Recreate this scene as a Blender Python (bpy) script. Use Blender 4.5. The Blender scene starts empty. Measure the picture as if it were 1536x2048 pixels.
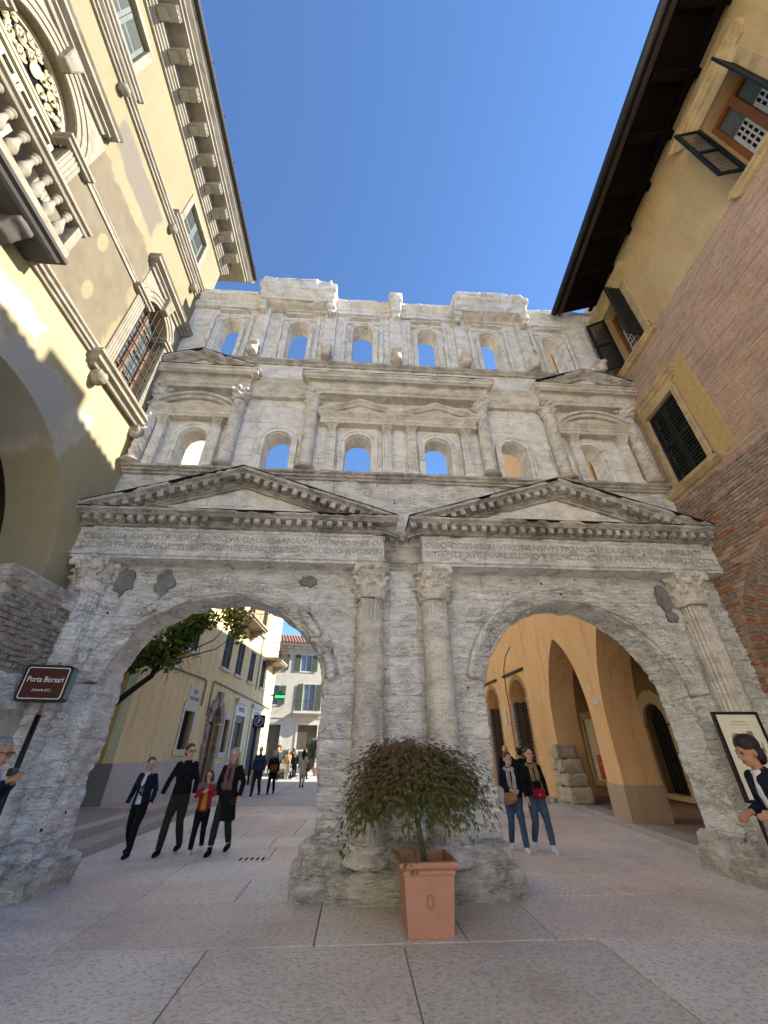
import bpy, bmesh, math, random
import numpy as np
from mathutils import Vector, Matrix
from mathutils.geometry import tessellate_polygon
R = math.radians
random.seed(7); np.random.seed(7)
scn = bpy.context.scene
C = scn.collection

# ---------------------------------------------------------------- camera
cam = bpy.data.cameras.new('camera'); cam_o = bpy.data.objects.new('camera', cam); C.objects.link(cam_o)
cam_o.location = (0, -7.3, 1.70); cam_o.rotation_euler = (R(90 + 31.56), 0, R(-3.7))
cam.sensor_fit = 'VERTICAL'; cam.sensor_height = 36; cam.lens = 13.62
cam.clip_start = 0.05; cam.clip_end = 2000
scn.camera = cam_o
# ---------------------------------------------------------------- sky, sun, exposure
SUN_EL, SUN_AZ = R(31.5), R(-2.3)         # sun on the right, all but grazing the gate front
w = bpy.data.worlds.new('World'); scn.world = w; w.use_nodes = True
wn = w.node_tree; bg = wn.nodes['Background']
sky = wn.nodes.new('ShaderNodeTexSky'); sky.sky_type = 'NISHITA'; sky.sun_disc = False
sky.sun_elevation = SUN_EL; sky.sun_rotation = R(90) - SUN_AZ
sky.air_density = 1.0; sky.dust_density = 0.0; sky.ozone_density = 7.0
wn.links.new(sky.outputs[0], bg.inputs[0]); bg.inputs[1].default_value = 0.06
sun = bpy.data.lights.new('sun', 'SUN'); sun.energy = 2.5; sun.angle = R(0.53); sun.color = (1.0, 0.93, 0.80)
sun_o = bpy.data.objects.new('sun', sun); C.objects.link(sun_o)
sd = Vector((math.cos(SUN_EL) * math.cos(SUN_AZ), math.cos(SUN_EL) * math.sin(SUN_AZ), math.sin(SUN_EL)))
sun_o.rotation_euler = sd.to_track_quat('Z', 'Y').to_euler(); sun_o.location = sd * 40
vs = scn.view_settings; vs.view_transform = 'Standard'; vs.look = 'None'; vs.gamma = 1; vs.exposure = 2.4
scn.render.engine = 'CYCLES'
try:
    scn.cycles.max_bounces = 7; scn.cycles.diffuse_bounces = 6
except Exception: pass

# ---------------------------------------------------------------- numpy noise
def _h(i, j, k, s):
    n = (i * 374761393 + j * 668265263 + k * 2147483647 + s * 1274126177) & 0xFFFFFFFF
    n = ((n ^ (n >> 13)) * 1274126177) & 0xFFFFFFFF
    n = ((n ^ (n >> 16)) * 2246822519) & 0xFFFFFFFF
    return ((n ^ (n >> 15)) & 0xFFFFFF) / float(0xFFFFFF)
def vn(P, s=0):
    P = np.asarray(P, dtype=np.float64); I = np.floor(P).astype(np.int64); F = P - I; F = F * F * (3 - 2 * F)
    r = 0
    for a in (0, 1):
        wa = F[:, 0] if a else 1 - F[:, 0]
        for b in (0, 1):
            wb = F[:, 1] if b else 1 - F[:, 1]
            for c in (0, 1):
                wc = F[:, 2] if c else 1 - F[:, 2]
                r = r + wa * wb * wc * _h(I[:, 0] + a, I[:, 1] + b, I[:, 2] + c, s)
    return r * 2 - 1
def fbm(P, o=4, s=0):
    P = np.asarray(P); r = 0; a = 1.0; t = 0
    for i in range(o):
        r = r + a * vn(P * (2 ** i) + 17.3 * i, s + i); t += a; a *= 0.5
    return r / t

# ---------------------------------------------------------------- mesh builder
class MB:
    def __init__(s): s.v = []; s.f = []
    def add(s, v, f):
        o = len(s.v); s.v += [tuple(p) for p in v]; s.f += [tuple(i + o for i in q) for q in f]; return s
    def box(s, x0, x1, y0, y1, z0, z1):
        if x0 > x1: x0, x1 = x1, x0
        if y0 > y1: y0, y1 = y1, y0
        if z0 > z1: z0, z1 = z1, z0
        return s.add([(x0,y0,z0),(x1,y0,z0),(x1,y1,z0),(x0,y1,z0),(x0,y0,z1),(x1,y0,z1),(x1,y1,z1),(x0,y1,z1)],
                     [(0,3,2,1),(4,5,6,7),(0,1,5,4),(1,2,6,5),(2,3,7,6),(3,0,4,7)])
    def obox(s, c, sz, rot=(0,0,0), M=None):
        m = M or (Matrix.Translation(c) @ Matrix.Rotation(rot[2],4,'Z') @ Matrix.Rotation(rot[1],4,'Y') @ Matrix.Rotation(rot[0],4,'X'))
        a, b, d = sz[0]/2, sz[1]/2, sz[2]/2
        vv = [(-a,-b,-d),(a,-b,-d),(a,b,-d),(-a,b,-d),(-a,-b,d),(a,-b,d),(a,b,d),(-a,b,d)]
        return s.add([m @ Vector(p) for p in vv], [(0,3,2,1),(4,5,6,7),(0,1,5,4),(1,2,6,5),(2,3,7,6),(3,0,4,7)])
    def prism(s, loops, fn, d0, d1):
        # loops: list of 2D loops (outer first), fn(u, v, d) -> 3D point
        tri = tessellate_polygon([[Vector((u, v, 0)) for u, v in L] for L in loops])
        flat = [p for L in loops for p in L]; n = len(flat)
        vv = [fn(u, v, d0) for u, v in flat] + [fn(u, v, d1) for u, v in flat]
        ff = [tuple(t) for t in tri] + [tuple(i + n for i in reversed(t)) for t in tri]
        o = 0
        for L in loops:
            m = len(L)
            for i in range(m):
                j = (i + 1) % m; ff.append((o+i, o+j, o+j+n, o+i+n))
            o += m
        return s.add(vv, ff)
    def tube(s, pts, rad, n=10, cap=True, flat=None):
        pts = [Vector(p) for p in pts]; m = len(pts)
        if not hasattr(rad, '__len__'): rad = [rad] * m
        vv = []; ff = []; up = None
        for i, p in enumerate(pts):
            t = (pts[min(i+1, m-1)] - pts[max(i-1, 0)])
            if t.length < 1e-9: t = Vector((0,0,1))
            t.normalize()
            if up is None:
                up = Vector((0,1,0)) if abs(t.y) < 0.9 else Vector((1,0,0))
            a = t.cross(up)
            if a.length < 1e-6: a = t.orthogonal()
            a.normalize(); b = t.cross(a).normalized(); up = -b if False else up
            r = rad[i]; rx, ry = (r if hasattr(r, '__len__') else (r, r))
            for k in range(n):
                th = 2 * math.pi * k / n
                vv.append(p + a * (rx * math.cos(th)) + b * (ry * math.sin(th)))
        for i in range(m - 1):
            for k in range(n):
                k2 = (k + 1) % n
                ff.append((i*n+k, i*n+k2, (i+1)*n+k2, (i+1)*n+k))
        if cap:
            ff.append(tuple(range(n-1, -1, -1))); ff.append(tuple((m-1)*n + k for k in range(n)))
        return s.add(vv, ff)
    def lathe(s, prof, n=24, c=(0,0,0), rf=None, a0=0.0, a1=2*math.pi):
        full = abs(a1 - a0 - 2*math.pi) < 1e-6
        cols = n if full else n + 1
        vv = []; ff = []
        for i, (r, z) in enumerate(prof):
            for k in range(cols):
                th = a0 + (a1 - a0) * k / n
                rr = r * (rf(th, z, i) if rf else 1)
                vv.append((c[0] + rr*math.cos(th), c[1] + rr*math.sin(th), c[2] + z))
        for i in range(len(prof) - 1):
            for k in range(n):
                k2 = (k + 1) % cols
                ff.append((i*cols+k, i*cols+k2, (i+1)*cols+k2, (i+1)*cols+k))
        m = len(prof)
        ff.append(tuple(range(cols-1, -1, -1))); ff.append(tuple((m-1)*cols + k for k in range(cols)))
        return s.add(vv, ff)
    def ball(s, c, r, n=14, m=9, M=None):
        r = r if hasattr(r, '__len__') else (r, r, r)
        vv = []; ff = []; c = Vector(c)
        for i in range(1, m):
            ph = math.pi * i / m
            for k in range(n):
                th = 2*math.pi*k/n
                p = Vector((r[0]*math.sin(ph)*math.cos(th), r[1]*math.sin(ph)*math.sin(th), r[2]*math.cos(ph)))
                vv.append(c + (M @ p if M else p))
        t = Vector((0,0,r[2])); vv.append(c + (M @ t if M else t)); vv.append(c - (M @ t if M else t))
        for i in range(m - 2):
            for k in range(n):
                k2 = (k+1) % n; ff.append((i*n+k, (i+1)*n+k, (i+1)*n+k2, i*n+k2))
        T = (m-1)*n
        for k in range(n):
            ff.append((T, k, (k+1) % n)); ff.append((T+1, (m-2)*n+(k+1) % n, (m-2)*n+k))
        return s.add(vv, ff)
    def run(s, prof, p0, p1, nrm, step=0.05, m0=0.0, m1=0.0):
        # extrude a closed (out, dz) profile from p0 to p1; nrm = outward dir; m0/m1 mitre factors along the run
        p0 = Vector(p0); p1 = Vector(p1); nrm = Vector(nrm); L = (p1 - p0).length; d = (p1 - p0).normalized()
        k = max(1, int(L / step)); n = len(prof); vv = []; ff = []
        for i in range(k + 1):
            t = i / k
            for (o, z) in prof:
                a = -m0 * o; b = L + m1 * o
                vv.append(p0 + d * (a + (b - a) * t) + nrm * o + Vector((0, 0, z)))
        for i in range(k):
            for j in range(n):
                j2 = (j + 1) % n; ff.append((i*n+j, i*n+j2, (i+1)*n+j2, (i+1)*n+j))
        tri = tessellate_polygon([[Vector((o, z, 0)) for o, z in prof]])
        ff += [tuple(t) for t in tri] + [tuple(k*n + i for i in reversed(t)) for t in tri]
        return s.add(vv, ff)
    def mould(s, prof, path, step=0.05):
        # mitred moulding along an XY path (points x, y, z); outward = right hand of travel
        P = [Vector(p) for p in path]
        for i in range(len(P) - 1):
            d = (P[i+1] - P[i]); d.z = 0; d.normalize(); nr = Vector((d.y, -d.x, 0))
            def mit(a, b):     # signed tan of half turn
                cr = a.x*b.y - a.y*b.x; dt = a.dot(b); return cr / (1 + dt) if (1 + dt) > 1e-6 else 0
            m0 = m1 = 0
            if i > 0:
                q = (P[i] - P[i-1]); q.z = 0; q.normalize(); m0 = mit(q, d)
            if i < len(P) - 2:
                q = (P[i+2] - P[i+1]); q.z = 0; q.normalize(); m1 = mit(d, q)
            s.run(prof, P[i], P[i+1], nr, step, m0, m1)
        return s
    def mesh(s, name='m', fix=True):
        me = bpy.data.meshes.new(name); me.from_pydata([tuple(p) for p in s.v], [], s.f); me.update()
        if fix:
            b = bmesh.new(); b.from_mesh(me); bmesh.ops.recalc_face_normals(b, faces=b.faces); b.to_mesh(me); b.free()
        return me
def getv(me):
    a = np.empty(len(me.vertices) * 3); me.vertices.foreach_get('co', a); return a.reshape(-1, 3)
def getn(me):
    a = np.empty(len(me.vertices) * 3, dtype=np.float32); me.vertex_normals.foreach_get('vector', a); return a.reshape(-1, 3).astype(float)
def setv(me, v):
    me.vertices.foreach_set('co', np.ascontiguousarray(v, dtype=np.float32).ravel()); me.update()
def smooth(me, on=True):
    me.polygons.foreach_set('use_smooth', [on] * len(me.polygons)); me.update(); return me
def laplace(me, it=2, k=0.5):
    v = getv(me); e = np.empty(len(me.edges) * 2, dtype=np.int32); me.edges.foreach_get('vertices', e); e = e.reshape(-1, 2)
    n = len(v); deg = np.bincount(e.ravel(), minlength=n).astype(float)[:, None]; deg[deg == 0] = 1
    for _ in range(it):
        acc = np.zeros_like(v)
        for c in range(3):
            acc[:, c] = np.bincount(e[:, 0], v[e[:, 1], c], n) + np.bincount(e[:, 1], v[e[:, 0], c], n)
        v = v + k * (acc / deg - v)
    setv(me, v); return me
def voxel(mb, size, lap=0):
    me = mb.mesh('tmp') if isinstance(mb, MB) else mb
    o = bpy.data.objects.new('tmp', me); C.objects.link(o)
    md = o.modifiers.new('r', 'REMESH'); md.mode = 'VOXEL'; md.voxel_size = size; md.adaptivity = 0
    dg = bpy.context.evaluated_depsgraph_get()
    out = bpy.data.meshes.new_from_object(o.evaluated_get(dg))
    bpy.data.objects.remove(o); bpy.data.meshes.remove(me)
    if lap: laplace(out, lap)
    return smooth(out)
def weather(me, amp=0.015, freq=3.0, strata=0.0, chip=0.0, seed=0, cf=2.2):
    v = getv(me); n = getn(me)
    d = amp * fbm(v * freq, 4, seed)
    if strata:
        q = v * np.array([2.6, 2.6, 12.0]); q[:, 2] += 1.8 * fbm(v * 1.9, 3, seed + 9)
        s_ = fbm(q, 3, seed + 5); d += strata * s_ - strata * 1.1 * np.clip(1 - np.abs(s_ - 0.12) * 9, 0, 1)
    if chip:
        c_ = fbm(v * cf, 3, seed + 3); d -= chip * np.clip((c_ - 0.22) * 4, 0, 1)
    setv(me, v + n * d[:, None]); return me

# ---------------------------------------------------------------- objects
def empty(name, loc=(0,0,0), rz=0.0):
    o = bpy.data.objects.new(name, None); C.objects.link(o); o.location = loc; o.rotation_euler = (0,0,rz); o.empty_display_size = 0.2; return o
def tag(o, label=None, cat=None, group=None, kind=None):
    if label: o['label'] = label
    if cat: o['category'] = cat
    if group: o['group'] = group
    if kind: o['kind'] = kind
    return o
def ob(name, me, mat, parent=None, sm=None, loc=None, rz=None):
    if isinstance(me, MB): me = me.mesh(name)
    me.name = name
    if not me.materials and mat: me.materials.append(mat)
    if sm is not None: smooth(me, sm)
    o = bpy.data.objects.new(name, me); C.objects.link(o)
    if parent: o.parent = parent
    if loc is not None: o.location = loc
    if rz is not None: o.rotation_euler = (0,0,rz)
    return o
def inst(name, me, parent=None, M=None):
    o = bpy.data.objects.new(name, me); C.objects.link(o)
    if parent: o.parent = parent
    if M is not None: o.matrix_local = M
    return o
def bevel(me, w=0.01, seg=1):
    b = bmesh.new(); b.from_mesh(me); bmesh.ops.bevel(b, geom=list(b.edges), offset=w, segments=seg, affect='EDGES', clamp_overlap=True); b.to_mesh(me); b.free(); return me
def text_mesh(body, size, depth=0.004, align='CENTER', width=None):
    cu = bpy.data.curves.new('t', 'FONT'); cu.body = body; cu.size = size; cu.extrude = depth; cu.align_x = align; cu.align_y = 'CENTER'; cu.resolution_u = 3
    o = bpy.data.objects.new('t', cu); C.objects.link(o); dg = bpy.context.evaluated_depsgraph_get()
    me = bpy.data.meshes.new_from_object(o.evaluated_get(dg)); bpy.data.objects.remove(o)
    if width:
        v = getv(me); ww = v[:, 0].max() - v[:, 0].min()
        if ww > 0: v[:, 0] *= width / ww; setv(me, v)
    return me
def arc(cx, cz, r, a0, a1, n):
    return [(cx + r*math.cos(R(a0 + (a1-a0)*i/n)), cz + r*math.sin(R(a0 + (a1-a0)*i/n))) for i in range(n+1)]
XZ = lambda u, v, d: (u, d, v)

# ---------------------------------------------------------------- materials
class M_:
    def __init__(s, name, rough=0.85, spec=0.3):
        s.m = bpy.data.materials.new(name); s.m.use_nodes = True; s.t = s.m.node_tree; s.b = s.t.nodes['Principled BSDF']
        s.b.inputs['Roughness'].default_value = rough; s.b.inputs['Specular IOR Level'].default_value = spec
        s._pos = None
    def n(s, ty, **k):
        x = s.t.nodes.new(ty)
        for a, b in k.items(): setattr(x, a, b)
        return x
    def L(s, a, b): s.t.links.new(a, b)
    def pos(s, world=True):
        if s._pos is None:
            s._pos = s.n('ShaderNodeNewGeometry').outputs['Position'] if world else s.n('ShaderNodeTexCoord').outputs['Object']
        return s._pos
    def vec(s, sc, off=(0,0,0), world=True):
        a = s.n('ShaderNodeMapping'); s.L(s.pos(world), a.inputs[0]); a.inputs['Scale'].default_value = sc if hasattr(sc, '__len__') else (sc,)*3
        a.inputs['Location'].default_value = off; return a.outputs[0]
    def noise(s, sc, det=4, ro=0.55, dist=0.0, off=(0,0,0), world=True):
        a = s.n('ShaderNodeTexNoise'); s.L(s.vec(sc, off, world), a.inputs['Vector']); a.inputs['Scale'].default_value = 1
        a.inputs['Detail'].default_value = det; a.inputs['Roughness'].default_value = ro; a.inputs['Distortion'].default_value = dist; return a.outputs[0]
    def voro(s, sc, feat='F1', off=(0,0,0), world=True):
        a = s.n('ShaderNodeTexVoronoi', feature=feat); s.L(s.vec(sc, off, world), a.inputs['Vector']); a.inputs['Scale'].default_value = 1; return a.outputs[0]
    def ramp(s, fac, stops):
        a = s.n('ShaderNodeValToRGB'); s.L(fac, a.inputs[0]); cr = a.color_ramp
        while len(cr.elements) < len(stops): cr.elements.new(0.5)
        for e, (p, c) in zip(cr.elements, stops):
            e.position = p; e.color = (c, c, c, 1) if not hasattr(c, '__len__') else (*c[:3], 1)
        return a.outputs[0]
    def mix(s, fac, a, b, mode='MIX'):
        x = s.n('ShaderNodeMix', data_type='RGBA', blend_type=mode)
        for i, val in ((0, fac), (6, a), (7, b)):
            if hasattr(val, 'links') or hasattr(val, 'is_linked'): s.L(val, x.inputs[i])
            else: x.inputs[i].default_value = val if i == 0 else (*val[:3], 1)
        return x.outputs[2]
    def math(s, op, a, b=0.0, c=None):
        x = s.n('ShaderNodeMath', operation=op)
        for i, val in ((0, a), (1, b), (2, c)):
            if val is None: continue
            if hasattr(val, 'is_linked'): s.L(val, x.inputs[i])
            else: x.inputs[i].default_value = val
        return x.outputs[0]
    def axis(s, i, world=True):
        x = s.n('ShaderNodeSeparateXYZ'); s.L(s.pos(world), x.inputs[0]); return x.outputs[i]
    def bump(s, h, strength=0.5, dist=0.02, prev=None):
        x = s.n('ShaderNodeBump'); x.inputs['Strength'].default_value = strength; x.inputs['Distance'].default_value = dist
        s.L(h, x.inputs['Height'])
        if prev is not None: s.L(prev, x.inputs['Normal'])
        return x.outputs[0]
    def done(s, col=None, nrm=None, rough=None):
        if col is not None:
            if hasattr(col, 'is_linked'): s.L(col, s.b.inputs['Base Color'])
            else: s.b.inputs['Base Color'].default_value = (*col[:3], 1)
        if nrm is not None: s.L(nrm, s.b.inputs['Normal'])
        if rough is not None: s.L(rough, s.b.inputs['Roughness'])
        return s.m
def plain(name, col, rough=0.6, spec=0.3, metal=0.0, var=0.12, sc=9.0, bump=0.1, world=False):
    m = M_(name, rough, spec); m.b.inputs['Metallic'].default_value = metal
    f = m.noise(sc, 4, 0.6, world=world)
    a = [max(0, c*(1-var)) for c in col]; b = [min(1, c*(1+var)) for c in col]
    return m.done(m.mix(m.ramp(f, [(0.3, 0.0), (0.7, 1.0)]), a, b), m.bump(m.noise(sc*6, 3, 0.6, world=world), bump, 0.01))
def stone(name, light=(0.60,0.57,0.53), dark=(0.44,0.415,0.38), warm=(0.52,0.42,0.28), warm_amt=0.35, grime=(0.12,0.11,0.095), grime_amt=0.45, strata=0.6, bs=0.7, holes=True, sf=1.0, joints=None):
    m = M_(name, 0.9, 0.2)
    mid = m.noise((2.6,2.6,4.2), 4, 0.62, 0.3); fine = m.noise((24,24,34), 2, 0.6); st = m.noise((3.4*sf,3.4*sf,13*sf), 4, 0.66, 1.3); g = m.noise((1.0,1.0,0.6), 4, 0.68, 0.3, off=(5,3,1))
    col = m.mix(m.ramp(mid, [(0.32, 1.0), (0.60, 0.0)]), light, dark)
    col = m.mix(m.math('MULTIPLY', m.ramp(g, [(0.26, 1.0), (0.46, 0.0)]), warm_amt), col, warm)
    sl = m.ramp(st, [(0.40, 0.0), (0.45, 1.0), (0.46, 1.0), (0.50, 0.0)])
    sl = m.math('MULTIPLY', sl, m.ramp(mid, [(0.40, 1.0), (0.58, 0.0)]))
    col = m.mix(m.math('MULTIPLY', sl, min(1.0, 0.75 * strata)), col, grime)
    col = m.mix(m.math('MULTIPLY', m.ramp(g, [(0.53, 0.0), (0.70, 1.0)]), grime_amt), col, grime)
    col = m.mix(m.math('MULTIPLY', m.ramp(fine, [(0.30, 1.0), (0.44, 0.0)]), 0.30), col, grime)
    h = m.math('ADD', m.math('MULTIPLY', st, 0.9*strata), m.math('ADD', m.math('MULTIPLY', mid, 0.8), m.math('MULTIPLY', fine, 0.30)))
    n = m.bump(h, min(1.0, bs), 0.095 if bs > 0.75 else 0.06)
    if joints:
        cx = m.n('ShaderNodeCombineXYZ'); m.L(m.math('ADD', m.axis(0), m.math('MULTIPLY', mid, 0.10)), cx.inputs[0]); m.L(m.math('ADD', m.axis(2), m.math('MULTIPLY', mid, 0.12)), cx.inputs[1])
        bt = m.n('ShaderNodeTexBrick'); m.L(cx.outputs[0], bt.inputs['Vector']); bt.inputs['Scale'].default_value = 1; bt.inputs['Brick Width'].default_value = joints[0]; bt.inputs['Row Height'].default_value = joints[1]; bt.inputs['Mortar Size'].default_value = 0.007; bt.inputs['Mortar Smooth'].default_value = 0.3
        jf = m.math('MULTIPLY', bt.outputs['Fac'], m.ramp(g, [(0.40, 0.15), (0.55, 1.0)]))
        col = m.mix(m.math('MULTIPLY', jf, 0.5), col, grime); n = m.bump(m.math('SUBTRACT', 1.0, jf), 0.7, 0.03, n)
    if holes:
        vo = m.ramp(m.voro((2.3,2.3,2.3), off=(2,1,7)), [(0.035, 0.0), (0.06, 1.0)])
        col = m.mix(m.math('SUBTRACT', 1.0, vo), col, (0.03,0.028,0.025)); n = m.bump(vo, 0.8, 0.03, n)
    return m.done(col, n)
ST = stone('gate_stone')
ST_LOW = stone('gate_stone_lower', light=(0.84,0.83,0.80), dark=(0.69,0.675,0.645), warm_amt=0.22, strata=0.9, bs=1.0, grime_amt=0.28, sf=1.15, joints=(1.25, 0.64))
ST_UP = stone('gate_stone_upper', light=(0.79,0.77,0.725), dark=(0.65,0.625,0.575), warm=(0.62,0.51,0.34), warm_amt=0.5, strata=0.5, bs=0.75, grime_amt=0.30, joints=(1.05, 0.55))
ST_COL = stone('column_stone', light=(0.74,0.70,0.64), dark=(0.56,0.525,0.46), warm=(0.62,0.49,0.31), warm_amt=0.55, strata=0.7, bs=0.8, holes=False, grime_amt=0.3)
ST_CORN = stone('cornice_stone', light=(0.60,0.57,0.52), dark=(0.38,0.355,0.315), warm_amt=0.3, grime_amt=0.6, strata=0.8, bs=0.9, holes=False, grime=(0.11,0.10,0.088))
ST_TRIM = stone('trim_stone', light=(0.66,0.62,0.54), dark=(0.46,0.42,0.355), warm_amt=0.4, grime_amt=0.35, strata=0.5, bs=0.6, holes=False)
ST_WARM = stone('palazzo_stone', light=(0.30,0.272,0.22), dark=(0.225,0.20,0.15), warm=(0.275,0.225,0.14), warm_amt=0.5, grime_amt=0.3, strata=0.3, bs=0.4, holes=False)
ST_BASE = stone('pier_base_stone', light=(0.66,0.63,0.57), dark=(0.42,0.40,0.355), warm=(0.40,0.33,0.22), warm_amt=0.4, strata=0.8, bs=1.0, grime_amt=0.75, grime=(0.09,0.088,0.07), sf=1.3, holes=False)
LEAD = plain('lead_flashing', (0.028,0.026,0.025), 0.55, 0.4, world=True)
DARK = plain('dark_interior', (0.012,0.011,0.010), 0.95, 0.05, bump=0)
# ================================================================ ROMAN GATE
gate = tag(empty('roman_gate', (0.82, 0, 0)), 'pale weathered stone Roman gate with two arches and two rows of open windows', 'gate')
def gob(name, me, mat, parent=None, sm=None):
    o = ob(name, me, mat, parent or gate, sm)
    if parent is None: o.matrix_parent_inverse = Matrix.Translation((-0.82, 0, 0))
    return o
GC = 0.82; ARX = (-2.45, 4.12); AR = 1.86; ASP = 2.34
rnd = random.Random(11)
# ---- lower masonry with the two archways
def arch_notch(cx):
    pts = [(cx + AR + 0.02, 0.0), (cx + AR + 0.03, 0.9), (cx + AR - 0.02, 1.6)]
    for i in range(0, 33):
        a = R(180 * i / 32); rr = AR + rnd.uniform(-0.03, 0.03) + (0.14*max(0, math.sin((i - 20)/11*math.pi)) if cx < 0 and i > 20 else 0.0)
        pts.append((cx + rr*math.cos(a), ASP + rr*math.sin(a)))
    pts += [(cx - AR + 0.0, 1.6), (cx - AR - 0.02, 0.9), (cx - AR - 0.03, 0.0)]
    return pts
outer = [(-5.7, -0.1), (-5.7, 7.05), (7.6, 7.05), (7.6, -0.1)]
for cx in reversed(ARX):
    n = arch_notch(cx); n[0] = (n[0][0], -0.1); n[-1] = (n[-1][0], -0.1); outer += n
mb = MB().prism([outer], XZ, 0.0, 0.78)
mb.box(0.55, 1.10, -0.05, 0.2, 0.0, 4.8)                       # strip between the middle columns
mb.box(-5.7, -4.62, -0.10, 0.3, -0.1, 4.75)                    # left pilaster mass
mb.box(6.40, 7.5, -0.06, 0.3, -0.1, 4.75)
me = voxel(mb, 0.036)
weather(me, 0.030, 2.2, strata=0.024, chip=0.05, seed=3)
v = getv(me)                                                    # more wear low down on the jambs
k = np.clip((1.9 - v[:, 2]) / 1.9, 0, 1) * 0.05
d = fbm(v * 1.9, 3, 77); v[:, 0] += k * d; v[:, 1] += 0.7 * k * fbm(v * 2.3, 3, 78); setv(me, v)
gob('lower_masonry', me, ST_LOW)
# ---- bases of the piers
def lump(name, boxes, vox=0.03, amp=0.05, seed=0, lap=3, fr=2.5, mat=None):
    mb = MB()
    for b in boxes: mb.box(*b)
    me = voxel(mb, vox, lap); weather(me, amp*1.7, fr, strata=0.02, chip=0.09, seed=seed, cf=3.0); return gob(name, me, mat or ST_BASE)
lump('pier_base', [(-0.82, 2.40, -0.40, 0.92, -0.1, 0.34), (-0.72, 2.28, -0.30, 0.86, 0.2, 0.58), (-0.30, 1.95, -0.46, 0.4, -0.1, 0.30)], seed=5, lap=6)
lump('pier_base', [(-5.6, -4.22, -0.16, 0.98, -0.1, 0.26), (-5.6, -4.28, -0.08, 0.92, 0.2, 0.42), (-4.7, -4.18, 0.1, 0.95, 0.1, 0.36)], seed=8)
lump('pier_base', [(5.86, 7.5, -0.22, 1.0, -0.1, 0.30), (5.92, 7.5, -0.14, 0.92, 0.2, 0.52), (6.25, 7.5, -0.30, 0.5, -0.1, 0.6)], seed=9, lap=5)
# ---- arch rings
for i, cx in enumerate(ARX):
    a0, a1 = ((12, 172) if i == 0 else (5, 168))
    prof = [(0, 0.0), (0.06, 0.0), (0.06, 0.09), (0.075, 0.10), (0.075, 0.20), (0.09, 0.21), (0.10, 0.28), (0.085, 0.31), (0, 0.31)]
    nseg = 90; vv = []; ff = []; n = len(prof)
    for q in range(nseg + 1):
        a = R(a0 + (a1 - a0) * q / nseg)
        for (o, r) in prof:
            rr = AR + 0.03 + r*1.1; vv.append((cx + rr*math.cos(a), 0.02 - o*1.45, ASP + rr*math.sin(a)))
    for q in range(nseg):
        for j in range(n): ff.append((q*n+j, q*n+(j+1) % n, (q+1)*n+(j+1) % n, (q+1)*n+j))
    ff += [tuple(range(n)), tuple(nseg*n + j for j in reversed(range(n)))]
    mb = MB().add(vv, ff)
    for q in range(int((a1 - a0) / 2.2)):                       # worn bead course
        a = R(a0 + 1 + q * 2.2); rr = AR + 0.20
        mb.ball((cx + rr*math.cos(a), -0.095, ASP + rr*math.sin(a)), (0.028, 0.03, 0.028), 6, 4)
    me = mb.mesh(); weather(me, 0.016, 5, chip=0.12 if i == 0 else 0.05, seed=20 + i, cf=1.3)
    gob('arch_moulding', smooth(me), ST_LOW)
# ---- columns, capitals, bases of the ground floor
def capital_mesh(r=0.26, h=0.66, vox=0.015):
    mb = MB()
    mb.lathe([(r*0.98, 0), (r*1.02, 0.04), (r*0.97, 0.06), (r*0.98, h*0.5), (r*1.22, h*0.86), (r*1.3, h*0.88)], 24)
    mb.lathe([(r*1.02, 0.0), (r*1.12, 0.012), (r*1.12, 0.035), (r*1.02, 0.05)], 24)
    for t in range(2):
        for q in range(8):
            th = 2*math.pi*(q + 0.5*t)/8; hh = h*(0.40 + 0.28*t); w0 = r*0.34
            c, s_ = math.cos(th), math.sin(th)
            P = []
            for (o, z, ww) in ((1.0, 0.05, 1.0), (1.06, hh*0.55, 1.05), (1.16, hh*0.88, 0.8), (1.34, hh, 0.6), (1.42, hh*0.93, 0.35), (1.38, hh*0.86, 0.2)):
                P.append((o*r, z, ww*w0))
            for side in (-1, 0, 1):
                pts = [(c*o - s_*side*w*0.75, s_*o + c*side*w*0.75, z) for o, z, w in P]
                mb.tube(pts, [0.030*r/0.26 if side else 0.036*r/0.26]*len(pts), 6)
    for q in range(4):                                          # corner volutes and centre flowers
        th = math.pi/4 + q*math.pi/2; c, s_ = math.cos(th), math.sin(th)
        pts = [(c*r*1.05, s_*r*1.05, h*0.55), (c*r*1.2, s_*r*1.2, h*0.72), (c*r*1.5, s_*r*1.5, h*0.86), (c*r*1.68, s_*r*1.68, h*0.84), (c*r*1.66, s_*r*1.66, h*0.75), (c*r*1.55, s_*r*1.55, h*0.76)]
        mb.tube(pts, [0.03, 0.035, 0.04, 0.042, 0.038, 0.03], 7)
        th -= math.pi/4; c, s_ = math.cos(th), math.sin(th); mb.ball((c*r*1.3, s_*r*1.3, h*0.9), (0.06, 0.06, 0.06), 8, 6)
    a = r*1.38; loop = []
    for q in range(4):
        th = math.pi/4 + q*math.pi/2
        p0 = Vector((math.cos(th), math.sin(th))) * a*1.30; p1 = Vector((math.cos(th + math.pi/2), math.sin(th + math.pi/2))) * a*1.30
        for t in range(6):
            t /= 6; p = p0.lerp(p1, t); p *= 1 - 0.16*math.sin(math.pi*t); loop.append((p.x, p.y))
    mb.prism([loop], lambda u, v_, d: (u, v_, d), h*0.88, h)
    me = voxel(mb, vox, 1); weather(me, 0.012, 9, chip=0.03, seed=31, cf=6); return me
cap_me = capital_mesh(); cap_me.materials.append(ST_COL)
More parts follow.
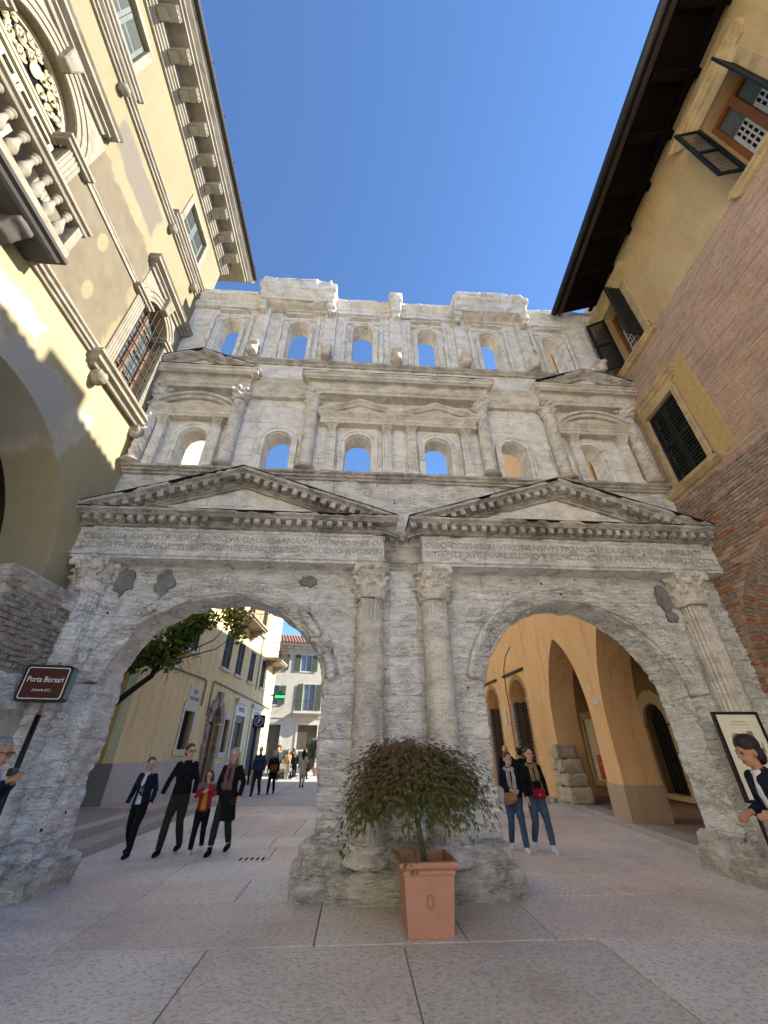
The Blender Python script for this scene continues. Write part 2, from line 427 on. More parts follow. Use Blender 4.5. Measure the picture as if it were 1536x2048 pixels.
def shaft(cx, cy, r, z0, z1, nfl, depth, seed, zs, amp=0.014, strata=0.014):
    # zs: (z, flute strength) control points
    nz = int((z1 - z0)/0.045); nt = nfl*6 if nfl*6 <= 132 else 132
    zz = [i[0] for i in zs]; ss = [i[1] for i in zs]
    prof = [(r*(1.0 - 0.10*max(0, (i/nz - 0.33))**1.5), z0 + (z1 - z0)*i/nz) for i in range(nz + 1)]
    me = MB().lathe(prof, nt, (cx, cy, 0), rf=lambda th, z, i: 1 - depth*np.interp(z, zz, ss)*abs(math.sin(th*nfl/2))**1.0).mesh()
    weather(me, amp, 4, strata=strata, chip=0.03, seed=seed); return smooth(me)
base_prof = [(0.34, 0), (0.36, 0.03), (0.36, 0.08), (0.31, 0.11), (0.295, 0.14), (0.31, 0.165), (0.33, 0.18), (0.33, 0.21), (0.29, 0.24), (0.27, 0.26)]
for i, cx in enumerate((GC - 5.80, GC - 0.61, GC + 0.61, GC + 5.80)):
    zs = [[(0, 0), (3.6, 0.2), (4.0, .5)], [(0.6, 1.3), (1.45, 1.0), (1.6, 0.1), (3.7, 0.0), (3.85, 0.9), (4.1, 1)], [(0.6, 1.0), (1.5, 0.9), (1.7, 0.1), (3.75, 0.0), (3.9, 0.9), (4.1, 1)], [(0, 0.1), (1.8, 0.3), (2.4, 0.9), (4.1, 1)]][i]
    col = gob('column', shaft(cx, -0.12, 0.26, 0.30, 4.12, 22, 0.19, 40 + i, zs, amp=0.022 if i in (0, 3) else 0.014), ST_COL if i else ST_LOW)
    c = inst('capital', cap_me, col, Matrix.Translation((cx, -0.12, 4.11)) @ Matrix.Rotation(0.0 if i % 2 else math.pi, 4, 'Z'))
    if i in (1, 2):
        b = MB().lathe(base_prof, 40, (cx, -0.14, 0.34)); me = b.mesh(); weather(me, 0.02, 6, chip=0.05, seed=50 + i, cf=4); ob('column_base', smooth(me), ST_LOW, col)
# ---- entablatures with inscription and pediments
entp = [(0.0, 0.0), (0.40, 0.0), (0.40, 0.045), (0.44, 0.055), (0.44, 0.085), (0.41, 0.10), (0.41, 0.56), (0.44, 0.58), (0.44, 0.62), (0.0, 0.62)]
corp = [(0, 0), (0.76, 0), (0.76, -0.05), (0.68, -0.08), (0.66, -0.10), (0.45, -0.10), (0.45, -0.21), (0.46, -0.22), (0.44, -0.28), (0, -0.28)]
rakp = [(0, 0), (0.76, 0), (0.76, -0.06), (0.68, -0.09), (0.66, -0.115), (0.46, -0.12), (0.46, -0.24), (0.47, -0.25), (0.44, -0.32), (0, -0.32)]
den_me = bevel(MB().box(-0.052, 0.052, -0.12, 0.05, -0.065, 0.055).mesh(), 0.004); den_me.materials.append(ST_CORN)
INK = stone('incised_letters', light=(0.46,0.44,0.41), dark=(0.35,0.335,0.31), grime_amt=0.3, bs=0.3, holes=False)
lines = [('COLONIA·AVGVSTA·VERONA·NOVA·GALLIENIANA·VALERIANO·II·ET·LV', 'DEDICATI·PR·NON·DECEMBRIS·IVBENTE·SANCTISSIMO·GALLIENO·AVG·N·IN'),
         ('CILIO·COSS·MVRI·VERONENSIVM·FABRICATI·EX·DIE·III·NON·APRILIVM', 'SISTENTE·AVR·MARCELLINO·V·P·DVC·DVC·CVRANTE·IVL·MARCELLINO')]
for side, (x0, x1, xa, tx0, tx1) in enumerate(((-5.56, 0.04, -2.50, -5.28, 0.40), (1.62, 7.55, 4.22, 1.26, 7.05))):
    ent = gob('entablature', smooth(weather(MB().mould(entp, [(x0, 0.1, 4.76), (x0, 0, 4.76), (x1, 0, 4.76), (x1, 0.1, 4.76)], 0.04).mesh(), 0.016, 3, chip=0.022, seed=60 + side), False), ST_LOW)
    for li, s_ in enumerate(lines[side]):
        t = text_mesh(s_, 0.17, 0.004, width=tx1 - tx0); v = getv(t); w_ = np.stack([v[:, 0] + (tx0 + tx1)/2, -0.423 - v[:, 2], v[:, 1] + (5.19 - 0.185*li)], 1)
        w_[:, 2] += 0.006*fbm(w_*2.0, 2, 5); setv(t, w_)
        ob('inscription', t, INK, ent)
    xc0, xc1 = (x0, x1 - 0.08) if side == 0 else (x0 + 0.08, x1)
    me = MB().mould(corp, [(xc0, 0.1, 5.66), (xc0, 0, 5.66), (xc1, 0, 5.66), (xc1, 0.1, 5.66)], 0.04).mesh()
    weather(me, 0.022, 3.5, strata=0.010, chip=0.05, seed=64 + side, cf=2.6); corn = gob('cornice', smooth(me, False), ST_CORN)
    teeth = MB(); x = x0 - 0.35
    while x < x1 + 0.4: teeth.box(x, x + 0.022, -0.50, -0.43, 5.395, 5.43); x += 0.036
    s_ = ob('bead_course', weather(teeth.mesh(), 0.01, 5, seed=3), ST_CORN, corn); s_['kind'] = 'stuff'
    n = int((x1 - x0)/0.20) + 2
    for q in range(n):
        x = x0 + 0.12 + q*0.20 - (0.5 if side else 0)
        if side == 0 and -2.95 < x < -2.45: continue           # broken length
        inst('dentil', den_me, corn, Matrix.Translation((x + rnd.uniform(-.01, .01), -0.53 + rnd.uniform(-.02, .015), 5.50)) @ Matrix.Rotation(rnd.uniform(-.08, .08), 4, 'Y') @ Matrix.Diagonal((rnd.uniform(.85, 1.05), 1, rnd.uniform(.8, 1.05), 1)))
    ped = gob('pediment', smooth(weather(MB().prism([[(x0 - 0.2, 5.6), (x1 + 0.2, 5.6), (xa, 6.52)]], XZ, -0.36, 0.05).mesh(), 0.01, 3, seed=70), False), ST_UP)
    zr = 5.70 if side == 0 else 5.66
    L0, L1, ap = (x0 - (0 if side == 0 else 0.70), zr), (x1 + (0.66 if side == 0 else 0), zr - 0.04), (xa, 6.74)
    for half, (p, q_) in enumerate(((L0, ap), (ap, L1))):
        me = MB().run(rakp, (p[0], 0, p[1]), (q_[0], 0, q_[1]), (0, -1, 0), 0.04).mesh()
        weather(me, 0.028, 3.0, strata=0.01, chip=0.07, seed=72 + half + 3*side, cf=2.4); rk = ob('raking_cornice', smooth(me, False), ST_CORN, ped)
        sl = math.atan2(q_[1] - p[1], q_[0] - p[0]); Ls = math.hypot(q_[0]-p[0], q_[1]-p[1]); nn = int(Ls/0.21)
        fl = MB().run([(0, 0), (0.772, 0), (0.772, 0.008), (0, 0.022)], (p[0], 0, p[1] + 0.012), (q_[0], 0, q_[1] + 0.012), (0, -1, 0), 0.06).mesh()
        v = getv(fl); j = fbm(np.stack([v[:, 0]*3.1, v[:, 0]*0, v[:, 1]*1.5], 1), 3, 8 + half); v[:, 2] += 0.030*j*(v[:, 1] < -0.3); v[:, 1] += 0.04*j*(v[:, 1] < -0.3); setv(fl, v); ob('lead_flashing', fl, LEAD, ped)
        for q in range(nn):
            t = (q + 0.5)/nn; x = p[0] + (q_[0]-p[0])*t; z = p[1] + (q_[1]-p[1])*t
            if rnd.random() < 0.06: continue
            inst('dentil', den_me, ped, Matrix.Translation((x, -0.55 + rnd.uniform(-.02, .03), z - 0.165)) @ Matrix.Rotation(-sl + rnd.uniform(-.05, .05), 4, 'Y') @ Matrix.Scale(rnd.uniform(.9, 1.15), 4))
        teeth = MB()
        for q in range(int(Ls/0.04)):
            t = (q + 0.5)/int(Ls/0.04); x = p[0] + (q_[0]-p[0])*t; z = p[1] + (q_[1]-p[1])*t
            teeth.box(x - 0.012, x + 0.012, -0.49, -0.43, z - 0.285, z - 0.25)
        s_ = ob('bead_course', weather(teeth.mesh(), 0.012, 5, seed=4), ST_CORN, ped); s_['kind'] = 'stuff'
    # thin dark sheet over the horizontal cornice
    fl = MB().run([(0.3, 0), (0.765, 0), (0.765, 0.006), (0.3, 0.016)], (x0 - (0.6 if side else 0), 0, 5.668), (x1 + (0 if side else 0.6), 0, 5.668), (0, -1, 0), 0.06).mesh()
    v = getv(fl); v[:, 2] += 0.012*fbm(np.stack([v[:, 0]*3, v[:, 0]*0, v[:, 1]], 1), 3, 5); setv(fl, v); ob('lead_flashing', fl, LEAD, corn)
# recessed entablature between the two halves
me = MB().run([(0, 0), (0.08, 0), (0.10, 0.03), (0.10, 0.08), (0.07, 0.10), (0.07, 0.14), (0.11, 0.15), (0.11, 0.20), (0.06, 0.21), (0.06, 0.50), (0.10, 0.52), (0.14, 0.60), (0.2, 0.66), (0.26, 0.72), (0.26, 0.78), (0, 0.78)], (0.40, 0, 4.78), (1.26, 0, 4.78), (0, -1, 0), 0.04).mesh()
weather(me, 0.015, 4, chip=0.03, seed=90); rec = gob('recessed_entablature', smooth(me, False), ST_CORN)
for q in range(3): inst('dentil', den_me, rec, Matrix.Translation((0.62 + 0.2*q, -0.20, 5.40)))
# ---- ledge under the first row of windows
ledge = [(0, 0), (0.06, 0), (0.07, 0.05), (0.12, 0.06), (0.13, 0.10), (0.20, 0.12), (0.20, 0.18), (0, 0.20)]
me = MB().run(ledge, (-5.6, 0, 6.97), (7.55, 0, 6.97), (0, -1, 0), 0.04).mesh(); weather(me, 0.03, 3.5, strata=0.01, chip=0.05, seed=92, cf=3); gob('ledge', smooth(me, False), ST_CORN)
# ---- upper wall with twelve window openings
WX = [-4.13, -2.11, -0.17, 1.80, 3.74, 5.74]
def warch(cx, zb, zs, hw, n=14):
    return [(cx - hw, zb), (cx + hw, zb)] + [(cx + hw*math.cos(R(180*i/n)), zs + hw*math.sin(R(180*i/n))) for i in range(n + 1)]
top = [(-5.7, 14.0)]
rt = random.Random(4); x = -5.5
outer = [(-5.7, 7.0), (7.6, 7.0), (7.6, 13.95)]
xs = np.arange(7.4, -5.6, -0.25)
outer += [(float(x), 13.95 + rt.uniform(-0.05, 0.06)) for x in xs] + [(-5.7, 14.0)]
holes = [warch(cx, 7.12, 8.08, 0.31) for cx in WX] + [warch(cx, 11.02, 12.62, 0.295) for cx in WX]
mb = MB().prism([outer] + holes, XZ, 0.0, 0.46)
me = voxel(mb, 0.04); weather(me, 0.018, 1.8, strata=0.010, chip=0.020, seed=100); gob('upper_masonry', me, ST_UP)
# second-storey columns with spiral fluting
cap2 = capital_mesh(0.165, 0.36, 0.014); cap2.materials.append(ST_COL)
def spiral(cx, hand, nfl, pitch, depth, seed, mat):
    nz = 120; nt = 48; r = 0.165
    me = MB().lathe([(r, 7.28 + 1.98*i/nz) for i in range(nz + 1)], nt, (cx, -0.13, 0), rf=lambda th, z, i: 1 - depth*abs(math.sin(nfl/2*th + hand*z*pitch))).mesh()
    weather(me, 0.012, 5, chip=0.02, seed=seed); o = gob('column', smooth(me), mat)
    inst('capital', cap2, o, Matrix.Translation((cx, -0.13, 9.25)))
    b = MB().lathe([(0.23, 0), (0.24, 0.03), (0.21, 0.06), (0.19, 0.08), (0.20, 0.10), (0.17, 0.13)], 24, (cx, -0.13, 7.16)); ob('column_base', smooth(weather(b.mesh(), 0.01, 6, seed=seed)), ST_CORN, o)
for cx, hand, nfl, pitch, dp, sdd in ((-5.20, 1, 8, 16, .14, 1), (-3.22, 1, 6, 30, .13, 2), (-1.37, 1, 6, 20, .04, 3), (3.02, -1, 10, 14, .17, 4), (4.86, -1, 4, 40, .12, 5), (7.02, -1, 8, 26, .15, 6)):
    spiral(cx, hand, nfl, pitch, dp, 110 + sdd, ST_COL)
# second-storey entablatures
e2 = [(0, 0), (0.28, 0), (0.28, 0.10), (0.31, 0.12), (0.31, 0.16), (0.28, 0.17), (0.28, 0.36), (0.32, 0.40), (0.36, 0.44), (0.44, 0.48), (0.44, 0.56), (0.48, 0.58), (0.48, 0.62), (0, 0.64)]
e2r = [(o*0.42, z) for o, z in e2]
rk2 = [(0, 0), (0.48, 0), (0.48, -0.06), (0.42, -0.10), (0.34, -0.13), (0.30, -0.2), (0, -0.2)]
for i, (x0, x1, ap) in enumerate(((-5.55, -3.28, -4.40), (-1.24, 2.94, None), (4.98, 7.5, 6.12))):
    me = MB().mould(e2, [(x0, 0.1, 9.58), (x0, 0, 9.58), (x1, 0, 9.58), (x1, 0.1, 9.58)], 0.04).mesh(); weather(me, 0.02, 3.5, chip=0.035, seed=120 + i, cf=3); en = gob('upper_entablature', smooth(me, False), ST_TRIM)
    fl = MB().run([(0, 0), (0.485, 0), (0.485, 0.008), (0, 0.03)], (x0 - 0.45, 0, 10.21), (x1 + 0.45, 0, 10.21), (0, -1, 0), 0.06).mesh(); v = getv(fl); v[:, 2] += 0.03*fbm(np.stack([v[:, 0]*2.2, v[:, 0]*0, v[:, 1]], 1), 3, i); setv(fl, v); v = getv(fl)
    ob('lead_flashing', fl, LEAD, en)
    teeth = MB(); x = x0 - 0.3
    while x < x1 + 0.3: teeth.box(x, x + 0.03, -0.42, -0.30, 9.965, 10.02); x += 0.05
    s_ = ob('dentil_course', weather(teeth.mesh(), 0.008, 5, seed=3), ST_TRIM, en); s_['kind'] = 'stuff'
    if ap:
        pd = ob('small_pediment', weather(MB().prism([[(x0 + 0.1, 10.2), (x1 - 0.1, 10.2), (ap, 10.72)]], XZ, -0.24, 0.05).mesh(), 0.006, 3), ST_UP, gate); pd.matrix_parent_inverse = Matrix.Translation((-0.82, 0, 0))
        for p, q_ in (((x0 - 0.4, 10.27), (ap, 10.86)), ((ap, 10.86), (x1 + 0.42, 10.25))):
            me = MB().run(rk2, (p[0], 0, p[1]), (q_[0], 0, q_[1]), (0, -1, 0), 0.04).mesh(); weather(me, 0.025, 3, chip=0.05, seed=130 + i, cf=2.4); ob('raking_cornice', smooth(me, False), ST_CORN, pd)
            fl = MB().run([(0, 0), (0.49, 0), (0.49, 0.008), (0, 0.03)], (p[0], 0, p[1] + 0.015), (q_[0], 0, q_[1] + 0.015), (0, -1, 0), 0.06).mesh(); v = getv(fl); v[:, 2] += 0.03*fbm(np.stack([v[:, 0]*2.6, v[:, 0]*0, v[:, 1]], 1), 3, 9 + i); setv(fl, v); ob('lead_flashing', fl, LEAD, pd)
for x0, x1 in ((-3.02, -1.5), (3.2, 4.7)):
    me = MB().run(e2r, (x0 - 0.02, 0, 9.52), (x1 + 0.02, 0, 9.52), (0, -1, 0), 0.04).mesh(); weather(me, 0.018, 3.5, chip=0.03, seed=141, cf=3); en = gob('recessed_entablature', smooth(me, False), ST_TRIM)
# archivolts and aedicules round the second-storey windows
def ring(cx, zs, r0, r1, y, zb, out, seed, name, mat, side=True):
    prof_pts = []; mb = MB(); n = 26
    for (ra, rb, oo) in ((r0, r0 + (r1-r0)*0.6, out*0.7), (r0 + (r1-r0)*0.6, r1, out)):
        L = [(cx + rb, zb), (cx + rb, zs)] + arc(cx, zs, rb, 0, 180, n)[1:] + [(cx - rb, zb), (cx - ra, zb), (cx - ra, zs)] + arc(cx, zs, ra, 180, 0, n)[1:] + [(cx + ra, zb)]
        mb.prism([L], XZ, y - oo, y + 0.03)
    me = mb.mesh(); weather(me, 0.010, 5, seed=seed); return gob(name, smooth(me, False), mat)
for i, cx in enumerate(WX): ring(cx, 8.08, 0.33, 0.47, 0, 7.15, 0.075, 150 + i, 'window_archivolt', ST_UP)
pil_me = MB(); fl_ = []
for q in range(5): fl_ += [(-0.11 + 0.044*q, 0), (-0.11 + 0.044*q + 0.010, -0.02), (-0.11 + 0.044*q + 0.034, -0.02), (-0.11 + 0.044*q + 0.044, 0)]
pil_me.prism([[(-0.11, 0.16)] + [(a, b - 0.0) for a, b in fl_] + [(0.11, 0.16)]], lambda u, v_, d: (u, v_ - 0.0, d), 0.0, 1.22)
pil_me.box(-0.13, 0.13, -0.04, 0.16, 0.0, 0.07)
pil_me = pil_me.mesh('pilaster'); pil_me.materials.append(ST_UP)
mb = MB().box(-0.11, 0.11, -0.03, 0.16, 0, 0.24); mb.box(-0.15, 0.15, -0.07, 0.16, 0.20, 0.25)
for q in (-1, 0, 1):
    mb.tube([(q*0.075, -0.03, 0.02), (q*0.08, -0.05, 0.09), (q*0.085, -0.085, 0.13), (q*0.085, -0.08, 0.10)], 0.022, 6)
    mb.tube([(q*0.09, -0.03, 0.10), (q*0.11, -0.06, 0.17), (q*0.13, -0.09, 0.20)], 0.022, 6)
pcap = voxel(mb, 0.014, 1); weather(pcap, 0.006, 9, seed=4); pcap.materials.append(ST_TRIM)
ep = [(0, 0), (0.20, 0), (0.20, 0.08), (0.22, 0.10), (0.19, 0.12), (0.19, 0.20), (0.24, 0.25), (0.28, 0.29), (0.28, 0.33), (0, 0.34)]
for i, kind in ((0, 'seg'), (2, 'tri'), (3, 'tri'), (5, 'seg')):
    cx = WX[i] + (-0.12 if i == 0 else 0.03 if i != 5 else 0.25); hw = 0.80
    me = MB().mould(ep, [(cx - hw, 0.1, 8.64), (cx - hw, 0, 8.64), (cx + hw, 0, 8.64), (cx + hw, 0.1, 8.64)], 0.04).mesh(); weather(me, 0.012, 4, chip=0.02, seed=160 + i, cf=4)
    ae = gob('window_aedicule', smooth(me, False), ST_TRIM)
    for s_ in (-1, 1):
        sp = 0.68 - (0.0 if i not in (0, 5) else 0.03)
        inst('pilaster', pil_me, ae, Matrix.Translation((cx + s_*sp, -0.14, 7.15)))
        inst('capital', pcap, ae, Matrix.Translation((cx + s_*sp, -0.14, 8.37)))
    rp = [(0, 0), (0.29, 0), (0.29, -0.05), (0.24, -0.09), (0.20, -0.13), (0, -0.13)]
    if kind == 'tri':
        mb = MB().prism([[(cx - hw, 8.97), (cx + hw, 8.97), (cx, 9.32)]], XZ, -0.14, 0.05)
        mb.run(rp, (cx - hw - 0.26, 0, 9.05), (cx, 0, 9.42), (0, -1, 0), 0.05); mb.run(rp, (cx, 0, 9.42), (cx + hw + 0.26, 0, 9.05), (0, -1, 0), 0.05)
    else:
        Rr = 1.45; cz = 9.42 - Rr; a = math.degrees(math.asin((hw + 0.22)/Rr)); n = 28
        mb = MB().prism([[(cx - hw, 8.97)] + [(cx + Rr*0.92*math.sin(R(t)), cz + Rr*0.95*math.cos(R(t))) for t in np.linspace(-a*0.9, a*0.9, 14)] + [(cx + hw, 8.97)]], XZ, -0.14, 0.05)
        for ra, rb, oo in ((Rr - 0.14, Rr - 0.07, 0.22), (Rr - 0.07, Rr, 0.29)):
            L = [(cx + rb*math.sin(R(t)), cz + rb*math.cos(R(t))) for t in np.linspace(-a, a, n)] + [(cx + ra*math.sin(R(t)), cz + ra*math.cos(R(t))) for t in np.linspace(a, -a, n)]
            mb.prism([L], XZ, -oo, 0.04)
        tt = MB()
        for t in np.linspace(-a*0.95, a*0.95, 40): tt.obox((cx + (Rr-0.15)*math.sin(R(t)), -0.19, cz + (Rr-0.15)*math.cos(R(t))), (0.03, 0.07, 0.05), (0, R(t), 0))
        s_ = ob('dentil_course', tt, ST_TRIM, ae); s_['kind'] = 'stuff'
    me = mb.mesh(); weather(me, 0.012, 4, chip=0.02, seed=170 + i, cf=4); ob('small_pediment', smooth(me, False), ST_TRIM, ae)
# ---- third storey: ledge, consoles, pilaster strips, window frames
me = MB().run([(0, 0), (0.05, 0), (0.06, 0.06), (0.13, 0.09), (0.13, 0.16), (0, 0.18)], (-5.6, 0, 10.92), (7.55, 0, 10.92), (0, -1, 0), 0.05).mesh(); weather(me, 0.02, 3.5, chip=0.035, seed=180, cf=3); gob('ledge', smooth(me, False), ST_CORN)
for i, cx in enumerate((-3.22, -1.18, 0.82, 2.84, 4.86, 6.85)):
    mb = MB().box(cx - 0.13, cx + 0.13, -0.34, 0.05, 11.08, 11.46); mb.box(cx - 0.15, cx + 0.15, -0.38, 0.05, 11.40, 11.50); mb.ball((cx, -0.30, 11.2), (0.12, 0.11, 0.13), 10, 7)
    me = voxel(mb, 0.025, 2); weather(me, 0.03, 5, chip=0.04, seed=190 + i, cf=5); gob('console_block', me, ST_TRIM)
    me = weather(MB().run([(0, 0), (0.10, 0), (0.10, 2.0), (0.13, 2.06), (0.13, 2.2), (0, 2.2)], (cx - 0.17, 0, 11.3), (cx + 0.17, 0, 11.3), (0, -1, 0), 0.06).mesh(), 0.014, 4, seed=200 + i); gob('pilaster_strip', me, ST_UP)
for i, cx in enumerate(WX):
    ring(cx, 12.62, 0.31, 0.43, 0, 11.10, 0.085, 210 + i, 'window_frame', ST_UP)
    mb = MB().box(cx - 0.62, cx - 0.50, -0.08, 0.03, 11.10, 13.10); mb.box(cx + 0.50, cx + 0.62, -0.08, 0.03, 11.10, 13.10); mb.box(cx - 0.62, cx + 0.62, -0.085, 0.03, 13.00, 13.10); mb.box(cx - 0.48, cx + 0.5, -0.14, 0.03, 13.22, 13.29)
    me = voxel(mb, 0.03); weather(me, 0.025, 4, chip=0.05, seed=220 + i, cf=3); gob('window_surround', me, ST_UP)
# ---- crowning entablature with its projecting blocks
tp = [(0, 0), (0.10, 0), (0.10, 0.14), (0.13, 0.16), (0.13, 0.30), (0.18, 0.34), (0.26, 0.42), (0.26, 0.52), (0.0, 0.62)]
me = MB().run(tp, (-5.6, 0, 13.42), (7.5, 0, 13.42), (0, -1, 0), 0.05).mesh(); weather(me, 0.03, 3, chip=0.05, seed=230, cf=2.5); gob('top_entablature', smooth(me, False), ST_UP)
def topblock(name, bx, seed, vox=0.035):
    mb = MB()
    for b in bx: mb.box(*b)
    me = voxel(mb, vox, 1); weather(me, 0.035, 2.4, strata=0.015, chip=0.07, seed=seed, cf=2); v = getv(me); up = v[:, 2] > 14.05; v[up, 2] += 0.10*fbm(np.stack([v[up, 0]*1.3, v[up, 1], v[up, 2]*0], 1), 3, seed); setv(me, v); return gob(name, me, ST_UP)
for i, (x0, x1, dz) in enumerate(((-3.42, -1.02, 0.08), (2.62, 5.08, -0.02))):
    topblock('projecting_cornice', [(x0 + 0.08, x1 - 0.08, -0.46, 0.2, 13.46, 13.62), (x0 + 0.05, x1 - 0.05, -0.50, 0.2, 13.60, 13.92), (x0, x1, -0.58, 0.2, 13.9, 14.12 + dz), (x0 + 0.1, x1 - 0.2, -0.62, 0.2, 14.1 + dz, 14.24 + dz)], 240 + i)
    for xx in (x0 + 0.16, x1 - 0.16): topblock('corner_bracket', [(xx - 0.13, xx + 0.13, -0.40, 0.1, 13.30, 13.5), (xx - 0.10, xx + 0.10, -0.30, 0.1, 13.14, 13.34)], 250 + i)
topblock('middle_bracket', [(0.66, 1.0, -0.36, 0.1, 13.36, 13.9), (0.62, 1.04, -0.40, 0.3, 13.85, 14.30), (0.70, 0.96, -0.26, 0.1, 13.2, 13.4)], 260)
topblock('broken_coping', [(-5.6, -3.5, -0.28, 0.42, 13.9, 14.06)], 262); topblock('broken_coping', [(-1.0, 2.6, -0.22, 0.42, 13.88, 14.02)], 263); topblock('broken_coping', [(5.1, 7.5, -0.26, 0.42, 13.88, 14.06)], 264)
# ---- mortar patches in the spandrels
MORTAR = plain('grey_mortar', (0.20,0.195,0.185), 0.95, 0.1, var=0.3, sc=8, bump=0.5, world=True)
for i, (px, pz, rx, rz) in enumerate(((-4.52, 4.42, 0.22, 0.30), (-3.72, 4.42, 0.20, 0.26), (-1.02, 4.52, 0.20, 0.13), (6.18, 4.35, 0.20, 0.30), (6.22, 3.95, 0.14, 0.12))):
    rr = random.Random(i + 5); n = 16
    L = [(px + rx*math.cos(2*math.pi*q/n)*rr.uniform(.6, 1.15), pz + rz*math.sin(2*math.pi*q/n)*rr.uniform(.6, 1.15)) for q in range(n)]
    me = MB().prism([L], XZ, -0.055, 0.05).mesh(); gob('mortar_patch', me, MORTAR)
# ================================================================ PALAZZO ON THE LEFT
XL = -5.4
def plaster_left(name='palazzo_plaster', K=1.0):
    m = M_(name, 0.92, 0.15)
    Y = m.axis(1); Z = m.axis(2); nz = m.noise((0.9,0.9,0.9), 4, 0.6); nz2 = m.noise((2.6,2.6,2.6), 3, 0.6, off=(3,2,1)); fi = m.noise(24, 3, 0.6)
    big = m.noise((0.5,0.5,0.35), 3, 0.6, off=(9,1,4))
    col = m.mix(m.ramp(big, [(0.35, 0.0), (0.65, 1.0)]), (0.245,0.207,0.124), (0.265,0.23,0.147))
    col = m.mix(m.math('MULTIPLY', m.ramp(nz2, [(0.35, 1.0), (0.6, 0.0)]), 0.25), col, (0.21,0.175,0.105))
    def boxm(y0, y1, z0, z1, amp=0.9, w=0.05, n=None):
        a = m.math('MINIMUM', m.math('SUBTRACT', Y, y0), m.math('SUBTRACT', y1, Y))
        b = m.math('MINIMUM', m.math('SUBTRACT', Z, z0), m.math('SUBTRACT', z1, Z))
        d = m.math('MINIMUM', a, b); d = m.math('ADD', d, m.math('MULTIPLY', m.math('SUBTRACT', n or nz, 0.5), amp))
        return m.ramp(m.math('ADD', m.math('MULTIPLY', d, 1/w/2), 0.5), [(0.0, 0.0), (1.0, 1.0)])
    g = m.mix(m.ramp(nz2, [(0.3, 0.0), (0.7, 1.0)]), (0.15,0.125,0.087), (0.185,0.157,0.112))
    p1 = boxm(-9.0, -2.0, 8.5, 11.95, 1.3); holes = m.ramp(m.voro((1.3,1.3,0.7)), [(0.16, 1.0), (0.19, 0.0)])
    p1 = m.math('MULTIPLY', p1, m.math('SUBTRACT', 1.0, holes))
    col = m.mix(p1, col, g)
    col = m.mix(boxm(-4.3, -2.4, 12.45, 13.35, 0.7), col, (0.165,0.145,0.118))
    pale = m.mix(m.ramp(nz2, [(0.35, 0.0), (0.65, 1.0)]), (0.24,0.22,0.175), (0.32,0.295,0.245))
    col = m.mix(boxm(-7.5, -1.5, 5.6, 7.15, 1.6), col, pale)
    col = m.mix(boxm(-4.6, -3.0, 7.35, 7.7, 0.9), col, (0.36,0.335,0.285))
    col = m.mix(boxm(-3.4, -1.9, 5.8, 7.2, 0.8), col, (0.235,0.225,0.195))
    st = m.math('MULTIPLY', m.ramp(m.noise((5,5,0.35), 4, 0.6), [(0.5, 0.0), (0.75, 1.0)]), 0.3)
    col = m.mix(st, col, (0.20,0.16,0.095))
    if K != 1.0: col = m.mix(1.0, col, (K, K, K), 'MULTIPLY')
    return m.done(col, m.bump(m.math('ADD', nz2, m.math('MULTIPLY', fi, 0.3)), 0.35, 0.02))
PL_L = plaster_left(); PL_L2 = plaster_left('shade_lifted_plaster', 1.45)  # second copy brightened for the lower wall, lifting its shade by colour
pal = tag(empty('palazzo', (XL, -3, 0)), 'yellow plastered palazzo with balcony and bracketed cornice left of the gate', 'building')
def lob(name, me, mat, parent=None, sm=None):
    o = ob(name, me, mat, parent or pal, sm)
    if parent is None: o.matrix_parent_inverse = Matrix.Translation((-XL, 3, 0))
    return o
YZ = lambda u, v, d: (d, u, v)
# lower wall with the big archway, upper wall with windows
acx, acz, ar_ = -3.2, 4.2, 2.45
low = [(-9.5, 0), (acx - ar_, 0), (acx - ar_, acz)] + [(acx + ar_*math.cos(R(a)), acz + ar_*math.sin(R(a))) for a in range(175, 0, -5)] + [(acx + ar_, acz), (acx + ar_, 0), (0.45, 0), (0.45, 8.35), (-9.5, 8.35)]
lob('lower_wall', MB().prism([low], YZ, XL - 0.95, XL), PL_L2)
wR, wB = -1.07, -5.32
def yarch(cy, zb, zs, hw, n=16): return [(cy - hw, zb), (cy + hw, zb)] + [(cy + hw*math.cos(R(180*i/n)), zs + hw*math.sin(R(180*i/n))) for i in range(n + 1)]
TW = [(-1.88, -0.72), (-6.0, -4.85), (-10.1, -8.95)]
hol = [yarch(wR, 8.38, 10.80, 0.56), yarch(wB, 8.40, 10.78, 0.84)] + [[(a, 14.42), (b, 14.42), (b, 15.72), (a, 15.72)] for a, b in TW[:2]]
lob('upper_wall', MB().prism([[(-9.5, 8.35), (0.45, 8.35), (0.45, 16.5), (-9.5, 16.5)]] + hol, YZ, XL - 0.40, XL), PL_L)
mb = MB().box(-10.5, XL - 0.95, 0.05, 0.45, 0, 16.5); mb.box(-10.5, -10.2, -9.5, 0.05, 0, 16.5); mb.box(-10.2, XL - 0.95, -9.5, 0.05, 7.2, 7.5); mb.box(-10.2, XL - 0.4, -9.5, 0.05, 16.2, 16.5); mb.box(-10.2, XL - 0.96, -9.5, -9.2, 0, 16.2)
mb.box(-10.2, XL - 0.41, -9.5, 0.05, 12.9, 13.1)
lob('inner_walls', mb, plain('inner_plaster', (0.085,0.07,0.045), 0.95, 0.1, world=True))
roof = lob('roof', MB().add([(-10.5, -9.5, 17.35), (-4.55, -9.5, 17.42), (-4.55, 0.95, 17.42), (-10.5, 0.95, 17.35), (-10.5, -9.5, 19.4), (-10.5, 0.95, 19.4)], [(0,1,2,3), (1,4,5,2), (0,3,5,4), (0,4,1), (3,2,5)]), plain('roof_tiles', (0.30,0.14,0.08), 0.9, world=True))
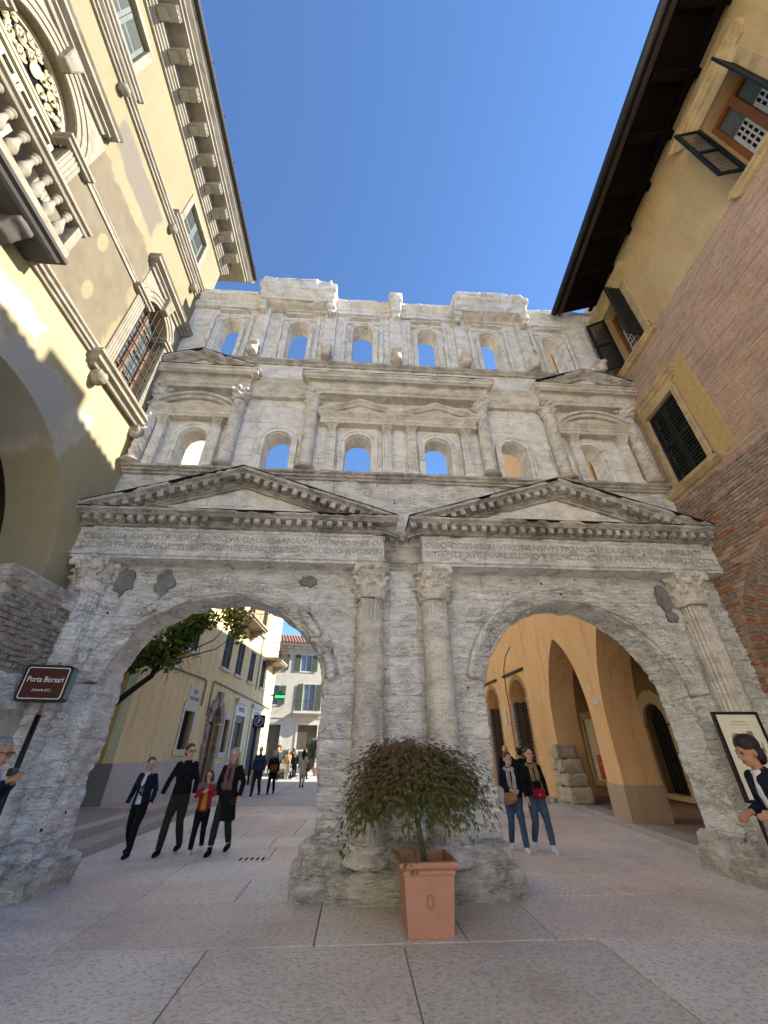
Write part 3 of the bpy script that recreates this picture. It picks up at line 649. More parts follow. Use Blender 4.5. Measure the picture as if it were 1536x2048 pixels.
# cornice
cp = [(0, 0), (0.06, 0), (0.06, 0.08), (0.10, 0.10), (0.10, 0.18), (0.14, 0.21), (0.14, 0.28), (0.18, 0.31), (0.18, 0.62), (0.62, 0.66), (0.62, 0.76), (0.68, 0.79), (0.68, 0.86), (0.78, 0.94), (0.84, 1.04), (0.84, 1.10), (0, 1.12)]
me = MB().mould(cp, [(XL, -9.5, 16.30), (XL, 0.45, 16.30), (-9, 0.45, 16.30)], 0.25).mesh(); weather(me, 0.006, 3, seed=5)
corn = lob('cornice', me, ST_WARM)
mb = MB().run([(0, 0), (0.42, 0.04), (0.44, 0.10), (0.40, 0.15), (0.44, 0.20), (0.42, 0.27), (0, 0.30)], (0, -0.13, 0), (0, 0.13, 0), (1, 0, 0), 0.09)
mb.run([(0, -0.10), (0.14, -0.06), (0.22, 0.0), (0, 0.0)], (0, -0.10, 0), (0, 0.10, 0), (1, 0, 0), 0.2)
for q in (-0.09, 0.0, 0.09): mb.ball((0.43, q, 0.12), (0.035, 0.03, 0.06), 6, 5)
brk = mb.mesh('bracket'); brk.materials.append(ST_WARM)
y = 0.12
while y > -9.4:
    inst('bracket', brk, corn, Matrix.Translation((XL + 0.17, y, 16.62))); y -= 0.68
GUT = plain('dark_gutter', (0.045,0.035,0.03), 0.45, 0.4, metal=0.3, world=True)
mb = MB().tube([(XL + 0.90, -9.5, 17.42), (XL + 0.90, 1.2, 17.42)], 0.075, 10)
for q in range(10): mb.tube([(XL + 0.88, 0.8 - q*1.05, 17.45), (XL + 1.0, 0.8 - q*1.05, 17.50), (XL + 1.0, 0.8 - q*1.05, 17.56)], 0.012, 5)
lob('gutter', mb, GUT)
# string courses
def course(name, prof, z, y0=-9.5, y1=0.45, mat=None, seed=0, amp=0.008):
    me = MB().run(prof, (XL, y0, z), (XL, y1, z), (1, 0, 0), 0.12).mesh(); weather(me, amp, 4, chip=0.012, seed=seed, cf=4); return lob(name, me, mat or ST_WARM)
sc = [(0, 0), (0.05, 0), (0.06, 0.05), (0.10, 0.07), (0.10, 0.13), (0.14, 0.16), (0.14, 0.22), (0, 0.24)]
course('string_course', sc, 13.62, seed=1); course('string_course', sc, 8.26, seed=2)
course('string_course', [(0, 0), (0.03, 0), (0.03, 0.10), (0.05, 0.12), (0.05, 0.16), (0, 0.16)], 10.78, -4.4, -1.75, seed=3); course('string_course', [(0, 0), (0.03, 0), (0.03, 0.10), (0.05, 0.12), (0.05, 0.16), (0, 0.16)], 10.78, -9.5, -6.3, seed=4)
# top-storey windows: louvred shutters in grey-green
SHUT_G = plain('grey_green_paint', (0.105,0.128,0.118), 0.55, 0.35, world=True)
def louvre(parent, name, fn, w, h, mat, nsl, t=0.035, rail=0.075, mid=True, slat_mat=None, gap=0.5):
    # fn(u, v, d): local -> world, u along the width, v up, d outward; slats are parts of the shutter
    sh = MB()
    def bx(u0, u1, v0, v1, d0, d1):
        P = [fn(u, v, d) for u, v, d in ((u0,v0,d0),(u1,v0,d0),(u1,v0,d1),(u0,v0,d1),(u0,v1,d0),(u1,v1,d0),(u1,v1,d1),(u0,v1,d1))]
        sh.add(P, [(0,3,2,1),(4,5,6,7),(0,1,5,4),(1,2,6,5),(2,3,7,6),(3,0,4,7)])
    bx(0, rail, 0, h, 0, t); bx(w - rail, w, 0, h, 0, t)
    bands = [0, h*0.5 - rail/2, h - rail] if mid else [0, h - rail]
    for b in bands: bx(rail, w - rail, b, b + rail, 0.002, t - 0.002)
    o = ob(name, sh, mat, parent)
    zones = [(rail, h*0.5 - rail/2), (h*0.5 + rail/2, h - rail)] if mid else [(rail, h - rail)]
    for z0, z1 in zones:
        n = max(3, int(nsl*(z1 - z0)/h))
        for q in range(n):
            v0 = z0 + (z1 - z0)*(q + 0.15)/n; dv = (z1 - z0)/n
            P = [fn(u, v, d) for u, v, d in ((rail, v0, t*0.85), (w - rail, v0, t*0.85), (w - rail, v0 + dv*gap*1.3, t*0.1), (rail, v0 + dv*gap*1.3, t*0.1), (rail, v0 + 0.008, t*0.95), (w - rail, v0 + 0.008, t*0.95), (w - rail, v0 + dv*gap*1.3 + 0.008, t*0.2), (rail, v0 + dv*gap*1.3 + 0.008, t*0.2))]
            ob('slat', MB().add(P, [(0,3,2,1),(4,5,6,7),(0,1,5,4),(1,2,6,5),(2,3,7,6),(3,0,4,7)]), slat_mat or mat, o)
    return o
def flat_root(p): p.matrix_parent_inverse = Matrix.Translation((-XL, 3, 0)); return p
for i, (a, b) in enumerate(TW[:2]):
    fr = MB().box(XL - 0.02, XL + 0.035, a - 0.16, a, 14.30, 15.86); fr.box(XL - 0.02, XL + 0.035, b, b + 0.16, 14.30, 15.86); fr.box(XL - 0.02, XL + 0.04, a - 0.16, b + 0.16, 15.72, 15.90); fr.box(XL - 0.02, XL + 0.09, a - 0.22, b + 0.22, 14.28, 14.42)
    wn_ = lob('window_frame', weather(fr.mesh(), 0.004, 5), ST_WARM)
    w_ = (b - a)/2 - 0.01
    for s_ in (0, 1):
        y0 = a + 0.005 + s_*(w_ + 0.01)
        flat_root(louvre(pal, 'shutter', lambda u, v, d, y0=y0: (XL - 0.12 + d, y0 + u, 14.43 + v), w_, 1.28, SHUT_G, 34, gap=0.45))
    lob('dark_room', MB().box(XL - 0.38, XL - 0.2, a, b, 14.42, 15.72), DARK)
    # broad sill on corbels in the string course below
    me = MB().mould(sc, [(XL, a - 0.35, 13.80), (XL + 0.10, a - 0.35, 13.80), (XL + 0.10, b + 0.35, 13.80), (XL, b + 0.35, 13.80)], 0.12).mesh(); lob('window_sill', weather(me, 0.004, 4), ST_WARM)
    for yy in (a - 0.2, b + 0.2):
        mb = MB().ball((XL + 0.10, yy, 13.52), (0.13, 0.10, 0.12), 10, 7); mb.box(XL, XL + 0.16, yy - 0.10, yy + 0.10, 13.55, 13.68); lob('corbel', weather(voxel(mb, 0.03, 1), 0.02, 8, seed=int(yy*9) % 50), ST_WARM)
# first-floor arched window with iron grille
def arched_surround(cy, zb, zs, hw, hood_z, half):
    mb = MB()
    for r0, r1, o in ((hw, hw + 0.10, 0.04), (hw + 0.10, hw + 0.22, 0.06), (hw + 0.22, hw + 0.30, 0.08)):
        L = [(cy + r1, zs)] + [(cy + r1*math.cos(R(t)), zs + r1*math.sin(R(t))) for t in range(6, 181, 6)] + [(cy + r0*math.cos(R(t)), zs + r0*math.sin(R(t))) for t in range(180, -1, -6)]
        mb.prism([L], YZ, XL - 0.02, XL + o)
    for s_ in (-1, 1):
        mb.box(XL - 0.02, XL + 0.05, cy + s_*hw, cy + s_*(hw + 0.30), zb - 0.02, zs)
        for q in range(4): mb.box(XL + 0.05, XL + 0.062, cy + s_*(hw + 0.03 + q*0.068), cy + s_*(hw + 0.03 + q*0.068 + 0.035), zb, zs - 0.06)
    # keystone block and spandrel panel
    W_ = hw + 0.34; r_ = hw + 0.015
    mb.prism([[(cy + W_, zs), (cy + W_, hood_z), (cy - W_, hood_z), (cy - W_, zs)] + [(cy + r_*math.cos(R(t)), zs + r_*math.sin(R(t))) for t in range(180, -1, -6)]], YZ, XL - 0.02, XL + 0.03)
    me = mb.mesh(); a = lob('window_surround', weather(me, 0.003, 4), ST_WARM)
    for s_ in (-1, 1):
        y0 = cy + s_*(hw + 0.16)
        mbi = MB().mould([(0, 0), (0.10, 0), (0.11, 0.05), (0.15, 0.07), (0.15, 0.13), (0, 0.14)], [(XL - 0.3, y0 - 0.2, zs - 0.06), (XL, y0 - 0.2, zs - 0.06), (XL, y0 + 0.2, zs - 0.06), (XL - 0.3, y0 + 0.2, zs - 0.06)], 0.2); ob('impost', mbi, ST_WARM, a)
    mk = MB().add([(XL, cy - 0.10, zs + hw - 0.05), (XL, cy + 0.10, zs + hw - 0.05), (XL, cy + 0.16, hood_z + 0.04), (XL, cy - 0.16, hood_z + 0.04), (XL + 0.16, cy - 0.09, zs + hw), (XL + 0.16, cy + 0.09, zs + hw), (XL + 0.22, cy + 0.15, hood_z + 0.04), (XL + 0.22, cy - 0.15, hood_z + 0.04)], [(0,3,2,1),(4,5,6,7),(0,1,5,4),(1,2,6,5),(2,3,7,6),(3,0,4,7)])
    ob('keystone', bevel(mk.mesh(), 0.02), ST_WARM, a)
    hp = [(0, 0), (0.06, 0), (0.08, 0.08), (0.13, 0.10), (0.13, 0.16), (0.22, 0.20), (0.22, 0.28), (0.26, 0.32), (0, 0.36)]
    ob('hood', weather(MB().mould(hp, [(XL, cy - half, hood_z), (XL + 0.02, cy - half, hood_z), (XL + 0.02, cy + half, hood_z), (XL, cy + half, hood_z)], 0.12).mesh(), 0.004, 4), ST_WARM, a)
    return a
arched_surround(wR, 8.38, 10.80, 0.56, 11.74, 0.86); arched_surround(wB, 8.40, 10.78, 0.84, 11.95, 0.90)
GLASS_D = plain('window_glass', (0.10,0.13,0.14), 0.12, 0.6, bump=0.02, world=True)
WOODB = plain('brown_window_frame', (0.20,0.11,0.07), 0.6, world=True)
lob('window_pane', MB().prism([yarch(wR, 8.40, 10.80, 0.55)], YZ, XL - 0.36, XL - 0.30), GLASS_D)
mb = MB()
for yy in (-0.52, -0.03, 0.03, 0.50): mb.box(XL - 0.30, XL - 0.25, wR + yy - 0.035, wR + yy + 0.035, 8.40, 11.3)
for zz in (8.42, 9.2, 9.95, 10.74): mb.box(XL - 0.295, XL - 0.262, wR - 0.47, wR + 0.47, zz, zz + 0.05)
lob('window_bars', mb, WOODB)
IRON = plain('rusty_iron', (0.055,0.04,0.032), 0.7, 0.3, metal=0.4, world=True)
gr = lob('iron_grille', MB().tube([(XL - 0.02, wR - 0.52, 10.80), (XL - 0.02, wR + 0.52, 10.80)], 0.016, 6), IRON)
for q in range(6):
    yy = wR - 0.46 + 0.184*q; ob('bar', MB().tube([(XL - 0.02, yy, 8.36), (XL - 0.02, yy, 10.80 + math.sqrt(max(0, 0.31 - (yy - wR)**2)))], 0.013, 6), IRON, gr)
for q in range(6): ob('bar', MB().tube([(XL - 0.02, wR - 0.58, 8.68 + 0.36*q), (XL - 0.02, wR + 0.58, 8.68 + 0.36*q)], 0.016, 6), IRON, gr)
me = MB().mould([(0, 0), (0.06, 0), (0.08, 0.06), (0.16, 0.10), (0.16, 0.18), (0.22, 0.22), (0.22, 0.30), (0, 0.32)], [(XL, wR - 0.92, 8.08), (XL + 0.05, wR - 0.92, 8.08), (XL + 0.05, wR + 1.0, 8.08), (XL, wR + 1.0, 8.08)], 0.12).mesh()
sl = lob('window_sill', weather(me, 0.004, 4), ST_WARM)
for yy in (wR - 0.75, wR + 0.80):
    mb = MB().ball((XL + 0.12, yy, 7.94), (0.17, 0.12, 0.17), 10, 7); mb.box(XL, XL + 0.2, yy - 0.12, yy + 0.12, 7.94, 8.10); ob('corbel', weather(voxel(mb, 0.03, 1), 0.03, 8, seed=int(yy*7) % 40), ST_WARM, sl)
# balcony door: cream fanlight with scrollwork
CREAM = plain('cream_painted_wood', (0.50,0.43,0.28), 0.6, world=True)
dr = lob('balcony_door', MB().prism([yarch(wB, 8.42, 10.78, 0.83)], YZ, XL - 0.26, XL - 0.20), DARK)
fr = MB()
for r0, r1 in ((0.72, 0.83),):
    L = [(wB + r1*math.cos(R(t)), 10.78 + r1*math.sin(R(t))) for t in range(0, 181, 6)] + [(wB + r0*math.cos(R(t)), 10.78 + r0*math.sin(R(t))) for t in range(180, -1, -6)]; fr.prism([L], YZ, XL - 0.20, XL - 0.14)
for zz, h_ in ((10.80, 0.05), (10.55, 0.05), (10.70, 0.06), (8.44, 0.2)): fr.box(XL - 0.20, XL - 0.15, wB - 0.80, wB + 0.80, zz, zz + h_)
for yy in (-0.82, -0.36, -0.08, 0.02, 0.30, 0.73): fr.box(XL - 0.20, XL - 0.145, wB + yy, wB + yy + 0.08, 8.44, 10.55)
ob('door_frame', fr, CREAM, dr)
sc_ = MB(); rr = random.Random(3)
for s_ in (-1, 1):
    for (cy, cz, r) in ((0.22, 0.14, 0.10), (0.44, 0.12, 0.11), (0.13, 0.38, 0.11), (0.36, 0.36, 0.12), (0.12, 0.58, 0.08), (0.60, 0.22, 0.08), (0.29, 0.55, 0.08), (0.56, 0.40, 0.06)):
        pts = []
        for t in range(22):
            a = s_*t*0.5 + rr.uniform(0, 0.2); q = r*(1 - t/26); pts.append((XL - 0.17, wB + s_*cy + q*math.cos(a), 10.85 + cz + q*math.sin(a)))
        sc_.tube(pts, [0.026]*len(pts), 5)
sc_.ball((XL - 0.17, wB, 11.15), (0.03, 0.10, 0.15), 10, 8)
ob('fanlight_scrollwork', sc_, CREAM, dr)
# balcony
BY0, BY1 = -6.9, -3.80
bal = lob('balcony', weather(MB().mould([(0, 0), (0.36, 0), (0.40, 0.03), (0.42, 0.08), (0.47, 0.11), (0.47, 0.18), (0, 0.18)], [(XL, BY0, 8.22), (XL + 0.05, BY0, 8.22), (XL + 0.05, BY1 - 0.42, 8.22), (XL, BY1 - 0.42, 8.22)], 0.1).mesh(), 0.004, 4), plain('blackened_slab', (0.06,0.055,0.05), 0.9, world=True))
ob('plinth_rail', MB().box(XL + 0.28, XL + 0.50, BY0, BY1, 8.40, 8.56), ST_WARM, bal)
ob('hand_rail', MB().run([(0, 0), (0.24, 0), (0.26, 0.05), (0.30, 0.07), (0.30, 0.14), (0, 0.16)], (XL + 0.24, BY0, 9.22), (XL + 0.24, BY1 + 0.05, 9.22), (1, 0, 0), 0.2), ST_WARM, bal)
ob('side_panel', MB().box(XL, XL + 0.46, BY1 - 0.12, BY1, 8.56, 9.22), ST_WARM, bal)
bp = [(0.075, 0), (0.075, 0.05), (0.045, 0.07), (0.05, 0.10), (0.082, 0.17), (0.088, 0.22), (0.075, 0.29), (0.05, 0.37), (0.037, 0.45), (0.036, 0.50), (0.055, 0.52), (0.055, 0.55), (0.040, 0.57), (0.06, 0.60), (0.07, 0.62), (0.07, 0.66)]
blm = smooth(MB().lathe(bp, 16).mesh('baluster')); blm.materials.append(ST_WARM)
y = BY1 - 0.28
while y > BY0:
    inst('baluster', blm, bal, Matrix.Translation((XL + 0.38, y, 8.56))); y -= 0.245
for yy in (-4.35, -6.4):
    mb = MB().run([(0, 0), (0.40, 0), (0.40, -0.10), (0.30, -0.16), (0.22, -0.30), (0.10, -0.36), (0.06, -0.5), (0, -0.5)], (XL, yy - 0.14, 8.22), (XL, yy + 0.14, 8.22), (1, 0, 0), 0.3); ob('corbel', weather(voxel(mb, 0.03, 1), 0.02, 6), plain('dark_corbel', (0.10,0.09,0.08), 0.9, world=True), bal)
# brick pier under the archway, with its moulded impost
MORT2 = plain('old_mortar', (0.42,0.40,0.37), 0.95, 0.1, var=0.25, sc=5, bump=0.6, world=True)
pier = lob('brick_pier', weather(voxel(MB().box(XL - 0.5, -5.02, -1.75, -0.02, 0, 3.80), 0.05), 0.02, 3, chip=0.03, seed=4), MORT2)
ob('impost', weather(MB().mould([(0, 0), (0.05, 0), (0.06, 0.05), (0.10, 0.08), (0.10, 0.14), (0.12, 0.16), (0.12, 0.19), (0.14, 0.20), (0.14, 0.24), (0, 0.25)], [(-6.3, -1.75, 3.74), (-5.04, -1.75, 3.74), (-5.04, -0.62, 3.74), (-6.3, -0.62, 3.74)], 0.1).mesh(), 0.012, 5, chip=0.02), ST_CORN, pier)
ob('broken_block', weather(voxel(MB().box(-5.5, -4.94, -0.62, -0.08, 3.72, 4.05), 0.03, 1), 0.05, 3, seed=2), ST_LOW, pier)
ob('stone_block', weather(voxel(MB().box(-5.6, -4.96, -1.9, -0.55, 2.20, 2.66), 0.03, 1), 0.02, 3, seed=6), ST_LOW, pier)
def brick_mat(name, a, b, c):
    m = M_(name, 0.92, 0.15); oi = m.n('ShaderNodeObjectInfo'); rnd_ = oi.outputs['Random']
    col = m.ramp(rnd_, [(0.0, a), (0.45, b), (0.8, c), (1.0, a)])
    f = m.noise((7,7,12), 4, 0.65); col = m.mix(m.math('MULTIPLY', m.ramp(f, [(0.42, 0.0), (0.62, 1.0)]), 0.65), col, (0.12,0.105,0.09))
    col = m.mix(m.math('MULTIPLY', m.ramp(m.noise((14,14,14), 3, 0.6, off=(4,4,4)), [(0.58, 0.0), (0.7, 1.0)]), 0.6), col, (0.40,0.37,0.32))
    return m.done(col, m.bump(m.noise((40,40,40), 3, 0.65), 0.6, 0.01))
BR_L = brick_mat('grey_brick', (0.30,0.27,0.24), (0.36,0.325,0.29), (0.34,0.26,0.22))
bl = bevel(MB().box(-0.02, 0.02, -0.115, 0.115, -0.033, 0.033).mesh('brick'), 0.007); bl.materials.append(BR_L)
rb = random.Random(5); q = 0
for row in range(13):
    z = 2.74 + row*0.083; y = -0.16 - (row % 2)*0.12
    while y > -1.65:
        if rb.random() > 0.07:
            inst('brick', bl, pier, Matrix.Translation((-5.012 + rb.uniform(-.008, .012), y + rb.uniform(-.012, .012), z + rb.uniform(-.008, .008))) @ Matrix.Rotation(rb.uniform(-.05, .05), 4, 'X') @ Matrix.Diagonal((1, rb.uniform(.75, 1.03), rb.uniform(.85, 1.05), 1)))
        y -= 0.245
# ================================================================ OCHRE AND BRICK HOUSE ON THE RIGHT
ra = R(3.8); DR = Vector((math.sin(ra), math.cos(ra), 0)); NR = Vector((-math.cos(ra), math.sin(ra), 0)); PR = Vector((7.4, -0.2, 0))
def RW(s, z, d): p = PR + DR*s + NR*d; return (p.x, p.y, z)
RWp = lambda u, v, d: RW(u, v, d)
rh = tag(empty('brick_house', (7.4, -3, 0)), 'ochre and worn brick house with dark eaves and black shutters right of the gate', 'building')
def rob(name, me, mat, parent=None, sm=None):
    o = ob(name, me, mat, parent or rh, sm)
    if parent is None: o.matrix_parent_inverse = Matrix.Translation((-7.4, 3, 0))
    return o
def rbox(s0, s1, z0, z1, d0, d1, mb=None):
    mb = mb or MB(); P = [RW(s, z, d) for s, z, d in ((s0,z0,d0),(s1,z0,d0),(s1,z0,d1),(s0,z0,d1),(s0,z1,d0),(s1,z1,d0),(s1,z1,d1),(s0,z1,d1))]
    return mb.add(P, [(0,3,2,1),(4,5,6,7),(0,1,5,4),(1,2,6,5),(2,3,7,6),(3,0,4,7)])
def rrun(prof, s0, s1, z, step=0.12, ends=True):
    # moulding along the facade with mitred returns
    a, b = Vector(RW(s0, z, 0)), Vector(RW(s1, z, 0)); ai, bi = Vector(RW(s0, z, -0.1)), Vector(RW(s1, z, -0.1))
    return MB().mould(prof, [bi, b, a, ai], step)
def wall_right():
    m = M_('ochre_over_brick', 0.92, 0.15); Z = m.axis(2); Y = m.axis(1)
    nz = m.noise((1.2,1.2,1.2), 4, 0.6); n2 = m.noise((4,4,4), 4, 0.65, off=(1,5,2))
    och = m.mix(m.ramp(nz, [(0.3, 0.0), (0.7, 1.0)]), (0.58,0.41,0.20), (0.63,0.47,0.26))
    och = m.mix(m.math('MULTIPLY', m.ramp(n2, [(0.45, 0.0), (0.75, 1.0)]), 0.3), och, (0.46,0.36,0.22))
    cx = m.n('ShaderNodeCombineXYZ'); m.L(Y, cx.inputs[0]); m.L(m.math('ADD', Z, m.math('MULTIPLY', n2, 0.10)), cx.inputs[1])
    bt = m.n('ShaderNodeTexBrick'); m.L(cx.outputs[0], bt.inputs['Vector']); bt.inputs['Scale'].default_value = 1; bt.inputs['Brick Width'].default_value = 0.27; bt.inputs['Row Height'].default_value = 0.078; bt.inputs['Mortar Size'].default_value = 0.007; bt.inputs['Mortar Smooth'].default_value = 0.5; bt.inputs['Bias'].default_value = -0.2
    bt.inputs['Color1'].default_value = (0.56,0.36,0.26,1); bt.inputs['Color2'].default_value = (0.46,0.30,0.215,1); bt.inputs['Mortar'].default_value = (0.50,0.40,0.30,1)
    br = m.mix(m.math('MULTIPLY', m.ramp(n2, [(0.40, 0.0), (0.62, 1.0)]), 0.55), bt.outputs['Color'], (0.58,0.43,0.33))
    br = m.mix(m.math('MULTIPLY', m.ramp(m.noise((9,9,22), 5, 0.7, 0.5), [(0.55, 0.0), (0.64, 1.0)]), 0.75), br, (0.58,0.48,0.39))
    br = m.mix(m.math('MULTIPLY', m.ramp(m.noise((1.5,1.5,0.8), 5, 0.65, 0.3, off=(7,7,7)), [(0.47, 0.0), (0.66, 1.0)]), 0.55), br, (0.36,0.27,0.21))
    stk = m.noise((1.6,1.6,17), 4, 0.7, 0.6, off=(2,6,3)); br = m.mix(m.math('MULTIPLY', m.ramp(stk, [(0.52, 0.0), (0.62, 1.0)]), 0.55), br, (0.30,0.205,0.15)); br = m.mix(m.math('MULTIPLY', m.ramp(stk, [(0.34, 1.0), (0.44, 0.0)]), 0.5), br, (0.66,0.54,0.43))
    drt = m.noise((2.2,2.2,0.45), 4, 0.65, 0.2, off=(6,1,8)); och = m.mix(m.math('MULTIPLY', m.ramp(drt, [(0.48, 0.0), (0.68, 1.0)]), 0.45), och, (0.40,0.29,0.15)); och = m.mix(m.math('MULTIPLY', m.ramp(nz, [(0.55, 0.0), (0.66, 1.0)]), 0.35), och, (0.66,0.55,0.37))
    ed = m.math('ADD', Z, m.math('MULTIPLY', m.math('SUBTRACT', n2, 0.5), 0.04))
    k = m.ramp(m.math('ADD', m.math('MULTIPLY', m.math('SUBTRACT', ed, 10.96), 20), 0.5), [(0, 0.0), (1, 1.0)])
    col = m.mix(k, br, och)
    k2 = m.ramp(m.math('ADD', m.math('MULTIPLY', m.math('SUBTRACT', ed, 2.55), 20), 0.5), [(0, 1.0), (1, 0.0)])
    col = m.mix(k2, col, (0.46,0.38,0.26))
    h = m.math('ADD', m.math('MULTIPLY', bt.outputs['Fac'], -0.6), m.math('MULTIPLY', n2, 0.9)); h = m.math('MULTIPLY', h, m.math('SUBTRACT', 1.0, m.math('MULTIPLY', k, 0.85)))
    n = m.bump(h, 0.9, 0.06); n = m.bump(m.noise((18,18,40), 4, 0.7), 0.7, 0.025, n)
    return m.done(col, n)
WR = wall_right()
win_u = [(-1.33, -0.31), (-5.70, -4.68)]
aC, aZ, aRo, aRi = -2.0, 3.2, 1.95, 1.45
low_arch = [(aC - aRi, 0.0), (aC + aRi, 0.0)] + [(aC + aRi*math.cos(R(t)), aZ + aRi*math.sin(R(t))) for t in range(0, 181, 9)]
hol = [[(a, 11.05), (b, 11.05), (b, 13.25), (a, 13.25)] for a, b in win_u] + [[(-1.16, 6.96), (-0.12, 6.96), (-0.12, 9.08), (-1.16, 9.08)]]
rob('wall', MB().prism([[(-8.6, 0), (aC - aRi, 0)] + list(reversed(low_arch[2:])) + [(aC + aRi, 0), (0.9, 0), (0.9, 14.6), (-8.6, 14.6)]] + hol, RWp, 0, -0.55), WR)
mb = MB(); rbox(-8.6, 0.9, 0, 14.6, -6.5, -6.2, mb); rbox(0.6, 0.9, 0, 14.6, -6.2, -0.55, mb); rbox(-8.6, -8.3, 0, 14.6, -6.2, -0.55, mb); rbox(-8.3, 0.6, 5.6, 5.9, -6.2, -0.56, mb); rbox(-8.3, 0.6, 10.1, 10.3, -6.2, -0.56, mb); rbox(-8.3, 0.6, 14.3, 14.6, -6.2, -0.56, mb)
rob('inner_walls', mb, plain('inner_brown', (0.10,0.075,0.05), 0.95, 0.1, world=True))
# ---- eaves: sloping roof slab, boards, rafters, fascia, gutter, tiles, chimney
WOOD_D = plain('dark_eaves_timber', (0.006,0.0035,0.0025), 0.9, 0.1, world=True); WOOD_F = plain('brown_fascia', (0.045,0.03,0.024), 0.7, world=True)
EV = 1.32
def ez(s): return 13.62 - 0.075*s
S0, S1 = -8.7, -0.28
mb = MB(); tilt = 0.34
def slab(s0, s1, d0, d1, z0, z1, mb):      # z measured from the eave line, rising towards the wall
    P = []
    for s in (s0, s1):
        for d in (d0, d1):
            for dz in (z0, z1): P.append(RW(s, ez(s) + (EV - d)*tilt + dz, d))
    return mb.add(P, [(0,1,3,2),(4,6,7,5),(0,4,5,1),(2,3,7,6),(0,2,6,4),(1,5,7,3)])
eav = rob('eaves', slab(S0, S1, EV, -0.2, 0.0, 0.06, MB()), WOOD_D)
s = S1 - 0.18
while s > -8.5:
    r_ = slab(s - 0.075, s + 0.075, EV - 0.12, -0.1, -0.16, -0.003, MB()); ob('rafter', r_, WOOD_D, eav); s -= 0.98
ob('purlin', slab(S0, S1, 0.32, 0.20, -0.22, -0.16, MB()), WOOD_D, eav)
ob('fascia_board', slab(S0, S1, EV + 0.03, EV - 0.07, -0.10, 0.10, MB()), WOOD_F, eav)
g0, g1 = Vector(RW(S0, ez(S0) + 0.03, EV + 0.13)), Vector(RW(S1 + 0.02, ez(S1) + 0.03, EV + 0.13))
ob('gutter', smooth(MB().tube([g0, g1], 0.10, 12).mesh()), plain('gutter_metal', (0.025,0.024,0.023), 0.4, 0.5, metal=0.5, world=True), eav)
TILE = plain('terracotta_tiles', (0.26,0.12,0.07), 0.9, 0.15, var=0.3, world=True)
ob('roof_slab', slab(S0, S1, EV - 0.02, -6.4, 0.07, 0.14, MB()), TILE, eav)
tl = MB(); s = S1 - 0.1
while s > -8.6:
    pts = [RW(s, ez(s) + (EV - d)*tilt + 0.16, d) for d in (EV + 0.12, 0.2, -1.0)]; tl.tube(pts, 0.085, 7); s -= 0.21
t_ = ob('roof_tiles', tl, TILE, eav); t_['kind'] = 'stuff'
ch = MB().box(8.6, 9.4, -3.25, -2.4, 14.2, 16.0); ch.box(8.5, 9.5, -3.35, -2.3, 15.9, 16.08); rob('chimney', ch, plain('chimney_plaster', (0.45,0.36,0.25), 0.9, world=True))
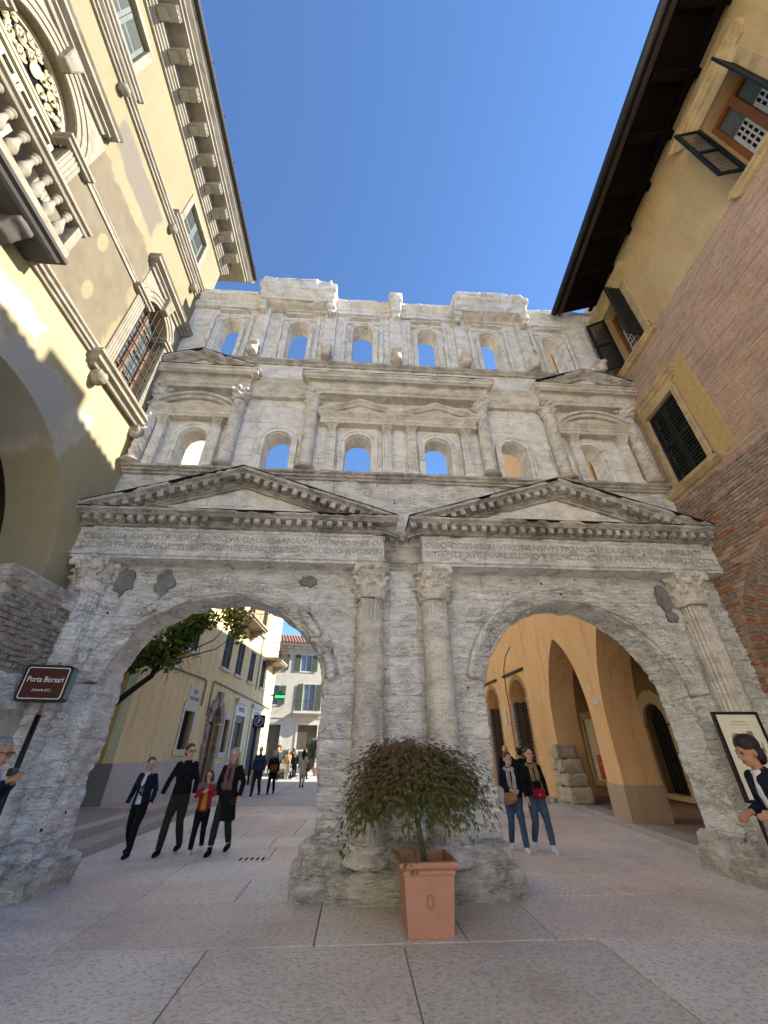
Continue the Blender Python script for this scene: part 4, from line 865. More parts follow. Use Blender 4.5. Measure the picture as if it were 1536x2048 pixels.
# ---- upper windows with open shutters
OCHS = stone('ochre_window_stone', light=(0.55,0.43,0.25), dark=(0.42,0.31,0.17), warm=(0.5,0.36,0.18), warm_amt=0.4, grime_amt=0.45, strata=0.4, bs=0.4, holes=False, grime=(0.14,0.10,0.06))
SHUT_D = plain('dark_green_black_paint', (0.008,0.011,0.011), 0.5, 0.3, world=True); WOOD_O = plain('orange_brown_wood', (0.22,0.085,0.03), 0.55, world=True)
WHT = plain('white_slotted_panel', (0.52,0.54,0.53), 0.6, world=True)
def rroot(p): p.matrix_parent_inverse = Matrix.Translation((-7.4, 3, 0)); return p
hp = [(0, 0), (0.05, 0), (0.06, 0.06), (0.11, 0.08), (0.12, 0.14), (0.18, 0.17), (0.20, 0.24), (0, 0.26)]
for wi, (a, b) in enumerate(win_u):
    fr = rbox(a - 0.20, a, 10.98, 13.45, -0.02, 0.04); rbox(b, b + 0.20, 10.98, 13.45, -0.02, 0.04, fr); rbox(a - 0.20, b + 0.20, 13.25, 13.46, -0.02, 0.05, fr)
    wf = rob('window_frame', weather(fr.mesh(), 0.004, 5), OCHS)
    ob('hood', weather(rrun(hp, a - 0.30, b + 0.30, 13.46).mesh(), 0.006, 4), OCHS, wf)
    ob('sill', weather(rrun([(0, 0), (0.08, 0.02), (0.12, 0.08), (0.16, 0.10), (0.16, 0.17), (0, 0.18)], a - 0.24, b + 0.24, 10.80).mesh(), 0.006, 4), OCHS, wf)
    wood = rbox(a, a + 0.09, 11.05, 13.25, -0.34, -0.26); rbox(b - 0.09, b, 11.05, 13.25, -0.34, -0.26, wood); rbox(a + .09, b - .09, 13.13, 13.25, -0.34, -0.26, wood); rbox(a + .09, b - .09, 11.05, 11.15, -0.34, -0.26, wood); m_ = (a + b)/2; rbox(m_ - 0.07, m_ + 0.07, 11.15, 13.13, -0.335, -0.25, wood)
    rob('window_sash', wood, WOOD_O)
    for s0, s1 in ((a + 0.09, m_ - 0.07), (m_ + 0.07, b - 0.09)):
        pn = rob('slotted_blind', rbox(s0, s1, 11.15, 12.5, -0.36, -0.33), WHT); sm_ = MB()
        for rr_ in range(6):
            for c_ in range(3):
                ss = s0 + 0.05 + (s1 - s0 - 0.1)*(c_ + 0.5)/3; zz = 11.28 + rr_*0.21; rbox(ss - 0.024, ss + 0.024, zz, zz + 0.145, -0.33, -0.325, sm_)
        k_ = ob('slots', sm_, DARK, pn); k_['kind'] = 'stuff'
        rob('window_pane', rbox(s0, s1, 12.5, 13.13, -0.36, -0.34), GLASS_D)
    w_ = (b - a)/2
    # gate-side leaf stands out from the wall, the other is swung further back
    for hinge, ang in ((b - 0.01, R(64) if wi == 0 else R(100)), (a + 0.01, R(96) if wi == 0 else R(100))):
        sg = -1 if hinge == b - 0.01 else 1
        ca, sa = math.cos(ang), math.sin(ang)
        if wi == 0 and sg == -1: ca = -ca                       # opened past square, towards the gate
        fnn = lambda u, v, d, h_=hinge, ca=ca, sa=sa, sg=sg: RW(h_ + sg*(u*ca) + d*sa*0.999*sg, 11.06 + v, 0.02 + u*sa - d*ca*0.2)
        rroot(louvre(rh, 'shutter', fnn, w_, 2.16, SHUT_D, 30, t=0.045, rail=0.07, gap=0.72))
    rob('hook', MB().tube([RW(a - 0.36, 10.98, 0), RW(a - 0.36, 10.98, 0.16), RW(a - 0.36, 11.06, 0.18)], 0.012, 5), IRON)
SLATM = plain('worn_black_slats', (0.022,0.025,0.025), 0.5, 0.4, world=True)
# ---- lower window with closed shutters
a, b, z0, z1 = -1.16, -0.12, 6.96, 9.08
fr = rbox(a - 0.11, a, z0 - 0.02, z1 + 0.12, -0.02, 0.05); rbox(b, b + 0.12, z0 - 0.02, z1 + 0.12, -0.02, 0.05, fr); rbox(a - 0.11, b + 0.12, z1, z1 + 0.24, -0.02, 0.055, fr)
wf = rob('window_frame', weather(fr.mesh(), 0.005, 5), OCHS)
ob('hood', weather(rrun([(o*0.9, z*1.1) for o, z in hp], a - 0.22, b + 0.22, z1 + 0.22).mesh(), 0.008, 4), OCHS, wf)
ob('sill', weather(rrun([(0, 0), (0.06, 0.02), (0.11, 0.07), (0.14, 0.10), (0.14, 0.20), (0, 0.21)], a - 0.20, b + 0.24, z0 - 0.22).mesh(), 0.008, 4), OCHS, wf)
for s_ in (0, 1):
    s0 = a + 0.005 + s_*0.52
    rroot(louvre(rh, 'shutter', lambda u, v, d, s0=s0: RW(s0 + u, z0 + 0.01 + v, -0.10 + d), 0.51, 2.09, SHUT_D, 24, t=0.05, rail=0.08, gap=0.62, slat_mat=SLATM))
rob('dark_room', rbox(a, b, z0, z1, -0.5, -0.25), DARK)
rob('plaster_strip', weather(rbox(-1.80, -1.32, 6.86, 9.62, -0.02, 0.012).mesh(), 0.004, 5), plain('ochre_patch', (0.50,0.35,0.15), 0.9, world=True))
rob('hook', MB().tube([RW(-1.42, 6.9, 0), RW(-1.42, 6.9, 0.14), RW(-1.42, 6.97, 0.16)], 0.012, 5), IRON)
# ---- real bricks in the lower wall and the relieving arch
BR_R = brick_mat('brown_brick', (0.36,0.265,0.20), (0.41,0.31,0.24), (0.31,0.235,0.185)); BR_RED = plain('red_brick', (0.38,0.15,0.08), 0.9, 0.15, var=0.25, world=True); BR_PALE = plain('pale_brick', (0.42,0.36,0.28), 0.9, 0.15, var=0.2, world=True)
bkm = []
for mt in (BR_R, BR_RED, BR_PALE):
    t = bevel(MB().box(-0.128, 0.128, -0.03, 0.03, -0.031, 0.031).mesh('brick'), 0.007); t.materials.append(mt); bkm.append(t)
MR = Matrix(((DR.x, NR.x, 0, 0), (DR.y, NR.y, 0, 0), (0, 0, 1, 0), (0, 0, 0, 1)))     # local x along the wall, y outward
rb = random.Random(9); cand = []
row = 0; z = 2.62
while z < 6.72:
    s = 0.42 - (row % 2)*0.13
    while s > -2.7:
        rr = math.hypot(s - aC, z - aZ)
        if (rr > aRo + 0.10 or z < aZ and s > aC + aRo + 0.08) and not (s < -1.25 and z > 6.6):
            kk = 0
            if s > -0.28 and z < 4.6: kk = 1 if rb.random() < 0.28 else 0
            elif rb.random() < 0.03: kk = 1
            elif rb.random() < 0.03: kk = 2
            if rb.random() > 0.04: cand.append((s, z, 0.0, kk, 1.0))
        s -= 0.268
    z += 0.076; row += 1
for t in np.arange(-6, 130, 2.35):
    r0 = aRo - 0.145
    for lay in (0, 1):
        rr = aRo - 0.145 - lay*0.27; cand.append((aC + rr*math.cos(R(t)), aZ + rr*math.sin(R(t)), R(t), 1 if rb.random() < 0.06 else 0, 1.0 - 0.12*lay))
cand.sort(key=lambda c: (abs(c[0] + 0.6) + abs(c[1] - 4.4)*0.5))
rest = MB(); brickwork = rob('brickwork', rbox(-2.75, 0.5, 2.5, 2.58, -0.02, 0.02), MORT2)
for i, (s, z, rot, kk, sc_) in enumerate(cand):
    c = Vector(RW(s, z, -0.012 + rb.uniform(-0.008, 0.012)))
    M = Matrix.Translation(c) @ MR @ Matrix.Rotation(-rot + rb.uniform(-.025, .025), 4, 'Y') @ Matrix.Diagonal((rb.uniform(.88, 1.02), 1, rb.uniform(.82, 1.06)*sc_, 1))
    if i < 300: inst('brick', bkm[kk], brickwork, M)
    else: rest.obox((0,0,0), (0.256, 0.06, 0.062), M=M)
r_ = ob('far_bricks', rest, BR_R, brickwork); r_['kind'] = 'stuff'
rob('blind_arch_panel', MB().prism([low_arch], RWp, -0.30, -0.25), plain('beige_render', (0.42,0.34,0.23), 0.9, world=True))
0 and rob('iron_pole', MB().tube([(7.34, -0.30, 0), (7.34, -0.30, 4.6)], 0.022, 8), plain('dark_downpipe', (0.02,0.02,0.02), 0.6, world=True))
# ================================================================ STREET BEYOND THE GATE
def frame(px, py, deg, left=True):
    a = R(deg); d = Vector((math.sin(a), math.cos(a), 0)); n = Vector((math.cos(a), -math.sin(a), 0)) * (1 if left else -1); p0 = Vector((px, py, 0))
    return lambda s, z, o: tuple(p0 + d*s + n*o + Vector((0, 0, z)))
def fbox(fn, s0, s1, z0, z1, d0, d1, mb=None):
    mb = mb or MB(); P = [fn(s, z, d) for s, z, d in ((s0,z0,d0),(s1,z0,d0),(s1,z0,d1),(s0,z0,d1),(s0,z1,d0),(s1,z1,d0),(s1,z1,d1),(s0,z1,d1))]
    return mb.add(P, [(0,3,2,1),(4,5,6,7),(0,1,5,4),(1,2,6,5),(2,3,7,6),(3,0,4,7)])
def frun(fn, prof, s0, s1, z, step=0.5):
    mb = MB(); n = len(prof); vv = [fn(s, z + dz, o) for s in (s0, s1) for o, dz in prof]
    ff = [(j, (j+1) % n, n + (j+1) % n, n + j) for j in range(n)] + [tuple(range(n)), tuple(n + j for j in reversed(range(n)))]
    return mb.add(vv, ff)
def text_on(fn, s, z, o, body, size, mat, parent, width=None, depth=0.004, flip=False, name='lettering'):
    t = text_mesh(body, size, depth, width=width); v = getv(t); sg = -1 if flip else 1
    setv(t, np.array([fn(s + sg*p[0], z + p[1], o + p[2]) for p in v])); return ob(name, t, mat, parent)
def plaster(name, a, b, streak, sk=0.35, sc=0.8):
    m = M_(name, 0.92, 0.15); n1 = m.noise((sc,)*3, 4, 0.6); n2 = m.noise((5,5,5), 4, 0.65); st = m.noise((4,4,0.5), 4, 0.6, 0.2)
    col = m.mix(m.ramp(n1, [(0.3, 0.0), (0.7, 1.0)]), a, b); col = m.mix(m.math('MULTIPLY', m.ramp(st, [(0.5, 0.0), (0.72, 1.0)]), sk), col, streak)
    col = m.mix(m.math('MULTIPLY', m.ramp(n2, [(0.55, 0.0), (0.75, 1.0)]), sk*0.7), col, streak)
    return m.done(col, m.bump(n2, 0.3, 0.02))
# ---- yellow house down the left side
LY = frame(-7.1, 7.1, 2.6, True)
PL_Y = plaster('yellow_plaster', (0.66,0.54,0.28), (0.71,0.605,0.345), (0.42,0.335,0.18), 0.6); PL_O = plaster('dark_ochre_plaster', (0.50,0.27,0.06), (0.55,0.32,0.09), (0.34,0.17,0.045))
yh = tag(empty('yellow_house', (-7.1, 7.1, 0)), 'yellow plastered house with dark shutters and pharmacy doors seen through the left arch', 'building')
def yob(name, me, mat, parent=None):
    o = ob(name, me, mat, parent or yh)
    if parent is None: o.matrix_parent_inverse = Matrix.Translation((7.1, -7.1, 0))
    return o
def rect(a, b, c, d): return [(a, c), (b, c), (b, d), (a, d)]
SH_W = [(2.35, 3.5, 5.28, 7.2), (6.6, 7.8, 5.28, 7.05), (8.75, 9.85, 5.28, 7.0), (11.2, 12.3, 5.28, 7.0), (14.0, 15.0, 5.28, 7.0), (7.3, 8.5, 8.4, 10.5), (9.4, 10.5, 8.4, 10.5), (12.5, 13.5, 8.4, 10.5), (2.35, 3.5, 8.6, 10.6)]
GR_W = [(3.66, 4.66, 1.72, 3.08), (8.60, 9.35, 1.60, 3.05)]; SHOP = [(10.15, 11.85, 0.35, 3.35), (13.35, 15.2, 0.35, 3.35)]; DOOR = (6.55, 7.75)
holes = [rect(*r_) for r_ in SH_W + GR_W + SHOP] + [[(DOOR[0], 0.36), (DOOR[1], 0.36), (DOOR[1], 2.75)] + [((DOOR[0]+DOOR[1])/2 + 0.6*math.cos(R(t)), 2.75 + 0.75*math.sin(R(t))) for t in range(10, 180, 10)] + [(DOOR[0], 2.75)]]
yob('facade', MB().prism([rect(-0.3, 18.2, 0, 16.2)] + holes, LY, -0.3, 0.0), PL_Y)
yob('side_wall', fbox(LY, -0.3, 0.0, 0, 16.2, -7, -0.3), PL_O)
mb = fbox(LY, 17.9, 18.2, 0, 16.2, -7, -0.3); fbox(LY, 0, 17.9, 0, 16.2, -7, -6.8, mb); fbox(LY, 0, 17.9, 15.9, 16.2, -6.8, -0.3, mb); yob('back_walls', mb, PL_Y)
yob('upper_wing', MB().box(-12, -7.35, 0.9, 6.74, 6.6, 14.0), PL_Y)
fbr = fbox(LY, -1.0, 19, 16.2, 16.4, -7.5, 0.85); rf = yob('roof', fbr, plain('brown_eaves', (0.12,0.05,0.03), 0.85, world=True))
yob('plinth', fbox(LY, -0.33, 6.2, 0.2, 1.36, -0.05, 0.05), plaster('pink_grey_marble', (0.44,0.39,0.36), (0.52,0.48,0.45), (0.30,0.26,0.24)))
yob('plinth', fbox(LY, 8.1, 10.0, 0.2, 1.15, -0.05, 0.05), plaster('pink_grey_marble2', (0.44,0.39,0.36), (0.52,0.48,0.45), (0.30,0.26,0.24)))
yob('side_plinth', fbox(LY, -0.36, -0.32, 0.2, 1.36, -7, 0.03), plaster('brown_marble', (0.22,0.17,0.13), (0.27,0.21,0.17), (0.15,0.11,0.09)))
SHUT_N = plain('near_black_shutter', (0.03,0.034,0.034), 0.55, 0.3, world=True); MARB = plaster('white_marble', (0.55,0.52,0.47), (0.62,0.59,0.54), (0.35,0.32,0.28))
for (a, b, z0, z1) in SH_W:
    fr = fbox(LY, a - 0.12, b + 0.12, z0 - 0.16, z0 - 0.04, -0.1, 0.14); wn2 = yob('window_sill', fr, MARB)
    m_ = (a + b)/2
    for s0, s1 in ((a, m_ - 0.005), (m_ + 0.005, b)):
        sh = fbox(LY, s0, s0 + 0.06, z0, z1, -0.09, -0.03); fbox(LY, s1 - 0.06, s1, z0, z1, -0.09, -0.03, sh)
        for t in (0, 0.5, 1): fbox(LY, s0 + 0.06, s1 - 0.06, z0 + (z1 - z0 - 0.08)*t, z0 + (z1 - z0 - 0.08)*t + 0.08, -0.088, -0.032, sh)
        o = yob('shutter', sh, SHUT_N); sl_ = MB(); nn = 20
        for q in range(nn):
            zz = z0 + 0.05 + (z1 - z0 - 0.1)*q/nn; fbox(LY, s0 + 0.06, s1 - 0.06, zz, zz + 0.035, -0.08, -0.04, sl_)
        k_ = ob('slats', sl_, SHUT_N, o); k_['kind'] = 'stuff'
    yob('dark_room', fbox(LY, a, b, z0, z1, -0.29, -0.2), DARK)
for (a, b, z0, z1) in GR_W:
    fr = MB()
    for r_ in ((a - 0.16, a, z0 - 0.1, z1 + 0.02), (b, b + 0.16, z0 - 0.1, z1 + 0.02), (a - 0.16, b + 0.16, z1, z1 + 0.3), (a - 0.22, b + 0.22, z0 - 0.22, z0)): fbox(LY, *r_, -0.02, 0.045 + 0.02*(r_[3] == z0), fr)
    w_ = yob('window_frame', fr, MARB)
    for q in range(6): ob('bar', MB().tube([LY(a + (b - a)*(q + .5)/6, z0, -0.06), LY(a + (b - a)*(q + .5)/6, z1, -0.06)], 0.014, 5), IRON, w_)
    yob('dark_room', fbox(LY, a, b, z0, z1, -0.29, -0.2), DARK)
# rusticated doorway
RUST = stone('dark_door_stone', light=(0.36,0.32,0.27), dark=(0.22,0.20,0.17), grime_amt=0.6, strata=0.3, holes=False); rdoor = yob('stone_doorway', fbox(LY, DOOR[0] - 0.02, DOOR[1] + 0.02, 0.3, 0.42, -0.3, 0.1), RUST)
for s_ in (-1, 1):
    for q in range(6):
        w_ = 0.30 + 0.06*(q % 2); c = (DOOR[0] if s_ < 0 else DOOR[1]); a, b = (c - w_, c) if s_ < 0 else (c, c + w_)
        ob('stone_block', bevel(fbox(LY, a, b, 0.36 + q*0.4, 0.36 + q*0.4 + 0.38, -0.15, 0.10).mesh(), 0.03), RUST, rdoor)
dc = (DOOR[0] + DOOR[1])/2
for q in range(7):
    t0, t1 = R(4 + q*25), R(4 + q*25 + 22); r0, r1 = 0.60, 0.98 + (0.2 if q == 3 else 0.06*(q % 2))
    L = [(dc + r*math.cos(t), 2.75 + 1.2*r*math.sin(t)) for r, t in ((r0, t0), (r1, t0), (r1, t1), (r0, t1))]
    ob('voussoir', MB().prism([L], LY, -0.15, 0.12 + (0.08 if q == 3 else 0)), RUST, rdoor)
dl = yob('door', fbox(LY, DOOR[0], DOOR[1], 0.36, 2.75, -0.28, -0.2), plain('red_brown_door', (0.13,0.045,0.025), 0.5, world=True)); ob('door_knob', MB().ball(LY(dc + 0.1, 1.5, -0.17), 0.04), plain('brass', (0.6,0.45,0.2), 0.3, 0.5, metal=0.9), dl)
yob('dark_lunette', MB().prism([[(dc + 0.58*math.cos(R(t)), 2.75 + 0.74*math.sin(R(t))) for t in range(0, 181, 12)]], LY, -0.28, -0.24), DARK)
# shop doors with sign boards
WHITE_W = plain('white_shop_wood', (0.60,0.61,0.60), 0.5, world=True); BLK = plain('black_letters', (0.015,0.015,0.015), 0.5); ROLL = plain('dark_roller', (0.045,0.045,0.043), 0.5, world=True)
for (a, b, z0, z1), word in zip(SHOP, ('FARMACIA', 'AL CORSO')):
    fr = MB()
    for r_ in ((a - 0.22, a, z0, z1 + 0.6), (b, b + 0.22, z0, z1 + 0.6), (a, b, z1, z1 + 0.6)): fbox(LY, *r_, -0.05, 0.06, fr)
    fbox(LY, a - 0.3, b + 0.3, z1 + 0.6, z1 + 0.72, -0.02, 0.16, fr); fbox(LY, a - 0.36, b + 0.36, z1 + 0.72, z1 + 0.80, -0.02, 0.22, fr)
    sf = yob('shop_front', fr, WHITE_W); text_on(LY, (a + b)/2, z1 + 0.30, 0.062, word, 0.36, BLK, sf, width=(b - a)*0.7)
    ob('roller_box', fbox(LY, a, b, z1 - 0.35, z1, -0.2, -0.02), plain('grey_roller', (0.10,0.10,0.098), 0.5, world=True), sf)
    ob('roller_door', fbox(LY, a, b, z0, z1 - 0.35, -0.25, -0.16), ROLL, sf)
# plaques, pipes, balconies
pq = yob('street_plaque', fbox(LY, 3.7, 4.9, 3.38, 4.0, 0.0, 0.03), MARB); GREYL = plain('grey_letters', (0.16,0.15,0.14), 0.7)
text_on(LY, 4.3, 3.82, 0.032, 'CORSO', 0.20, GREYL, pq, width=0.45); text_on(LY, 4.3, 3.55, 0.032, 'PORTA BORSARI', 0.18, GREYL, pq, width=0.9)
sp = yob('wall_plaque', fbox(LY, -0.34, -0.30, 2.15, 2.5, -1.75, -1.1), MARB)
for q in range(2): ob('engraved_line', fbox(LY, -0.343, -0.338, 2.37 - q*0.13, 2.41 - q*0.13, -1.65 + 0.1*(1-q), -1.2), GREYL, sp)
PIPE = plain('wall_conduit', (0.24,0.18,0.12), 0.7, world=True)
for pts in ([(0.2, 4.35), (5.0, 4.42), (5.15, 4.3), (5.15, 3.35)], [(6.0, 3.0), (6.0, 4.45), (6.15, 4.5), (17.5, 4.25)], [(0.2, 4.35), (0.2, 8.0)], [(13.2, 5.0), (13.2, 10.5)]): yob('conduit', MB().tube([LY(s_, z_, 0.05) for s_, z_ in pts], 0.035, 6), PIPE)
BALS = stone('balcony_stone', light=(0.44,0.36,0.28), dark=(0.30,0.24,0.18), grime_amt=0.5, strata=0.3, holes=False)
for (a, b, z) in ((7.0, 10.8, 7.95), (14.6, 17.6, 7.05)):
    bo = yob('balcony', frun(LY, [(0, 0), (0.85, 0), (0.90, 0.08), (0.96, 0.10), (0.96, 0.20), (0, 0.20)], a, b, z), BALS)
    for s_ in (a + 0.3, b - 0.3): ob('corbel', frun(LY, [(0, 0), (0.75, 0), (0.72, -0.10), (0.52, -0.15), (0.45, -0.3), (0.2, -0.36), (0.12, -0.55), (0, -0.55)], s_ - 0.15, s_ + 0.15, z), BALS, bo)
    rl = MB().tube([LY(a + .05, z + 1.2, 0), LY(a + .05, z + 1.2, 0.9), LY(b - .05, z + 1.2, 0.9), LY(b - .05, z + 1.2, 0)], 0.025, 5)
    n = int((b - a)/0.13)
    for q in range(n + 1): rl.tube([LY(a + .05 + (b - a - .1)*q/n, z + 0.2, 0.9), LY(a + .05 + (b - a - .1)*q/n, z + 1.2, 0.9)], 0.01, 4)
    for q in range(6): rl.tube([LY(b - .05, z + .2, 0.15*q), LY(b - .05, z + 1.2, 0.15*q)], 0.01, 4)
    ob('railing', rl, IRON, bo)
# ---- pharmacy sign
ps = tag(empty('pharmacy_sign', LY(17.6, 4.9, 0)), 'green lit pharmacy sign projecting from the far end of the yellow house', 'sign')
def pob(name, me, mat, root): o = ob(name, me, mat, root); o.matrix_parent_inverse = Matrix.Translation(root.location).inverted(); return o
GRN = plain('dark_green_box', (0.02,0.09,0.045), 0.5)
E_G = M_('green_led'); E_G.b.inputs['Emission Color'].default_value = (0.02,1.0,0.12,1); E_G.b.inputs['Emission Strength'].default_value = 2.2; E_G = E_G.done((0.0,0.3,0.05))
pob('arm', fbox(LY, 17.55, 17.65, 5.1, 5.2, 0, 0.5), IRON, ps); bx_ = pob('sign_box', fbox(LY, 17.5, 17.62, 4.85, 5.25, 0.35, 1.05), GRN, ps); pob('sign_box', fbox(LY, 17.505, 17.615, 5.25, 5.42, 0.55, 0.85), GRN, ps)
t = text_mesh('farmacia', 0.24, 0.004, width=0.64); v = getv(t); setv(t, np.array([LY(17.493 - p[2], 5.05 + p[1], 0.70 + p[0]) for p in v])); pob('led_text', t, E_G, ps)
# ---- far house closing the street
FY = (lambda q: (lambda s, z, o: (q[0] + s*math.cos(R(14)) + o*math.sin(R(14)), q[1] + s*math.sin(R(14)) - o*math.cos(R(14)), z)))((-13.0, 32.5))
fh = tag(empty('far_house', (-6, 34, 0)), 'pale three storey house with green shutters closing the end of the street', 'building')
def fob(name, me, mat, parent=None):
    o = ob(name, me, mat, parent or fh)
    if parent is None: o.matrix_parent_inverse = Matrix.Translation((6, -34, 0))
    return o
PL_F = plaster('pale_grey_plaster', (0.50,0.46,0.38), (0.58,0.54,0.46), (0.36,0.33,0.28), 0.5)
FW = [(4.7, 5.75, 5.35, 7.0), (8.1, 9.2, 4.9, 7.2), (4.7, 5.75, 8.4, 9.9), (7.6, 8.6, 8.4, 9.9)]; FS = [(4.3, 6.3, 0.5, 3.7), (7.9, 9.7, 0.2, 3.7)]
fob('facade', MB().prism([rect(0, 16, 0, 10.6)] + [rect(*r_) for r_ in FW + FS], FY, -0.3, 0), PL_F)
mb = fbox(FY, 0, 16, 0, 10.6, -7, -6.7); fbox(FY, 0, .3, 0, 10.6, -6.7, -.3, mb); fbox(FY, 15.7, 16, 0, 10.6, -6.7, -.3, mb); fob('back_walls', mb, PL_F)
rr = fob('roof', MB().add([FY(-0.5, 10.9, 0.7), FY(16.5, 10.9, 0.7), FY(16.5, 12.6, -3.5), FY(-0.5, 12.6, -3.5), FY(16.5, 10.9, -7.5), FY(-0.5, 10.9, -7.5)], [(0,1,2,3), (3,2,4,5), (0,5,4,1), (0,3,5), (1,4,2)]), plain('pale_roof_tiles', (0.42,0.24,0.16), 0.9, var=0.3, sc=4, world=True))
rows = MB()
for q in range(56): rows.tube([FY(-0.4 + q*0.3, 10.96, 0.72), FY(-0.4 + q*0.3, 12.65, -3.5)], 0.09, 5)
k_ = ob('tile_rows', rows, plain('pale_roof_tiles2', (0.42,0.24,0.16), 0.9, var=0.3, world=True), rr); k_['kind'] = 'stuff'
cn = fob('cornice', frun(FY, [(0, 0), (0.15, 0), (0.2, 0.2), (0.6, 0.25), (0.65, 0.38), (0, 0.4)], -0.3, 16.3, 10.5), PL_F)
for q in range(22): ob('bracket', fbox(FY, 0.1 + q*0.74, 0.28 + q*0.74, 10.45, 10.7, 0, 0.5), PL_F, cn)
fob('string_course', fbox(FY, 0, 16, 4.25, 4.36, -.02, 0.06), PL_F)
GRS = plain('olive_green_shutter', (0.06,0.085,0.05), 0.6, world=True); GL_F = plain('far_glass', (0.16,0.24,0.32), 0.1, 0.6, world=True)
for (a, b, z0, z1) in FW:
    fr = MB()
    for r_ in ((a - 0.12, a, z0, z1 + 0.12), (b, b + 0.12, z0, z1 + 0.12), (a, b, z1, z1 + 0.12), (a - 0.15, b + 0.15, z0 - 0.12, z0)): fbox(FY, *r_, -0.02, 0.05, fr)
    w_ = fob('window_frame', fr, MARB); ob('pane', fbox(FY, a, b, z0, z1, -0.28, -0.2), GL_F, w_)
    m_ = (a + b)/2; ob('mullion', fbox(FY, m_ - .04, m_ + .04, z0, z1, -0.2, -0.15), WHITE_W, w_)
    for s0, s1 in ((a - 0.62, a - 0.1), (b + 0.1, b + 0.62)): fob('shutter', fbox(FY, s0, s1, z0, z1, 0.06, 0.11), GRS)
bo = fob('balcony', fbox(FY, 7.2, 10.2, 4.62, 4.78, 0, 0.9), MARB); rl = MB().tube([FY(7.25, 5.7, 0), FY(7.25, 5.7, .85), FY(10.15, 5.7, .85), FY(10.15, 5.7, 0)], 0.02, 5)
for q in range(24): rl.tube([FY(7.25 + 2.9*q/23, 4.78, .85), FY(7.25 + 2.9*q/23, 5.7, .85)], 0.012, 4)
ob('railing', rl, IRON, bo)
for (a, b, z0, z1) in FS:
    fr = MB()
    for r_ in ((a - 0.2, a, z0 - .3, z1 + 0.2), (b, b + 0.2, z0 - .3, z1 + 0.2), (a, b, z1, z1 + 0.2)): fbox(FY, *r_, -0.02, 0.06, fr)
    w_ = fob('shop_frame', fr, MARB); ob('pane', fbox(FY, a, b, z0, z1, -0.28, -0.2), plain('shop_glass', (0.10,0.085,0.06), 0.15, 0.5, world=True), w_)
# ---- orange arcaded building on the right
OA = frame(6.7, 2.2, 8.0, False); OB = frame(7.88, 10.35, -2.2, False)
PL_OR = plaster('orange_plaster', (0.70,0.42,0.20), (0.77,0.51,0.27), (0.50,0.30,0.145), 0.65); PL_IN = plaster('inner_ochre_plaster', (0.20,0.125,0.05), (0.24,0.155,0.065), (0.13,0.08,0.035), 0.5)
oh = tag(empty('arcaded_house', (7.5, 6, 0)), 'tall orange house with pointed arcade arches seen through the right arch', 'building')
def oob(name, me, mat, parent=None):
    o = ob(name, me, mat, parent or oh)
    if parent is None: o.matrix_parent_inverse = Matrix.Translation((-7.5, -6, 0))
    return o
def gothic(a, b, zs, zt, zb, n=12):
    w_ = b - a; h = zt - zs; r = (w_*w_/4 + h*h)/w_; pts = [(a, zb), (b, zb)]; te = math.asin(min(1, h/r))
    for q in range(n + 1): t = te*q/n; pts.append((b - r + r*math.cos(t), zs + r*math.sin(t)))
    for q in range(n - 1, -1, -1): t = te*q/n; pts.append((a + r - r*math.cos(t), zs + r*math.sin(t)))
    return pts
def notch_wall(fn, s0, s1, z1, arches, d0, d1, extra=()):
    out = [(s0, 0)]
    for A in arches: out += [A[0]] + list(reversed(A[2:])) + [A[1]]
    out += [(s1, 0), (s1, z1), (s0, z1)]
    return MB().prism([out] + list(extra), fn, d0, d1)
A1 = gothic(-0.9, 2.42, 2.3, 5.35, 0); A2 = gothic(3.45, 7.35, 2.3, 5.35, 0)
up_w = [rect(1.0, 2.0, 8.0, 9.8), rect(4.6, 5.6, 8.0, 9.8)]
oob('arcade_wall', notch_wall(OA, -1.0, 8.25, 15.8, [A1, A2], -0.95, 0, up_w), PL_OR)
B1 = yarch(2.55, 0, 3.75, 0.92); B2 = yarch(6.1, 0, 3.75, 0.92); B3 = yarch(9.7, 0, 3.75, 0.92)
oob('side_facade', notch_wall(OB, 0, 11.5, 15.8, [B1, B2, B3], -0.8, 0, [yarch(2.6, 9.0, 10.4, 0.5), yarch(6.1, 9.0, 10.4, 0.5)]), PL_OR)
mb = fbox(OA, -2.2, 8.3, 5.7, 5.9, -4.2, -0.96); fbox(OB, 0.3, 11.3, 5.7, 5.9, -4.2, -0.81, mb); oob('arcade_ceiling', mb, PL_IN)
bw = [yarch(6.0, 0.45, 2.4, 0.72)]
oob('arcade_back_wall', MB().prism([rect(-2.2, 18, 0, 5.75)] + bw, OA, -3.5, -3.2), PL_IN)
oob('back_wall', fbox(OA, -1.0, 8.3, 5.9, 15.8, -7, -6.8, fbox(OA, -1.0, -0.8, 5.9, 15.8, -6.8, -0.95)), PL_OR); oob('end_wall', fbox(OB, 11.3, 11.5, 0, 15.8, -5, -0.8), PL_OR)
oob('upper_rooms', fbox(OA, 0.9, 2.1, 7.9, 9.9, -0.9, -0.6, fbox(OA, 4.5, 5.7, 7.9, 9.9, -0.9, -0.6, fbox(OB, 2.0, 6.8, 8.9, 11, -0.75, -0.5))), DARK)
oob('roof', fbox(OA, -1.05, 8.3, 15.8, 15.95, -7, 0.4), plain('brown_eaves2', (0.12,0.05,0.03), 0.85, world=True))
